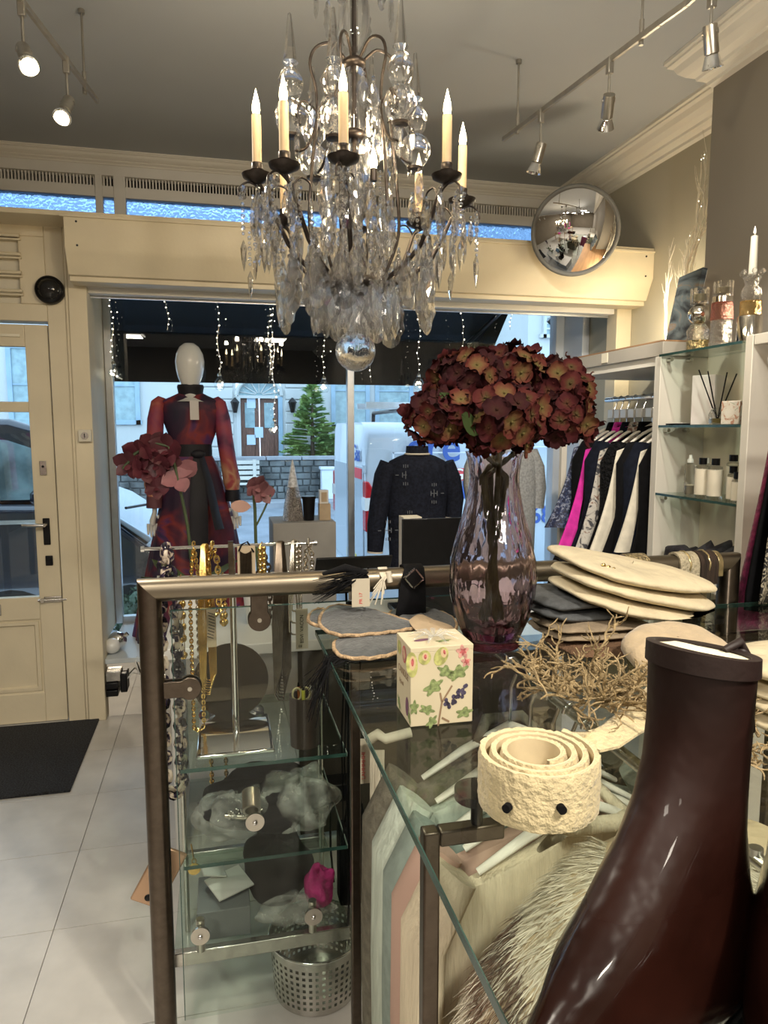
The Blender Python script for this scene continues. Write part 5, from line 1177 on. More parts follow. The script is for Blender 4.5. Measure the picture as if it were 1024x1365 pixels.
def chain(name, label, cat, x, y, ztop, drop, w, mat, link=.012, wire=.003, n=None, grp=None, sway=.0, loop=True):
    """a doubled chain over a bar: links along two hanging strands joined by a curve"""
    t = thing(name, label, cat, (x, y, ztop), grp)
    pts = []
    N = max(8, int(drop / (link * .78)))
    for k in range(N + 1): pts.append(Vector((x - w * math.sin(PI * .5 * min(1, k / N * 3)), y - .012, ztop - drop * k / N)))
    q = [Vector((x + w * math.sin(PI * .5 * min(1, (N - k) / N * 3)), y + .006, ztop - drop * (N - k) / N)) for k in range(N + 1)]
    mid = [Vector((x - w + 2 * w * s, y, ztop - drop - w * math.sin(PI * s))) for s in (.25, .5, .75)]
    path = pts + (mid if loop else []) + q
    b = B(True)
    for k in range(len(path) - 1):
        p = (path[k] + path[k + 1]) / 2; d = (path[k + 1] - path[k]).normalized(); s = d.cross(Y3 if k % 2 else X3)
        if s.length < .05: s = d.cross(X3)
        s.normalize(); h = link * .62
        b.tube([p + d * h * math.cos(a) + s * h * .62 * math.sin(a) for a in [2 * PI * i / 8 for i in range(8)]], wire, 5, closed=True)
    b.build('links', mat, t)
    b = B(True); b.tube([(x - w * .3, y - .012, ztop), (x - w * .2, y - .006, ztop + .011), (x, y, ztop + .013), (x + w * .2, y + .006, ztop + .011), (x + w * .3, y + .008, ztop)], wire * 1.2, 6); b.build('top_loop', mat, t)
    return t
def bx(px, Y=None): return onY(px, 728, YN_ if Y is None else Y).x
chain('chunky_chain', 'black and cream tortoise chunky chain hanging at the left end of the bar', 'necklace', bx(222), YN_ - .02, zb1, .60, .018, 'torto', .030, .0062)
def cords(name, label, x, y, ztop, drop, n, spread, mat, r_=.0016, low=.02, seed=0, top=.012):
    t = thing(name, label, 'necklace', (x, y, ztop)); rng = random.Random(seed); b = B(True)
    for k in range(n):
        o_ = (k - (n - 1) / 2) * spread; dr = drop - low * k
        b.tube([(x + o_ * .4 - .004, y - .008, ztop + .006), (x + o_ - .010, y - .012, ztop - dr * .5), (x + o_ * .6 - .012, y - .010, ztop - dr * .95), (x + o_ * .3 - .007, y - .006, ztop - dr + .003), (x + o_ * .3 + .005, y - .003, ztop - dr), (x + o_ * .6 + .013, y, ztop - dr * .95), (x + o_ + .010, y + .008, ztop - dr * .5), (x + o_ * .4 + .004, y + .008, ztop + .006), (x + o_ * .4, y, ztop + .009)], r_, 6, closed=True)
    b.build('strands', mat, t); return t
def beads(name, label, x, y, ztop, drop, mat, r_, pitch, w=.012):
    t = thing(name, label, 'necklace', (x, y, ztop)); b = B(True); N = int(drop / pitch)
    for k in range(N):
        for s in (-1, 1): b.ball((x + s * w, y - .01 * (s < 0) + .006, ztop - .01 - pitch * k), r_, 10, .8, .8, 1.2)
    for s in (-.5, 0, .5): b.ball((x + s * w * 1.6, y, ztop - drop - .006 + abs(s) * .008), r_, 10)
    b.build('beads', mat, t)
    B(True).tube([(x - w, y - .004, ztop - drop), (x - w, y - .006, ztop), (x, y, ztop + .008), (x + w, y + .006, ztop), (x + w, y + .006, ztop - drop)], .0012, 5).build('cord', mat, t); return t
beads('gold_bean_necklace', 'gold bean beads hanging just right of the tortoise chain', bx(238), YN_ + .06, zb2, .20, 'gold', .0085, .030, .003)
cords('gold_strand_necklace', 'bundle of fine gold strands hanging long in front of the round mirror', bx(273), YN_ - .012, zb1, .37, 7, .0035, 'gold', .0016, .006, 3)
chain('gold_link_necklace', 'curly gold link necklace with kraft card left of the round mirror', 'necklace', bx(283), YN_, zb1, .16, .012, 'gold', .016, .0024)
beads('pearl_bead_necklace', 'grey pearl beads left of the fine gold strands', bx(262), YN_ + .06, zb2, .21, 'silv', .008, .018, .003)
beads('bronze_bead_necklace', 'bronze bean beads right of the kraft card', bx(296), YN_ + .06, zb2, .12, 'gold', .0085, .024, .004)
chain('fine_gold_chain', 'fine gold chain hanging lowest behind the shelf left', 'necklace', bx(258), YN_ + .01, zb1, .46, .012, 'gold', .010, .0018)
t = thing('dark_ribbon', 'dark flat ribbon hanging over the bar left of the pole', 'ribbon', (bx(307), YN_, zb1)); B().bb(bx(304), bx(311), YN_ - .010, YN_ - .006, zb1 - .10, zb1 + .012).build('band', 'darkm', t); B().bb(bx(304), bx(311), YN_ - .010, YN_ + .008, zb1 + .008, zb1 + .012).build('fold', 'darkm', t)
t = thing('comb_fringe', 'dark beaded fringe pendant on card in the middle of the bar', 'necklace', (bx(328), YN_, zb1)); b = B(True)
for k in range(12): b.tube([(bx(320) + k * .0024, YN_ - .012, zb1 - .012 - .006 * math.sin(k * .3)), (bx(320) + k * .0024, YN_ - .013, zb1 - .075)], .0010, 5)
b.build('fringe', 'darkm', t); B(True).tube([(bx(318), YN_ - .012, zb1 - .012), (bx(322), YN_ - .01, zb1 + .004), (bx(330), YN_, zb1 + .009), (bx(338), YN_ - .012, zb1 - .016)], .0022, 6).build('cord', 'blackm', t); B().bb(bx(316), bx(340), YN_ - .009, YN_ - .007, zb1 - .09, zb1 + .0).build('backing_card', 'cardk', t)
beads('gold_nugget_necklace', 'gold nugget beads right of the dark fringe pendant', bx(349), YN_ - .004, zb1, .13, 'gold', .0075, .014, .005)
chain('bronze_chain', 'dark bronze curb chain hanging behind the clamp plate', 'necklace', bx(352), YN_ + .03, zb1 - .03, .16, .014, 'darkm', .016, .0028)
cords('silver_cord_necklace', 'thick bundle of dark silver cords hanging low at the right of the bar', bx(373), YN_ - .014, zb1, .40, 9, .0034, 'darkm', .0020, .008, 5)
cords('grey_loop_necklace', 'pale grey looped cord necklace beside the white printed tag', bx(392), YN_, zb1, .235, 3, .006, 'silv', .0024, .03, 6)
beads('silver_bead_necklace', 'small silver beads at the right end of the bar', bx(398), YN_, zb1, .10, 'silv', .006, .013, .005)
chain('gold_silver_chain', 'mixed pale gold chain at the far right of the bar', 'necklace', bx(411), YN_ - .006, zb1, .10, .009, 'silv', .013, .0022)
def card(name, label, p0, p1, Y, mat, txt=None, tm='blackm', size=.012, parent=None):
    a = onY(*p0, Y); c = onY(*p1, Y)
    t = thing(name, label, 'tag', ((a.x + c.x) / 2, Y, c.z)); B().bb(a.x, c.x, Y - .001, Y + .001, c.z, a.z).build('card', mat, t)
    for (s, fx_, fz_, rot_, sz) in (txt or []):
        text('print', s, tm, sz, (a.x + (c.x - a.x) * fx_, Y - .0015, c.z + (a.z - c.z) * fz_), Matrix.Rotation(PI / 2, 3, 'X') @ Matrix.Rotation(rot_, 3, 'Z'), t, .0002)
    B(True).tube([((a.x + c.x) / 2, Y, a.z - .004), ((a.x + c.x) / 2 + .001, Y - .001, a.z + .03)], .0006, 4).build('string', 'blackm', t); return t
tagm = M('tag_card', (.55, .49, .38), .8)
card('printed_tag', 'pale tag with vertical black lettering at the right of the necklaces', (394, 812), (411, 864), YN_ - .025, tagm, [('BSVI  VACCN', .62, .14, PI / 2, .0125), ('E8', .2, .04, 0, .009)])
t = card('kraft_card', 'kraft card with dark comb print hanging beside the gold links', (275, 812), (289, 862), YN_ - .03, 'cardk')
b = B(); 
for k in range(9): 
    p = onY(278 + 4 * math.sin(k * .5) * .3, 818 + k * 4, YN_ - .0312); b.box((p.x + .006, YN_ - .0313, p.z), (.016, .0004, .0016), Matrix.Rotation(.4, 3, 'Y'))
b.build('comb_print', 'blackm', t)
# ---- round mirror and pen pot on the upper shelf
pm_ = onY(308, 908, 1.95); t = thing('round_mirror', 'round dark vanity mirror standing on the upper glass shelf', 'mirror', (pm_.x, 1.96, .706))
rr_ = onY(358, 908, 1.95).x - pm_.x
RXm = Matrix.Rotation(PI / 2 - .12, 3, 'X')
B(True).lathe([(.0001, 0), (rr_, 0), (rr_, .008), (.0001, .008)], (pm_.x, 1.96, pm_.z), 48, RXm).build('glass_disc', M('smoked_mirror', (.16, .13, .10), .03, 1, noise=(2, .2)), t)
B(True).cyl((pm_.x, 1.966, .706), (pm_.x, 1.966, pm_.z - rr_ + .01), .012, n=14).build('neck', 'steel', t)
B(True).lathe([(.0001, 0), (.09, 0), (.09, .008), (.02, .014), (.0001, .014)], (pm_.x, 1.966, .706), 32).build('foot', 'chrome', t)
pp = onY(407, 1004, 1.735); t = thing('pen_pot', 'dark brown leather pen pot on the upper glass shelf', 'pot', (pp.x, 1.735, .706))
h_ = onY(407, 926, 1.735).z - .706
B(True).lathe([(.0001, 0), (.037, 0), (.039, h_), (.035, h_), (.033, .006), (.0001, .006)], (pp.x, 1.735, .706), 28).build('cylinder', M('brown_leather_pot', (.045, .03, .025), .5, noise=(12, .2)), t)
pens = [('brown_pen', 'brown marker pen in the leather pot', (.30, .10, .03), -.012, .012), ('white_pen', 'white pen leaning in the leather pot', (.6, .58, .52), .018, .01), ('black_pen', 'black pen in the leather pot', (.02, .02, .02), .022, -.01), ('yellow_pen', 'yellow green highlighter in the leather pot', (.5, .5, .05), -.004, -.016)]
for nm, lb, c_, dx, dy in pens:
    t = thing(nm, lb, 'pen', (pp.x + dx * .5, 1.735 + dy * .5, .713)); mm = M(nm, c_, .4)
    B(True).cyl((pp.x + dx * .4, 1.735 + dy * .4, .713), (pp.x + dx * 1.1, 1.735 + dy, .713 + h_ + .012), .0048, n=10).build('barrel', mm, t); B(True).cyl((pp.x + dx * 1.1, 1.735 + dy, .713 + h_ + .012), (pp.x + dx * 1.16, 1.735 + dy * 1.05, .713 + h_ + .022), .004, .0015, n=10).build('tip', 'blackm', t)

t = thing('scissors', 'scissors with pale loop handles in the leather pot', 'scissors', (pp.x - .01, 1.715, .713))
B().box((pp.x - .005, 1.735, .76), (.012, .003, .09)).build('blade', 'steel', t)
for s in (-1, 1): B(True).tube([(pp.x - .008 + s * .011 + .011 * math.cos(a), 1.735, .713 + h_ - .004 + .016 * math.sin(a)) for a in [2 * PI * i / 16 for i in range(16)]], .003, 6, closed=True).build('handle', M('yellow_handle', (.5, .45, .25), .4), t)
# clear tray (shiny lump) and items on lower shelves
m['foil'] = M('clear_film', (.6, .6, .56), .10, .0, noise=(20, .4), bump=(25, .9, .02), alpha=.32)
t = thing('acrylic_block', 'clear mirrored display block at the front of the upper shelf', 'display block', (0, 1.80, .706)); a = onY(262, 1010, 1.70); c = onY(372, 1010, 1.70); B().bb(a.x, c.x - .01, 1.70, 1.93, .706, .716).build('tray', 'chrome', t, bev=.003)
b = B(True); b.grid(lambda u, v: (a.x + .01 + (c.x - a.x - .03) * u, 1.705 + .2 * v, .717 + .022 * math.sin(PI * v)), 14, 10); b.build('mirror_sheet', 'chrome', t)
def lump(name, label, cat, c, d, mat, seed=0, amp=.18, fr=3, part='folds', parent=None):
    rng = random.Random(seed); ph = [rng.random() * 6 for _ in range(6)]
    t = thing(name, label, cat, (c[0], c[1], c[2] - d[2])) if parent is None else parent
    def fn(u, v):
        a = 2 * PI * u; e = PI * v - PI / 2; n_ = 1 + amp * (math.sin(fr * a + ph[0] + 3 * e) * .5 + math.sin(2 * fr * a + ph[1]) * .25 + math.sin(5 * e + ph[2] + a) * .3)
        ce = max(1e-4, math.cos(e)) ** .6
        z = math.copysign(abs(math.sin(e)) ** .8, math.sin(e)) * d[2]
        return (c[0] + d[0] * ce * n_ * math.cos(a), c[1] + d[1] * ce * n_ * math.sin(a), c[2] + (z * n_ if z > 0 else z))
    b = B(True); b.grid(fn, 36, 18, True); b.build(part, mat, t); return t
z2_ = .463
t = thing('bagged_jewellery', 'clear plastic bags of dark jewellery lying on the middle glass shelf', 'bags', (.1, 1.85, z2_))
lump('', '', '', (.10, 1.86, z2_ + .045), (.17, .14, .045), 'blackm', 3, .25, 3, 'dark_pouch', t); lump('', '', '', (.19, 1.80, z2_ + .06), (.09, .10, .06), 'foil', 4, .3, 4, 'film', t)
lump('', '', '', (.02, 1.78, z2_ + .05), (.09, .07, .05), 'foil', 7, .3, 4, 'film', t)
c_ = onY(325, 1082, 1.72); t = thing('diamante_cuff', 'sparkling silver cuff on top of the dark pouch on the middle shelf', 'bracelet', (c_.x, 1.72, c_.z)); b = B(True); rng = random.Random(4)
for k in range(60): b.ball((c_.x - .04 + .08 * rng.random(), 1.71 + .02 * rng.random(), c_.z - .012 + .02 * rng.random()), .0035, 6)
b.build('stones', 'chrome', t); b = B(True); b.tube([(c_.x - .045, 1.73, c_.z - .01), (c_.x, 1.715, c_.z - .012), (c_.x + .045, 1.73, c_.z - .006)], .008, 8); b.build('band', 'silv', t)
# gold coins bits beneath upper shelf
chain('gold_bracelet', 'gold curb bracelet lying on the middle shelf at the back', 'bracelet', -.02, 1.98, z2_ + .20, .18, .02, 'gold', .012, .0024)
# bottom shelf contents
z3_ = .234
t = thing('box_stack', 'dark jewellery boxes and white lids on the lowest glass shelf', 'boxes', (.0, 1.85, z3_))
B().bb(-.08, .05, 1.70, 1.85, z3_, z3_ + .075).build('grey_box', M('grey_box_card', (.16, .17, .17), .6), t, bev=.002); B().box((.0, 1.77, z3_ + .10), (.10, .08, .004), rotz(.5) @ Matrix.Rotation(.2, 3, 'X')).build('white_lid', 'cardw', t); B().box((-.04, 1.80, z3_ + .12), (.06, .05, .004), rotz(.2) @ Matrix.Rotation(.3, 3, 'Y')).build('white_lid', 'cardw', t)
t = lump('dark_pouch', 'large dark brown pouch on the lowest glass shelf', 'pouch', (.13, 1.85, z3_ + .08), (.09, .10, .08), M('dark_pouch_cloth', (.025, .02, .018), .9, noise=(20, .3)), 9, .15)
t = thing('plastic_bags', 'crumpled clear plastic bags in front of the dark pouch', 'bags', (.16, 1.72, z3_)); lump('', '', '', (.17, 1.73, z3_ + .03), (.09, .045, .03), 'foil', 12, .3, 5, 'film', t)
c_ = onY(427, 1185, 1.72); t = lump('pink_scarf', 'crumpled bright pink scarf at the right end of the lowest shelf', 'scarf', (c_.x, 1.73, c_.z), (.036, .035, .05), M('bright_pink_cloth', (.42, .02, .16), .8, noise=(30, .3), bump=(40, .6, .02)), 14, .35, 3)
# ---- phone case on the chain, charm
t = thing('phone_case', 'rose gold phone case hanging from the chunky chain beside the left post', 'phone case', (-.17, 1.70, .42))
a = onY(212, 1168, 1.70); Rp = Matrix.Rotation(.55, 3, 'Y'); 
B().box(a, (.075, .010, .15), Matrix.Rotation(.50, 3, 'Y')).build('shell', M('rose_gold', (.52, .34, .22), .25, .6, noise=(3, .05)), t, bev=.004)
q = a + Matrix.Rotation(.50, 3, 'Y') @ Vector((.0, -.006, -.055)); B(True).ball(q, .009, 12, 1, .3, 1).build('lens', 'black', t)
a = onY(259, 1158, 1.71); t = thing('coin_charm', 'round gold coin charm hanging under the chunky chain', 'charm', tuple(a)); B(True).lathe([(.0001, 0), (.015, 0), (.015, .003), (.0001, .003)], (a.x, 1.71, a.z), 24, Matrix.Rotation(PI / 2, 3, 'X')).build('coin', 'gold', t); B(True).tube([(a.x + .005 * math.cos(k), 1.709, a.z + .02 + .007 * math.sin(k)) for k in [2 * PI * i / 12 for i in range(12)]], .0018, 6, closed=True).build('ring', 'gold', t); B(True).tube([(a.x, 1.709, a.z + .025), (a.x - .006, 1.72, a.z + .06)], .002, 6).build('link', 'gold', t)
# ---- things hanging from the rail next to the glass top
m['fringe'] = M('black_fringe', (.004, .004, .005), .8, noise=(30, .3), spec=.2); m['cream_f'] = M('cream_fringe', (.66, .60, .48), .8)
def fringe(name, label, cat, p0, p1, drop, n, mat, Y, jit=.02, seed=0, r_=.0012, lay=0):
    t = thing(name, label, cat, tuple((Vector(p0) + Vector(p1)) / 2)); rng = random.Random(seed); b = B(True)
    for k in range(n):
        q = Vector(p0).lerp(Vector(p1), k / max(1, n - 1)); d = drop * rng.uniform(.75, 1)
        b.tube([q, q + Vector((rng.uniform(-jit, jit) * .5, rng.uniform(-jit, jit) * .5, -d * .5)), q + Vector((rng.uniform(-jit, jit), rng.uniform(-jit, jit), -d))], [r_, r_, r_ * .7], 5)
    b.build('strands', mat, t); return t, b
t = thing('feather_clip', 'black feather fringe lying over the metal rail beside the cream tassel', 'fringe', tuple(onY(455, 775, YR))); b = B(True); rng = random.Random(6)
for k in range(60):
    a0 = onY(486 + rng.uniform(-6, 6), 766 + rng.uniform(-4, 5), YR - .035); L = rng.uniform(30, 70)
    e = onY(486 - L, 772 + rng.uniform(0, 34) * L / 60, YR - .05 - rng.random() * .03); mid = a0.lerp(e, .5) + Vector((0, -.01, .008 * rng.random()))
    b.tube([a0, mid, e], [.0014, .0012, .0005], 4)
b.tube([onY(430, 765, YR - .04), onY(460, 757, YR - .036), onY(488, 764, YR - .034)], [.004, .010, .008], 8); b.build('feathers', 'fringe', t)
t = thing('cream_tassel', 'cream cord tassel looped over the metal rail beside the dark tag', 'tassel', tuple(onY(512, 765, YR))); b = B(True)
for k in range(12):
    dx = k * .0012; top = Vector((onY(515, 760, YR).x - dx * 1.5, YR, ZR_ + .0275)); e = onY(492 + k * 2.0, 806 - (k % 4) * 7, YR - .045)
    b.tube([top + Y3 * .028 - Z3 * .03, top, top - Y3 * .026 - Z3 * .012, top.lerp(e, .5) - Y3 * .02, e], .0015, 5)
b.tube([onY(518, 762, YR - .028), onY(520, 776, YR - .030)], .007, 8); b.build('cords', 'cream_f', t)
card('swing_tag', 'kraft swing tag with small red lettering in front of the metal rail', (469, 772), (493, 808), YR - .06, tagm, [('PR 17', .58, .1, PI / 2, .011)], 'vred')
t = thing('buckle_scarf', 'black velvet band with diamond shaped silver buckle over the metal rail', 'belt', tuple(onY(548, 780, YR))); 
a = onY(536, 760, YR); c = onY(562, 760, YR)
b = B(True); path = [(YR + .033, ZR_ - .10), (YR + .031, ZR_), (YR + .02, ZR_ + .025), (YR, ZR_ + .031), (YR - .02, ZR_ + .025), (YR - .031, ZR_), (YR - .036, ZR_ - .05), (YR - .038, ZR_ - .105)]
xs_ = lambda k: (a.x + (.0 if k < 5 else -.010 * (k - 4)), c.x)
vs = []
for k, (y, z) in enumerate(path): l, r2 = xs_(k); vs += [(l, y, z), (r2, y, z), (r2, y - .003 if k > 3 else y + .003, z + .002), (l, y - .003 if k > 3 else y + .003, z + .002)]
b.add(vs, [(k * 4 + j, k * 4 + (j + 1) % 4, (k + 1) * 4 + (j + 1) % 4, (k + 1) * 4 + j) for k in range(len(path) - 1) for j in range(4)] + [(3, 2, 1, 0), tuple(len(vs) - 4 + j for j in range(4))]); b.build('band', 'blackm', t)
cb = onY(552, 771, YR - .046); Rb = Matrix.Rotation(PI / 4 + .1, 3, 'Y')
b = B()
for s in (-1, 1): b.box(cb + Rb @ Vector((s * .0165, 0, 0)), (.0035, .006, .0365), Rb); b.box(cb + Rb @ Vector((0, 0, s * .0165)), (.0365, .006, .0035), Rb)
b.build('buckle', 'chrome', t); B().box(cb, (.030, .004, .030), Rb).build('buckle_plate', 'black', t)
# belts wrapped over the right part of the rail
m['goldmesh'] = M('gold_mesh', (.42, .34, .20), .35, .8, noise=(160, .5), bump=(200, .9, .01)); m['purple'] = M('purple_suede', (.05, .03, .07), .85, noise=(40, .2)); m['brownf'] = M('dark_brown_fringe', (.03, .018, .012), .85, noise=(120, .5), bump=(150, .8), stretch=(1, .1, .1)); m['ocre'] = M('ochre_weave', (.30, .23, .11), .7, noise=(90, .3), bump=(120, .6)); m['beigew'] = M('beige_lace', (.46, .40, .28), .8, noise=(120, .2), bump=(140, .8)); m['goldb'] = M('pale_gold_band', (.58, .47, .26), .3, .9, noise=(60, .2))
def wrap(name, label, px0, px1, mat, th=.006, hang=.0, cat='belt', back=.12, tilt=0, extra=None):
    y_ = YR; a = onY(px0, 765, y_).x; c = onY(px1, 765, y_).x
    t = thing(name, label, cat, ((a + c) / 2, YR, ZR_)); ro = .0268
    pts = [(ro, -back)] + [(ro * math.cos(q), ro * math.sin(q)) for q in [PI * i / 14 for i in range(15)]] + [(-ro, -max(.028, hang))]
    vs = []
    for k, (y, z) in enumerate(pts):
        f = 1 + th / ro if 0 < k < 16 else 1
        yo = y + math.copysign(th, y) if k in (0, 16) else y * f; zo = z if k in (0, 16) else z * f
        sh_ = tilt * (z + .03)
        vs += [(a + sh_, YR + y, ZR_ + z), (c + sh_, YR + y, ZR_ + z), (c + sh_, YR + yo, ZR_ + zo), (a + sh_, YR + yo, ZR_ + zo)]
    b = B(True); b.add(vs, [(k * 4 + j, k * 4 + (j + 1) % 4, (k + 1) * 4 + (j + 1) % 4, (k + 1) * 4 + j) for k in range(len(pts) - 1) for j in range(4)] + [(3, 2, 1, 0), tuple(len(vs) - 4 + j for j in range(4))])
    b.build('strap', mat, t, bev=.001)
    if extra: B(True).tube([((a + c) / 2 + .002 * math.sin(q * 9), YR + (ro + th) * math.cos(q), ZR_ + (ro + th) * math.sin(q)) for q in [PI * 2 * i / 24 for i in range(24)]], .003, 6, closed=True).build('cord_edge', extra, t)
    return t
wrap('black_ribbon_belt', 'narrow black ribbon belt over the rail right of the vase', 738, 761, 'blackm', .003, .05, tilt=.2)
wrap('pale_gold_belt', 'pale gold shiny belt over the rail, first right of the black ribbon', 767, 786, 'goldb', .004)
wrap('ochre_belt', 'ochre woven belt over the rail between gold and purple ones', 792, 815, 'ocre', .006)
wrap('purple_belt', 'dark purple suede belt over the rail', 816, 832, 'purple', .005)
wrap('mesh_belt', 'gold mesh belt with glitter over the rail', 834, 861, 'goldmesh', .008, .048, tilt=-.15, back=.3)
wrap('beige_belt', 'beige lace belt over the rail near its right end', 897, 922, 'beigew', .007, .03, back=.35, extra='goldb')
wrap('brown_belt', 'dark brown fringed belt beside the right post', 923, 946, 'brownf', .008, .05, back=.36, extra='goldb')
wrap('gold_cord_belt', 'thin gold cord belt nearest the right post', 947, 953, 'goldb', .006, .03, back=.3)
card('belt_label', 'dark printed label hanging behind the right glass pane', (938, 800), (953, 835), YR + .05, M('olive_label', (.16, .14, .09), .7))
# long black tassels and cable beneath the glass, white fringed scarf, dark box, tag
YT_ = 1.60
p0 = onY(455, 900, YT_ + .08); p1 = onY(474, 900, YT_ + .08)
t, b = fringe('black_tassel', 'long black cord tassel hanging from the rail down past the shelves', 'tassel', onY(462, 800, YR + .06), onY(474, 800, YR + .06), .92, 16, 'fringe', 0, .03, 3, .0022)
B(True).tube([onY(462, 800, YR + .06) + Z3 * -.004, Vector((onY(465, 800, YR).x, YR + .045, ZR_ + .012)), Vector((onY(466, 800, YR).x, YR, ZR_ + .030)), Vector((onY(466, 800, YR).x, YR - .032, ZR_ - .01))], .003, 6).build('hanging_loop', 'fringe', t)
t, b = fringe('white_fringe_scarf', 'white fringed scarf ends hanging under the counter edge', 'scarf', onY(494, 1000, 1.55), onY(512, 1000, 1.52), .62, 26, 'cream_f', 0, .02, 9, .0014)
a = onY(494, 985, 1.535); c = onY(514, 985, 1.51); B(True).tube([a, a.lerp(c, .5) + Z3 * .012, c, c + Vector((.06, .0, .01))], .012, 8).build('scarf_roll', 'cream_f', t)
card('red_print_tag', 'tag with vertical red lettering hanging beside the long black tassel', (472, 986), (496, 1043), YR - .03, tagm, [('LAHHHHHI', .62, .10, PI / 2, .0135)], 'vred')
t = thing('router_box', 'black electronic box with a blue light under the cash desk', 'electronics', (.42, 2.2, .001)); 
a = onY(468, 1075, 2.05); B().bb(.30, .40, 2.16, 2.24, .30, .36).build('body', 'black', t, bev=.004); B(True).ball((.385, 2.158, .335), .004, 8).build('blue_led', M('blue_led', (.1, .2, .9), .4, emit=((.1, .2, 1), 8)), t); B(True).tube([(.33, 2.2, .30), (.33, 2.2, .12), (.34, 2.2, .001)], .004, 6).build('cable', 'black', t)
t = thing('black_bag', 'black cloth bag hanging under the counter right of the glass shelves', 'bag', (.34, 1.78, .35))
a = onY(452, 1105, 1.8); c = onY(498, 1200, 1.8); B().bb(a.x, c.x, 1.79, 1.85, c.z, a.z).build('body', 'blackm', t, bev=.008)
for s in (.012, -.012): B(True).tube([(a.x + .02, 1.82 + s, a.z - .01), (a.x + .03, 1.82 + s, a.z + .06), (c.x - .03, 1.82 + s, a.z + .06), (c.x - .02, 1.82 + s, a.z - .01)], .003, 6).build('handle', 'blackm', t)
B(True).tube([(a.x + .045, 1.82, a.z + .06), (a.x + .045, 1.76, .95), (a.x + .045, YR, ZR_ + .03)], .0018, 5).build('hanging_cord', 'blackm', t)
# ================================================================== ON THE COUNTER TOP
# ---- vase
vb = onZ(662, 868, ZG); VCX, VCY = vb.x, vb.y + .03
def volglass(name, col, dens, bumps, stretch, ior=1.45, clear=0.):
    g = glass(name, (.98, .97, .98), 0, ior, bumps, stretch, clear); nt = g.node_tree; v = nt.nodes.new('ShaderNodeVolumeAbsorption'); v.inputs[0].default_value = (*col, 1); v.inputs[1].default_value = dens
    nt.links.new(v.outputs[0], nt.nodes['Material Output'].inputs['Volume']); return g
m['amethyst'] = volglass('amethyst_glass', (.66, .34, .46), 42, (26, .55), (1, 1, .35))
vz = lambda py: onY(663, py, VCY).z
outer = [(.050, 0), (.060, .006), (.056, .014), (.062, .03), (.078, .07), (.088, .115), (.0905, .15), (.087, .19), (.076, .235), (.062, .285), (.053, .33), (.050, .36), (.054, .395), (.060, .412)]
inner = [(.056, .412), (.0505, .395), (.0465, .36), (.049, .33), (.058, .285), (.071, .235), (.081, .19), (.083, .15), (.079, .115), (.066, .075), (.045, .045), (.0001, .036)]
def ribbed(prof, n=96, k=16, amp=.020):
    vs = []
    for i, (r_, z) in enumerate(prof):
        for j in range(n):
            a = 2 * PI * j / n; q = r_ * (1 + amp * math.cos(k * a + 5 * math.sin(z * 26)) + .010 * math.sin(z * 60 + 3 * a)) if .03 < z < .40 else r_
            vs.append((VCX + q * math.cos(a), VCY + q * math.sin(a), ZG + .001 + z))
    return vs
pr = [(.0001, 0)] + outer + inner; nn = 96; vs = ribbed(pr)
b = B(True); b.add(vs, [(i * nn + j, i * nn + (j + 1) % nn, (i + 1) * nn + (j + 1) % nn, (i + 1) * nn + j) for i in range(len(pr) - 1) for j in range(nn)])
tag(b.build('glass_vase', 'amethyst'), 'tall amethyst rippled glass vase of hydrangeas on the glass counter', 'vase')
# ---- hydrangeas
def radial(name, c_in, c_mid, c_out, r0):
    c_in, c_mid, c_out = [tuple(q * .8 for q in c) for c in (c_in, c_mid, c_out)]
    mm = bpy.data.materials.new(name); mm.use_nodes = True; nt = mm.node_tree; p = nt.nodes['Principled BSDF']
    tc = nt.nodes.new('ShaderNodeTexCoord'); ln = nt.nodes.new('ShaderNodeVectorMath'); ln.operation = 'LENGTH'; mt_ = nt.nodes.new('ShaderNodeMath'); mt_.operation = 'MULTIPLY'; mt_.inputs[1].default_value = 1 / r0
    nz = nt.nodes.new('ShaderNodeTexNoise'); nz.inputs['Scale'].default_value = 70; ad = nt.nodes.new('ShaderNodeMath'); ad.operation = 'MULTIPLY_ADD'; ad.inputs[1].default_value = .7; ad.inputs[2].default_value = -.35
    sm = nt.nodes.new('ShaderNodeMath'); r = nt.nodes.new('ShaderNodeValToRGB'); r.color_ramp.elements.new(.5)
    for e, (po, c) in zip(r.color_ramp.elements, ((.12, c_in), (.5, c_mid), (.9, c_out))): e.position = po; e.color = (*c, 1)
    L = nt.links.new; L(tc.outputs['Object'], ln.inputs[0]); L(ln.outputs['Value'], mt_.inputs[0]); L(tc.outputs['Object'], nz.inputs[0]); L(nz.outputs[0], ad.inputs[0]); L(ad.outputs[0], sm.inputs[0]); L(mt_.outputs[0], sm.inputs[1]); L(sm.outputs[0], r.inputs[0]); L(r.outputs[0], p.inputs['Base Color'])
    p.inputs['Roughness'].default_value = .85; p.inputs['Specular IOR Level'].default_value = .2; return mm
FR = .027
fmats = [radial('rust_petal', (.075, .05, .018), (.085, .017, .013), (.065, .008, .009), FR), radial('wine_petal', (.04, .013, .008), (.036, .006, .007), (.026, .004, .006), FR), radial('olive_petal', (.13, .10, .033), (.14, .065, .028), (.10, .019, .014), FR), radial('red_petal', (.07, .027, .012), (.068, .010, .011), (.048, .006, .008), FR)]
fmesh = []
rng = random.Random(12)
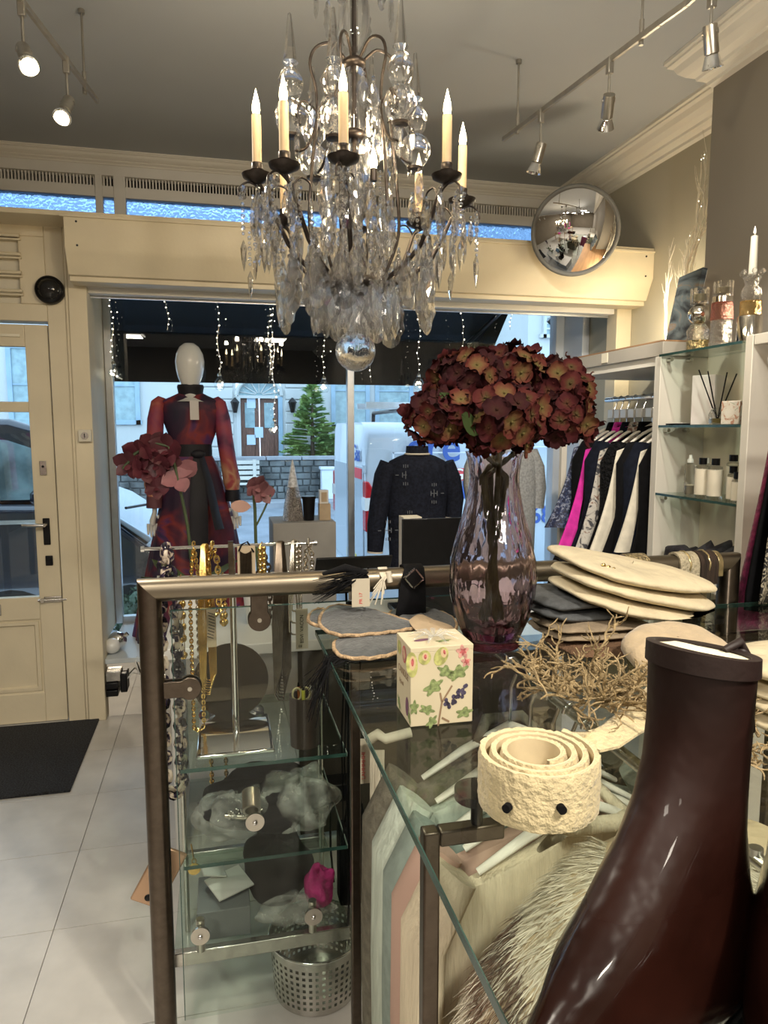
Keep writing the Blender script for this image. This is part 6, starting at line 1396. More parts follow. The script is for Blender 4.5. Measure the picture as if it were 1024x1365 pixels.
for k in range(8):
    b = B(True); a0 = rng.random()
    for q in range(4):
        a = a0 + q * PI / 2 + rng.uniform(-.15, .15); d = Vector((math.cos(a), math.sin(a), 0)); s = Vector((-d.y, d.x, 0)); L = FR * rng.uniform(.85, 1.08); wd = L * rng.uniform(.52, .64); cu = rng.uniform(-.1, .45); vs = []
        for i in range(5):
            t_ = i / 4; w = wd * (math.sin(PI * (.08 + .80 * t_)) ** .8)
            for j in (-1, -.5, 0, .5, 1): vs.append(d * L * t_ * (1 - .12 * abs(j) ** 2 * (t_ > .8)) + s * w * j + Vector((0, 0, L * (cu * t_ * t_ + .22 * abs(j) ** 1.5 * t_ + .06 * math.sin(5 * t_ + 3 * j + k)))))
        b.add(vs, [(i * 5 + j, i * 5 + j + 1, i * 5 + j + 6, i * 5 + j + 5) for i in range(4) for j in range(4)])
    b.ball((0, 0, .002), .003, 6)
    me = bpy.data.meshes.new('floret'); me.from_pydata(b.v, [], b.f); me.materials.append(fmats[k % 4]); me.shade_smooth(); fmesh.append(me)
heads = [(588, 556, .058, 1.33, 'leftmost and lowest'), (622, 512, .068, 1.40, 'upper left'), (682, 505, .074, 1.44, 'topmost middle'), (742, 523, .070, 1.40, 'upper right'), (752, 558, .055, 1.34, 'lower right'), (668, 560, .074, 1.30, 'front middle')]
m['stalk'] = M('hydrangea_stalk', (.13, .12, .04), .6, noise=(20, .2)); m['core'] = M('maroon_core', (.05, .008, .012), .8, noise=(20, .3))
for hi, (px, py, R_, Y, lb) in enumerate(heads):
    c = onY(px, py, Y); t = thing('hydrangea', '%s dried red green hydrangea head in the glass vase' % lb, 'flower', tuple(c), 'hydrangeas in the vase')
    B(True).ball(c, R_ * .86, 18, 1.05, 1.05, .9).build('core', 'core', t)
    foot = Vector((VCX + .022 * math.cos(hi * 1.05 + 2.6), VCY + .022 * math.sin(hi * 1.05 + 2.6), ZG + .055)); neck = Vector((VCX + .026 * math.cos(hi * 1.05 - .6), VCY + .026 * math.sin(hi * 1.05 - .6), ZG + .36))
    B(True).tube([foot, foot.lerp(neck, .5) + Vector((0, 0, 0)), neck, neck.lerp(c, .5) + Vector((0, 0, .01)), c], [.006, .006, .006, .006, .005], 8).build('stem', 'stalk', t)
    N = 50 if hi != 4 else 40; rng = random.Random(hi + 50)
    for k in range(N):
        zf_ = 1 - 2 * (k + .5) / N; a = k * 2.39996 + hi; s = math.sqrt(1 - zf_ * zf_); n_ = Vector((s * math.cos(a), s * math.sin(a), zf_ * .85))
        if n_.z < -.75: continue
        o = bpy.data.objects.new('floret', fmesh[(k * 5 + hi * 3 + rng.randrange(8)) % 8]); COL.objects.link(o); o.parent = t; o.location = n_ * R_ * rng.uniform(.93, 1.14)
        nn_ = (n_ + Vector((rng.uniform(-.4, .4), rng.uniform(-.4, .4), rng.uniform(-.4, .4)))).normalized()
        q = nn_.to_track_quat('Z', 'Y'); o.rotation_euler = (q @ Euler((0, 0, rng.random() * 6)).to_quaternion()).to_euler(); sc_ = rng.uniform(.85, 1.12) * (.9 if R_ < .06 else 1); o.scale = (sc_,) * 3
    if hi == 0:
        b = B(True); petal(b, onY(622, 566, 1.30), (-.8, -.1, .75), (.2, -1, .3), .085, .026, .2); b.build('leaf', 'leafg', t)
    if hi == 5:
        b = B(True); petal(b, onY(640, 575, 1.27), (-.5, -.2, .3), (.2, -1, .5), .06, .022, .2); b.build('leaf', 'leafg', t)
# ---- printed candle box
c0, cl, cr = onZ(547, 971, ZG), onZ(518, 938, ZG), onZ(630, 963, ZG)
e1 = (cr - c0); e1.z = 0; w1_ = e1.length; e1.normalize(); e2 = Vector((-e1.y, e1.x, 0)); w2_ = .088; bh = onY(547, 865, c0.y).z - ZG
bx_ = thing('fruit_print_box', 'cream candle box printed with fruit leaves and berries on the glass counter', 'box', tuple(c0 + (e1 * w1_ + e2 * w2_) / 2))
RB = Matrix((e1, e2, Z3)).transposed()
m['boxc'] = M('cream_box_card', (.57, .50, .35), .6, noise=(6, .04))
cc = c0 + (e1 * w1_ + e2 * w2_) / 2 + Z3 * (bh / 2 + .0008)
B().box(cc - Z3 * .003, (w1_ * .995, w2_ * .995, bh - .008), RB).build('carton', 'boxc', bx_, bev=.001)
B().box(cc + Z3 * (bh / 2 - .004), (w1_, w2_, .008), RB).build('lid', 'boxc', bx_, bev=.001)
m['p_leaf'] = M('print_leaf_green', (.20, .25, .10), .7, noise=(180, .4)); m['p_lime'] = M('print_fig_green', (.40, .40, .14), .7, noise=(120, .3)); m['p_red'] = M('print_red', (.42, .10, .10), .7, noise=(150, .4)); m['p_pink'] = M('print_pink', (.55, .28, .24), .7, noise=(150, .3)); m['p_berry'] = M('print_berry', (.06, .05, .09), .7, noise=(120, .5)); m['p_brown'] = M('print_stem', (.26, .17, .10), .7); m['p_flesh'] = M('print_flesh', (.58, .42, .26), .7); m['p_plum'] = M('print_plum', (.16, .07, .12), .7)
def decal(face, pts, mat, k=0):
    """flat print, a hair proud of the card; pts in face units (0..1)"""
    b = B()
    if face == 'front': o, u, w, n = c0 - e2 * (.0003 + k * .00015) + e1 * .0, e1 * w1_, Z3 * bh, -e2
    elif face == 'side': o, u, w, n = c0 - e1 * (.0003 + k * .00015), e2 * w2_, Z3 * bh, -e1
    else: o, u, w, n = c0 + Z3 * (bh + .0012 + k * .00015), e1 * w1_, e2 * w2_, Z3
    b.prism(pts, o, u, w, n, .0001); return b, mat
import collections
pr_ = collections.defaultdict(B)
def dec(face, pts, mat, k=0):
    b, _ = decal(face, pts, mat, k); pr_[mat].add(b.v, b.f)
def leafpts(cx, cy, L, a, lob=5, w=.55):
    out = []
    for i in range(28):
        q = 2 * PI * i / 28; r_ = 1 + .28 * math.cos(lob * q); x, y = L * r_ * math.cos(q), L * w * r_ * math.sin(q); out.append((cx + (x * math.cos(a) - y * math.sin(a)) , cy + (x * math.sin(a) + y * math.cos(a)) * .8))
    return out
def ell(cx, cy, rx, ry, a=0): return [(cx + rx * math.cos(q) * math.cos(a) - ry * math.sin(q) * math.sin(a), cy + rx * math.cos(q) * math.sin(a) + ry * math.sin(q) * math.cos(a)) for q in [2 * PI * i / 20 for i in range(20)]]
for a in ((.36, .50, .15, .6), (.56, .68, .13, 2.6), (.76, .66, .15, .5), (.06, .26, .10, 1.5), (.26, .22, .11, -.3), (.86, .14, .12, .2), (.34, .06, .10, .9)): dec('front', leafpts(a[0], a[1], a[2], a[3], 5, .62), 'p_leaf')
for a in ((.02, .80, .09, .16, .1), (.22, .88, .10, .09, 0), (.48, .88, .13, .10, .8)): dec('front', ell(*a), 'p_lime')
for a in ((.03, .82, .05, .09, 0), (.23, .89, .05, .05, 0), (.52, .92, .045, .06, .4)): dec('front', ell(*a), 'p_flesh', 1)
for a in ((.03, .83, .022, .05, 0), (.23, .89, .022, .03, 0), (.53, .93, .018, .03, .3)): dec('front', ell(*a), 'p_red', 2)
for cx1, cy1, r1 in ((.82, .92, .085), (.88, .79, .065)):
    dec('front', leafpts(cx1, cy1, r1, .4, 5, 1.1), 'p_pink')
    dec('front', leafpts(cx1 + .01, cy1, r1 * .55, .9, 5, 1.0), 'p_red', 1)
rng = random.Random(3)
for k in range(26): dec('front', ell(.58 + .30 * (k / 26) + rng.uniform(-.05, .05), .26 + .18 * (k / 26) + rng.uniform(-.05, .06), .03, .026), 'p_berry', k % 3)
for p, q in (((.44, .0), (.50, .30)), ((.50, .30), (.47, .42)), ((.50, .30), (.66, .50)), ((.5, .1), (.62, .04))):
    d = Vector((q[0] - p[0], q[1] - p[1])).normalized(); s = Vector((-d.y, d.x)) * .013
    dec('front', [(p[0] - s.x, p[1] - s.y), (p[0] + s.x, p[1] + s.y), (q[0] + s.x, q[1] + s.y), (q[0] - s.x, q[1] - s.y)], 'p_brown', 1)
dec('side', ell(.42, .84, .13, .11), 'p_red'); dec('side', ell(.42, .84, .10, .085), 'p_pink', 1); dec('side', ell(.42, .84, .05, .06), 'p_flesh', 2)
dec('side', ell(.78, .86, .12, .09), 'p_lime'); dec('side', ell(.22, .22, .10, .12, .1), 'p_plum'); dec('side', leafpts(.8, .12, .12, .8), 'p_leaf'); dec('side', leafpts(.06, .12, .10, .8), 'p_leaf')
dec('top', ell(.28, .42, .14, .06, .3), 'p_plum'); dec('top', leafpts(.6, .3, .12, .4), 'p_leaf')
for mat, b in pr_.items(): b.build('print', mat, bx_)['kind'] = 'stuff'
RSd = Matrix((-e2, Z3, -e1)).transposed()
text('lettering', 'CANDLE', 'p_brown', .016, c0 + e2 * (w2_ * .84) + Z3 * (bh * .56) - e1 * .0006, RSd, bx_, .0001)
text('lettering', 'fig leaf', 'p_brown', .010, c0 + e2 * (w2_ * .76) + Z3 * (bh * .42) - e1 * .0006, RSd, bx_, .0001)
b = B(True)
for k in range(9):
    a = k * .7; q = cc + Z3 * (bh / 2 + .003); d = e1 * math.cos(a) + e2 * math.sin(a); b.tube([q + d * .002, q + d * .02 + Z3 * .007, q + d * .042 + Z3 * .001], [.001, .0045, .001], 6, flat=.3)
b.build('cellophane', 'foil', bx_)
# ---- sherpa belt roll
m['sherpa'] = M('cream_sherpa', (.66, .55, .33), .95, noise=(40, .06), bump=(110, .6, .012), sheen=.2); m['beltin'] = M('belt_lining', (.66, .55, .36), .7, noise=(30, .06))
RR_ = .079; BW = .066; fb = onZ(712, 1117, ZG); vd = Vector((fb.x, fb.y, 0)).normalized(); bc = fb + vd * RR_ * 1.0
br = thing('sherpa_belt', 'wide cream sherpa belt rolled up beside the brown boot on the glass', 'belt', (bc.x, bc.y, ZG))
turns = 3.35; NN = 300; thk = .0088
def spt(k): th = 2 * PI * turns * k; return th, .0305 + (RR_ - .0305 - thk / 2) * k
def ring(th0, rr_, d):    # position
    return Vector((bc.x + (rr_ + d) * math.cos(th0), bc.y + (rr_ + d) * math.sin(th0), 0))
a_end = math.atan2(.62, .78)
rng = random.Random(5)
def hz(seed, x): return math.sin(x * 1.0 + seed) * .5 + math.sin(x * 2.3 + seed * 2) * .3 + math.sin(x * 5.1 + seed * 3) * .2
secN = 9
vs = []; vs2 = []
for i in range(NN + 1):
    k = i / NN; th, rr_ = spt(k); th += a_end - 2 * PI * turns
    for j in range(secN):   # outer pile surface, top and bottom edges
        z = ZG + .0012 + BW * j / (secN - 1); fz = .0013 * hz(j, i * .7 + j * 2) + .0006 * rng.uniform(-1, 1)
        edge = -.002 if j in (0, secN - 1) else 0
        p = ring(th, rr_, thk / 2 + edge + fz * (1 if k > .65 else .4)); vs.append((p.x, p.y, z + (.0022 * rng.uniform(0, 1) if j == secN - 1 else 0)))
    for j in range(secN):
        p = ring(th, rr_, -thk * .34); vs2.append((p.x, p.y, ZG + .0012 + BW * (j / (secN - 1))))
b = B(True); n1 = (NN + 1) * secN
b.add(vs + vs2, [(i * secN + j, (i + 1) * secN + j, (i + 1) * secN + j + 1, i * secN + j + 1) for i in range(NN) for j in range(secN - 1)] + [(i * secN + secN - 1, (i + 1) * secN + secN - 1, n1 + (i + 1) * secN + secN - 1, n1 + i * secN + secN - 1) for i in range(NN)] + [(i * secN, n1 + i * secN, n1 + (i + 1) * secN, (i + 1) * secN) for i in range(NN)] + [(i for i in ()) for _ in ()])
b.build('pile', 'sherpa', br)
vs3 = []
for i in range(NN + 1):
    k = i / NN; th, rr_ = spt(k); th += a_end - 2 * PI * turns
    for d, z in ((-thk * .34, .0012), (-thk * .34, BW + .0012), (-thk * .48, BW + .0016), (-thk * .48, .0012)): p = ring(th, rr_, d); vs3.append((p.x, p.y, ZG + z))
b = B(True); b.add(vs3, [(i * 4 + j, i * 4 + (j + 1) % 4, (i + 1) * 4 + (j + 1) % 4, (i + 1) * 4 + j) for i in range(NN) for j in range(4)]); b.build('lining', 'beltin', br)
for px, py in ((675, 1078), (750, 1080)):
    dirp = _ray(px, py); dz_ = Vector((dirp.x, dirp.y)); 
    # point on the roll's outer cylinder under that direction
    A_ = dz_.dot(dz_); Bq = -2 * dz_.dot(Vector((bc.x, bc.y))); Cq = bc.x ** 2 + bc.y ** 2 - (RR_ + .001) ** 2; disc = Bq * Bq - 4 * A_ * Cq
    if disc > 0:
        tq = (-Bq - math.sqrt(disc)) / (2 * A_); q = Vector((0, 0, EYE)) + dirp * tq; nrm = Vector((q.x - bc.x, q.y - bc.y, 0)).normalized()
        B(True).tube([q - nrm * .006, q + nrm * .0012], [.0052, .0052], 14).build('punch_hole', 'blackm', br)
# free end of the belt
th, rr_ = spt(1.0); th = a_end
p0 = ring(th, rr_, 0); tg = Vector((-math.sin(th), math.cos(th), 0))
ends = [p0, p0 + Vector((.04, .03, 0)), onZ(815, 985, 1.07), onZ(850, 955, 1.085), onZ(880, 925, 1.09)]
pts_b = [Vector((p0.x, p0.y, ZG + .001)), Vector((p0.x - .004, p0.y + .035, ZG + .004))]
tail = [(Vector((p0.x, p0.y, ZG + .002)), Vector((p0.x, p0.y, ZG + .066)))]
for (l, h) in (((770, 985), (790, 975)), ((800, 1000), (812, 958)), ((826, 994), (838, 938)), ((850, 978), (862, 915)), ((900, 950), (905, 895))):
    tail.append((onZ(*l, ZG + .016), onZ(*h, ZG + .022)))
b = B(True); vs = []
for (l, h) in tail:
    n_ = Vector((0, 0, 1)) * .006
    for q in range(7): vs.append(l.lerp(h, q / 6) + n_ * .8 * math.sin(PI * q / 6) + Z3 * .001 * math.sin(q * 5))
    for q in range(6, -1, -1): vs.append(l.lerp(h, q / 6) - n_ * .6)
K = 14
b.add(vs, [(i * K + j, i * K + (j + 1) % K, (i + 1) * K + (j + 1) % K, (i + 1) * K + j) for i in range(len(tail) - 1) for j in range(K)] + [tuple(range(K)), tuple((len(tail) - 1) * K + j for j in range(K - 1, -1, -1))])
b.build('loose_end', 'sherpa', br)
# ---- dried coral-like twigs
m['coral'] = M('golden_dried_twig', (.34, .25, .13), .55, noise=(60, .3), bump=(200, .6, .01))
def coral(name, label, c, R_, H_, n, seed, thick=.0024):
    rng = random.Random(seed); b = B(True)
    def br_(p, d, L, r_, dep):
        pts = [p]; d = d.normalized()
        for k in range(5):
            d = (d + Vector((rng.uniform(-.45, .45), rng.uniform(-.45, .45), rng.uniform(-.35, .35)))).normalized(); q = pts[-1] + d * L / 5
            if q.z < ZG + .006: q.z = ZG + .006
            pts.append(q)
        b.tube(pts, [r_, r_ * 1.15, r_ * .9, r_ * 1.05, r_ * .8, r_ * .55], 5)
        if dep:
            for k in range(1, 6):
                if rng.random() < .9: br_(pts[k], d * .5 + Vector((rng.uniform(-1, 1), rng.uniform(-1, 1), rng.uniform(-.4, .8))), L * rng.uniform(.3, .55), r_ * .72, dep - 1)
    for k in range(n):
        a = 2 * PI * k / n + rng.uniform(-.3, .3); br_(Vector((c.x + .02 * math.cos(a), c.y + .02 * math.sin(a), ZG + .02 + .02 * rng.random())), Vector((math.cos(a), math.sin(a), rng.uniform(.1, .9) * H_ / R_)), R_ * rng.uniform(.7, 1.0), thick, 2)
    tag(b.build(name, 'coral'), label, 'dried plant')
coral('dried_twigs', 'tangled golden dried twig bundle in front of the vase foot', onZ(785, 935, ZG + .02), .125, .07, 26, 3)
coral('glitter_twigs', 'golden dried twig bundle behind the two brown boots', onZ(1020, 1010, ZG) , .09, .06, 12, 8)
# ---- folded knitwear and beret
def pad(name, label, cat, c, d, mat, rot=0, tilt=(0, 0), layers=1, seed=0, sq=.5, zoff=0):
    rng = random.Random(seed); t = thing(name, label, cat, (c[0], c[1], c[2])); h = d[2] / layers; R_ = rotz(rot)
    for l in range(layers):
        ph = rng.random() * 6
        def fn(u, v):
            a = 2 * PI * u; e = PI * v - PI / 2; ca = math.copysign(abs(math.cos(a)) ** sq, math.cos(a)); sa = math.copysign(abs(math.sin(a)) ** sq, math.sin(a)); ce = max(1e-4, math.cos(e)) ** .45; k = 1 + .03 * math.sin(4 * a + ph) + .02 * math.sin(9 * a + ph)
            x, y = d[0] * ca * ce * k, d[1] * sa * ce * k; z = h * (l + .5) + h * .5 * math.sin(e) * (1 + .10 * math.sin(x * 40 + ph) * math.sin(y * 33)) + .0035 * math.sin(a * 2 + ph) * (layers > 1)
            zz = z + tilt[0] * x + tilt[1] * y
            p = R_ @ Vector((x, y, max(.0006, zz))); return (c[0] + p.x, c[1] + p.y, c[2] + p.z)
        b = B(True); b.grid(fn, 48, 18, True); b.build('fold' if layers > 1 else 'body', mat, t)
    return t
m['cremek'] = M('cream_knit', (.66, .57, .39), .9, noise=(10, .07), bump=(22, .5, .02), sheen=.1); m['slate'] = M('slate_knit', (.085, .09, .095), .9, noise=(40, .2), bump=(100, .3)); m['tauped'] = M('taupe_fold', (.30, .235, .16), .9, noise=(40, .12), bump=(120, .3)); m['beret'] = M('beige_felt', (.58, .45, .29), .95, noise=(30, .08), bump=(90, .3), sheen=.4); m['fuzz'] = M('brown_fuzzy_knit', (.16, .09, .05), .95, noise=(50, .3), bump=(90, .8))
z_ = ZG + .001
pad('brown_knit', 'brown fuzzy knit lying lowest under the folded taupe knit', 'knitwear', (.79, 1.33, z_), (.115, .10, .018), 'fuzz', .1, seed=1)
pad('taupe_knit', 'folded taupe knit sandwiched under the slate and cream knits', 'knitwear', (.78, 1.38, z_ + .0185), (.115, .10, .034), 'tauped', .1, layers=2, seed=2)
pad('slate_knit', 'slate grey folded knit between the vase and the cream sweater', 'knitwear', (.765, 1.42, z_ + .053), (.11, .10, .05), 'slate', .1, layers=2, seed=3)
t = pad('cream_sweater', 'folded cream sweater on top of the knitwear pile right of the vase', 'sweater', (.885, 1.385, z_ + .066), (.175, .125, .100), 'cremek', .10, (-.20, .10), layers=3, seed=4, sq=.62)
for k in range(5): B(True).ball((.765 + .010 * k, 1.300 - .003 * k, z_ + .178 - .004 * k), .006, 8, 1, .5, 1).build('gold_button', 'gold', t)
for k in range(0): B(True).tube([(.70 + .012 * k, 1.36, z_ + .165 - .02 * k), (.76 + .01 * k, 1.292, z_ + .150 - .024 * k), (.84, 1.278, z_ + .130 - .022 * k), (.92, 1.275, z_ + .118 - .02 * k)], [.006, .008, .007, .003], 8).build('fold_ridge', 'cremek', t)
t = pad('felt_beret', 'beige felt beret leaning in front of the cream sweater', 'beret', (.845, 1.16, z_ + .006), (.105, .085, .058), 'beret', .1, (.05, .25), seed=5, sq=1.0)
pad('white_knit', 'white folded knit at the right edge behind the boots', 'knitwear', tuple(onZ(1045, 930, ZG + .03).xy) + (z_,), (.10, .09, .10), 'cremek', .2, layers=4, seed=7)
# ---- grey mittens with beige edging
m['feltg'] = M('slate_felt', (.085, .09, .092), .95, noise=(50, .2), bump=(140, .4), sheen=.2); m['edging'] = M('beige_crochet_edge', (.46, .32, .19), .9, noise=(120, .2), bump=(160, .8))
def lobe(t, pxs, z, th, rim=True, n=40, mat='feltg'):
    P_ = [onZ(x, y, z) for x, y in pxs]; K = len(P_); cv = []
    for i in range(K):
        for s in range(6):
            u = s / 6; a, b_, c_, d_ = P_[i - 1], P_[i], P_[(i + 1) % K], P_[(i + 2) % K]
            cv.append(.5 * ((2 * b_) + (c_ - a) * u + (2 * a - 5 * b_ + 4 * c_ - d_) * u * u + (3 * b_ - a - 3 * c_ + d_) * u ** 3))
    c = sum(cv, Vector()) / len(cv); N = len(cv); vs = []
    rings = [(1, 0), (.93, .55), (.7, .9), (.35, 1.0), (.02, 1.02)]
    for f, h in rings:
        for i, q in enumerate(cv): vs.append(c.lerp(q, f) + Z3 * (th * h + .002 * math.sin(i * .7 + f * 9)))
    for f in (.93, .02):
        for q in cv: vs.append(c.lerp(q, f) - Z3 * .004)
    order = [6, 5, 0, 1, 2, 3, 4]
    b = B(True); b.add(vs, [(order[k] * N + i, order[k] * N + (i + 1) % N, order[k + 1] * N + (i + 1) % N, order[k + 1] * N + i) for k in range(6) for i in range(N)]); o = b.build('panel', mat, t)
    if rim: B(True).tube([q + Z3 * (.002 + .0012 * math.sin(i * 2.2)) for i, q in enumerate(cv)], .0042, 7, closed=True).build('edging', 'edging', o)
t = thing('felt_mitten', 'slate grey felt mittens with beige crochet edging left of the printed box', 'mittens', tuple(onZ(480, 855, ZG)))
lobe(t, [(428, 836), (430, 818), (452, 808), (500, 816), (545, 830), (552, 838), (510, 845), (455, 848)], ZG + .028, .012)
lobe(t, [(446, 858), (470, 850), (520, 848), (552, 845), (540, 866), (500, 878), (455, 876)], ZG + .010, .016)
lobe(t, [(414, 832), (412, 822), (424, 813), (436, 816), (440, 828), (436, 836)], ZG + .024, .006)
t2 = thing('grey_felt_cap', 'slate grey felt piece with beige edging behind the printed box', 'mittens', tuple(onZ(570, 835, ZG)))
lobe(t2, [(520, 818), (548, 812), (590, 818), (608, 832), (600, 846), (560, 842), (530, 832)], ZG + .010, .016)
t3 = thing('beige_card', 'beige folded card lying on the grey felt behind the printed box', 'card', tuple(onZ(565, 830, ZG + .03))); lobe(t3, [(545, 828), (556, 820), (575, 824), (606, 838), (600, 846), (560, 842)], ZG + .035, .003, False, mat='cardb')
b = B(True); rng = random.Random(17)
for k in range(46):
    q = onZ(rng.uniform(430, 525), rng.uniform(874, 884), ZG - .0); e = Vector((GX0 - .012 - rng.random() * .04, q.y + rng.uniform(-.04, .02), ZG - rng.uniform(.02, .12)))
    b.tube([q + Z3 * .006, q.lerp(Vector((GX0 - .004, q.y, ZG)), .7) + Z3 * .008, Vector((GX0 - .010, (q.y + e.y) / 2, ZG - .005)), e], .0008, 4)
tag(b.build('black_threads', 'fringe'), 'loose black thread fringe hanging over the glass edge below the mittens', 'fringe')
# ---- boots
m['bleath'] = M('dark_brown_leather', (.019, .0055, .0036), .26, spec=.32, noise=(5, .45), bump=(14, .35, .02), coat=.5); _bm = m['bleath']; _nt = _bm.node_tree; _p = _nt.nodes['Principled BSDF']
_tc = _nt.nodes.new('ShaderNodeTexCoord'); _sx = _nt.nodes.new('ShaderNodeSeparateXYZ'); _mr = _nt.nodes.new('ShaderNodeMapRange'); _mr.inputs[1].default_value = .12; _mr.inputs[2].default_value = .20; _mr.inputs[3].default_value = .24; _mr.inputs[4].default_value = .55
_mc = _nt.nodes.new('ShaderNodeMapRange'); _mc.inputs[1].default_value = .12; _mc.inputs[2].default_value = .20; _mc.inputs[3].default_value = .55; _mc.inputs[4].default_value = .0
_nt.links.new(_tc.outputs['Object'], _sx.inputs[0]); _nt.links.new(_sx.outputs[2], _mr.inputs[0]); _nt.links.new(_sx.outputs[2], _mc.inputs[0]); _nt.links.new(_mr.outputs[0], _p.inputs['Roughness']); _nt.links.new(_mc.outputs[0], _p.inputs['Coat Weight'])
m['bshaft'] = M('brown_suede_shaft', (.012, .0045, .0035), .6, noise=(8, .3), bump=(60, .15)); m['blin'] = M('cream_boot_lining', (.72, .66, .50), .8, noise=(20, .05)); m['sole'] = M('black_sole', (.012, .012, .012), .45, noise=(30, .2))
def boot(label, ctr, T, H_, seed=0):
    T = Vector((T[0], T[1], 0)).normalized(); Sd = Vector((T.y, -T.x, 0))
    t = thing('ankle_boot', label, 'boot', (ctr[0], ctr[1], ZG), 'brown ankle boots')
    #  z, front, back, half width
    secs = [(.018, .215, -.050, .042), (.030, .220, -.053, .046), (.048, .214, -.054, .048), (.065, .204, -.053, .048), (.082, .186, -.051, .047), (.100, .164, -.048, .045), (.118, .140, -.045, .042), (.135, .116, -.042, .039), (.155, .090, -.040, .0375), (.178, .064, -.039, .037), (.205, .046, -.039, .037), (.235, .038, -.040, .0375), (.262, .038, -.041, .038), (H_, .0385, -.042, .0385)]
    N = 40
    def sect(z, f, bk, w, i=0, ins=0):
        out = []
        for j in range(N):
            a = 2 * PI * j / N; c, s = math.cos(a), math.sin(a); ext = (f - ins) if c > 0 else -(bk + ins)
            toe = 1 - .35 * max(0, c) ** 3 if z < .1 else 1
            wr = .0025 * math.sin(9 * z * 20 + 3 * a + seed) * math.exp(-((z - .125) / .03) ** 2)
            p = T * (c * ext) + Sd * (s * (w - ins) * toe) ; out.append((ctr[0] + p.x + T.x * wr, ctr[1] + p.y + T.y * wr, ZG + z + (.007 * c * (z / H_) ** 6)))
        return out
    vs = []; 
    for q in secs: vs += sect(*q)
    b = B(True); K = len(secs); b.add(vs, [(i * N + j, i * N + (j + 1) % N, (i + 1) * N + (j + 1) % N, (i + 1) * N + j) for i in range(K - 1) for j in range(N)] + [tuple(range(N - 1, -1, -1))])
    o = b.build('upper', 'bleath', t)
    # cuff and lining
    top = secs[-1]; vs = sect(top[0] - .010, top[1] + .0018, top[2] - .0022, top[3] + .0022) + sect(top[0] + .004, top[1] + .0018, top[2] - .0018, top[3] + .0018) + sect(top[0] + .004, top[1], top[2], top[3], ins=.005) + sect(top[0] - .02, top[1], top[2], top[3], ins=.005)
    b = B(True); b.add(vs, [(i * N + j, i * N + (j + 1) % N, (i + 1) * N + (j + 1) % N, (i + 1) * N + j) for i in range(3) for j in range(N)]); b.build('cuff', 'bshaft', t)
    vs = sect(top[0] - .002, top[1], top[2], top[3], ins=.0055) + sect(H_ + .0015, .0385, -.042, .0385, ins=.0045) + sect(H_ + .004, .02, -.02, .02, ins=.0); b = B(True); b.add(vs, [(i * N + j, i * N + (j + 1) % N, (i + 1) * N + (j + 1) % N, (i + 1) * N + j) for i in range(2) for j in range(N)] + [tuple(2 * N + j for j in range(N))]); b.build('lining', 'blin', t)
    vs = sect(.0, .217, -.052, .042) + sect(.010, .223, -.056, .0465) + sect(.019, .221, -.055, .046); b = B(True); b.add(vs, [(i * N + j, i * N + (j + 1) % N, (i + 1) * N + (j + 1) % N, (i + 1) * N + j) for i in range(2) for j in range(N)] + [tuple(range(N - 1, -1, -1)), tuple(2 * N + j for j in range(N))]); b.build('sole', 'sole', t)
    return t, T, Sd
bt = onZ(936, 868, ZG + .290)
BT, T, Sd = boot('dark brown leather ankle boot standing fully in view at the front of the counter', (bt.x, bt.y), (-.90, -.44), .288)
q = Vector((bt.x, bt.y, ZG + .280)) + Vector((.041, .014, 0)); 
b = B(True); b.tube([q - X3 * .01 + Z3 * .004, q + X3 * .004 + Z3 * .010, q + X3 * .010, q + X3 * .008 - Z3 * .03, q + X3 * .012 - Z3 * .055], [.003, .004, .004, .003, .003], 8); b.tube([q + X3 * .006, q + Vector((.013, -.006, -.02)), q + Vector((.010, -.008, -.04)), q + Vector((.014, -.006, -.062))], [.0028, .003, .0028, .0034], 8); b.ball(q + X3 * .006, .006, 10); b.build('lace_tie', 'bshaft', BT)
boot('second dark brown ankle boot cut off by the right edge', (bt.x + .074, bt.y - .052), (-.70, -.72), .288, 2)
# ================================================================== CHANDELIER
CX, CY = .368, 1.92
ch = thing('chandelier', 'crystal chandelier with electric candles hanging over the glass counter', 'chandelier', (CX, CY, ZC))
# column
def colpiece(name, mat, prof): B(True).lathe(prof, (CX, CY, 0), 20).build(name, mat, ch)
colpiece('lower_baluster', 'crystal', [(.0001, 1.90), (.022, 1.90), (.034, 1.93), (.026, 1.97), (.015, 1.99), (.020, 2.02), (.014, 2.05), (.0001, 2.05)])
colpiece('middle_baluster', 'crystal', [(.0001, 2.07), (.020, 2.07), (.036, 2.12), (.040, 2.17), (.030, 2.22), (.016, 2.25), (.0001, 2.25)])
colpiece('upper_baluster', 'crystal', [(.0001, 2.27), (.028, 2.27), (.030, 2.34), (.036, 2.37), (.022, 2.42), (.0001, 2.42)])
colpiece('top_baluster', 'crystal', [(.0001, 2.45), (.025, 2.45), (.042, 2.50), (.040, 2.57), (.026, 2.63), (.014, 2.66), (.0001, 2.66)])
colpiece('rod', 'bronze', [(.0001, 1.84), (.006, 1.84), (.006, 2.80), (.0001, 2.80)])
for z, r_ in ((1.885, .03), (2.06, .028), (2.26, .032), (2.435, .03), (2.67, .03)): colpiece('collar', 'bronze', [(.0001, z - .012), (r_ * .7, z - .012), (r_, z - .004), (r_, z + .004), (r_ * .7, z + .012), (.0001, z + .012)])
colpiece('canopy', 'bronze', [(.0001, ZC - .001), (.06, ZC - .001), (.055, ZC - .02), (.015, ZC - .05), (.0001, ZC - .05)])
b = B(True)
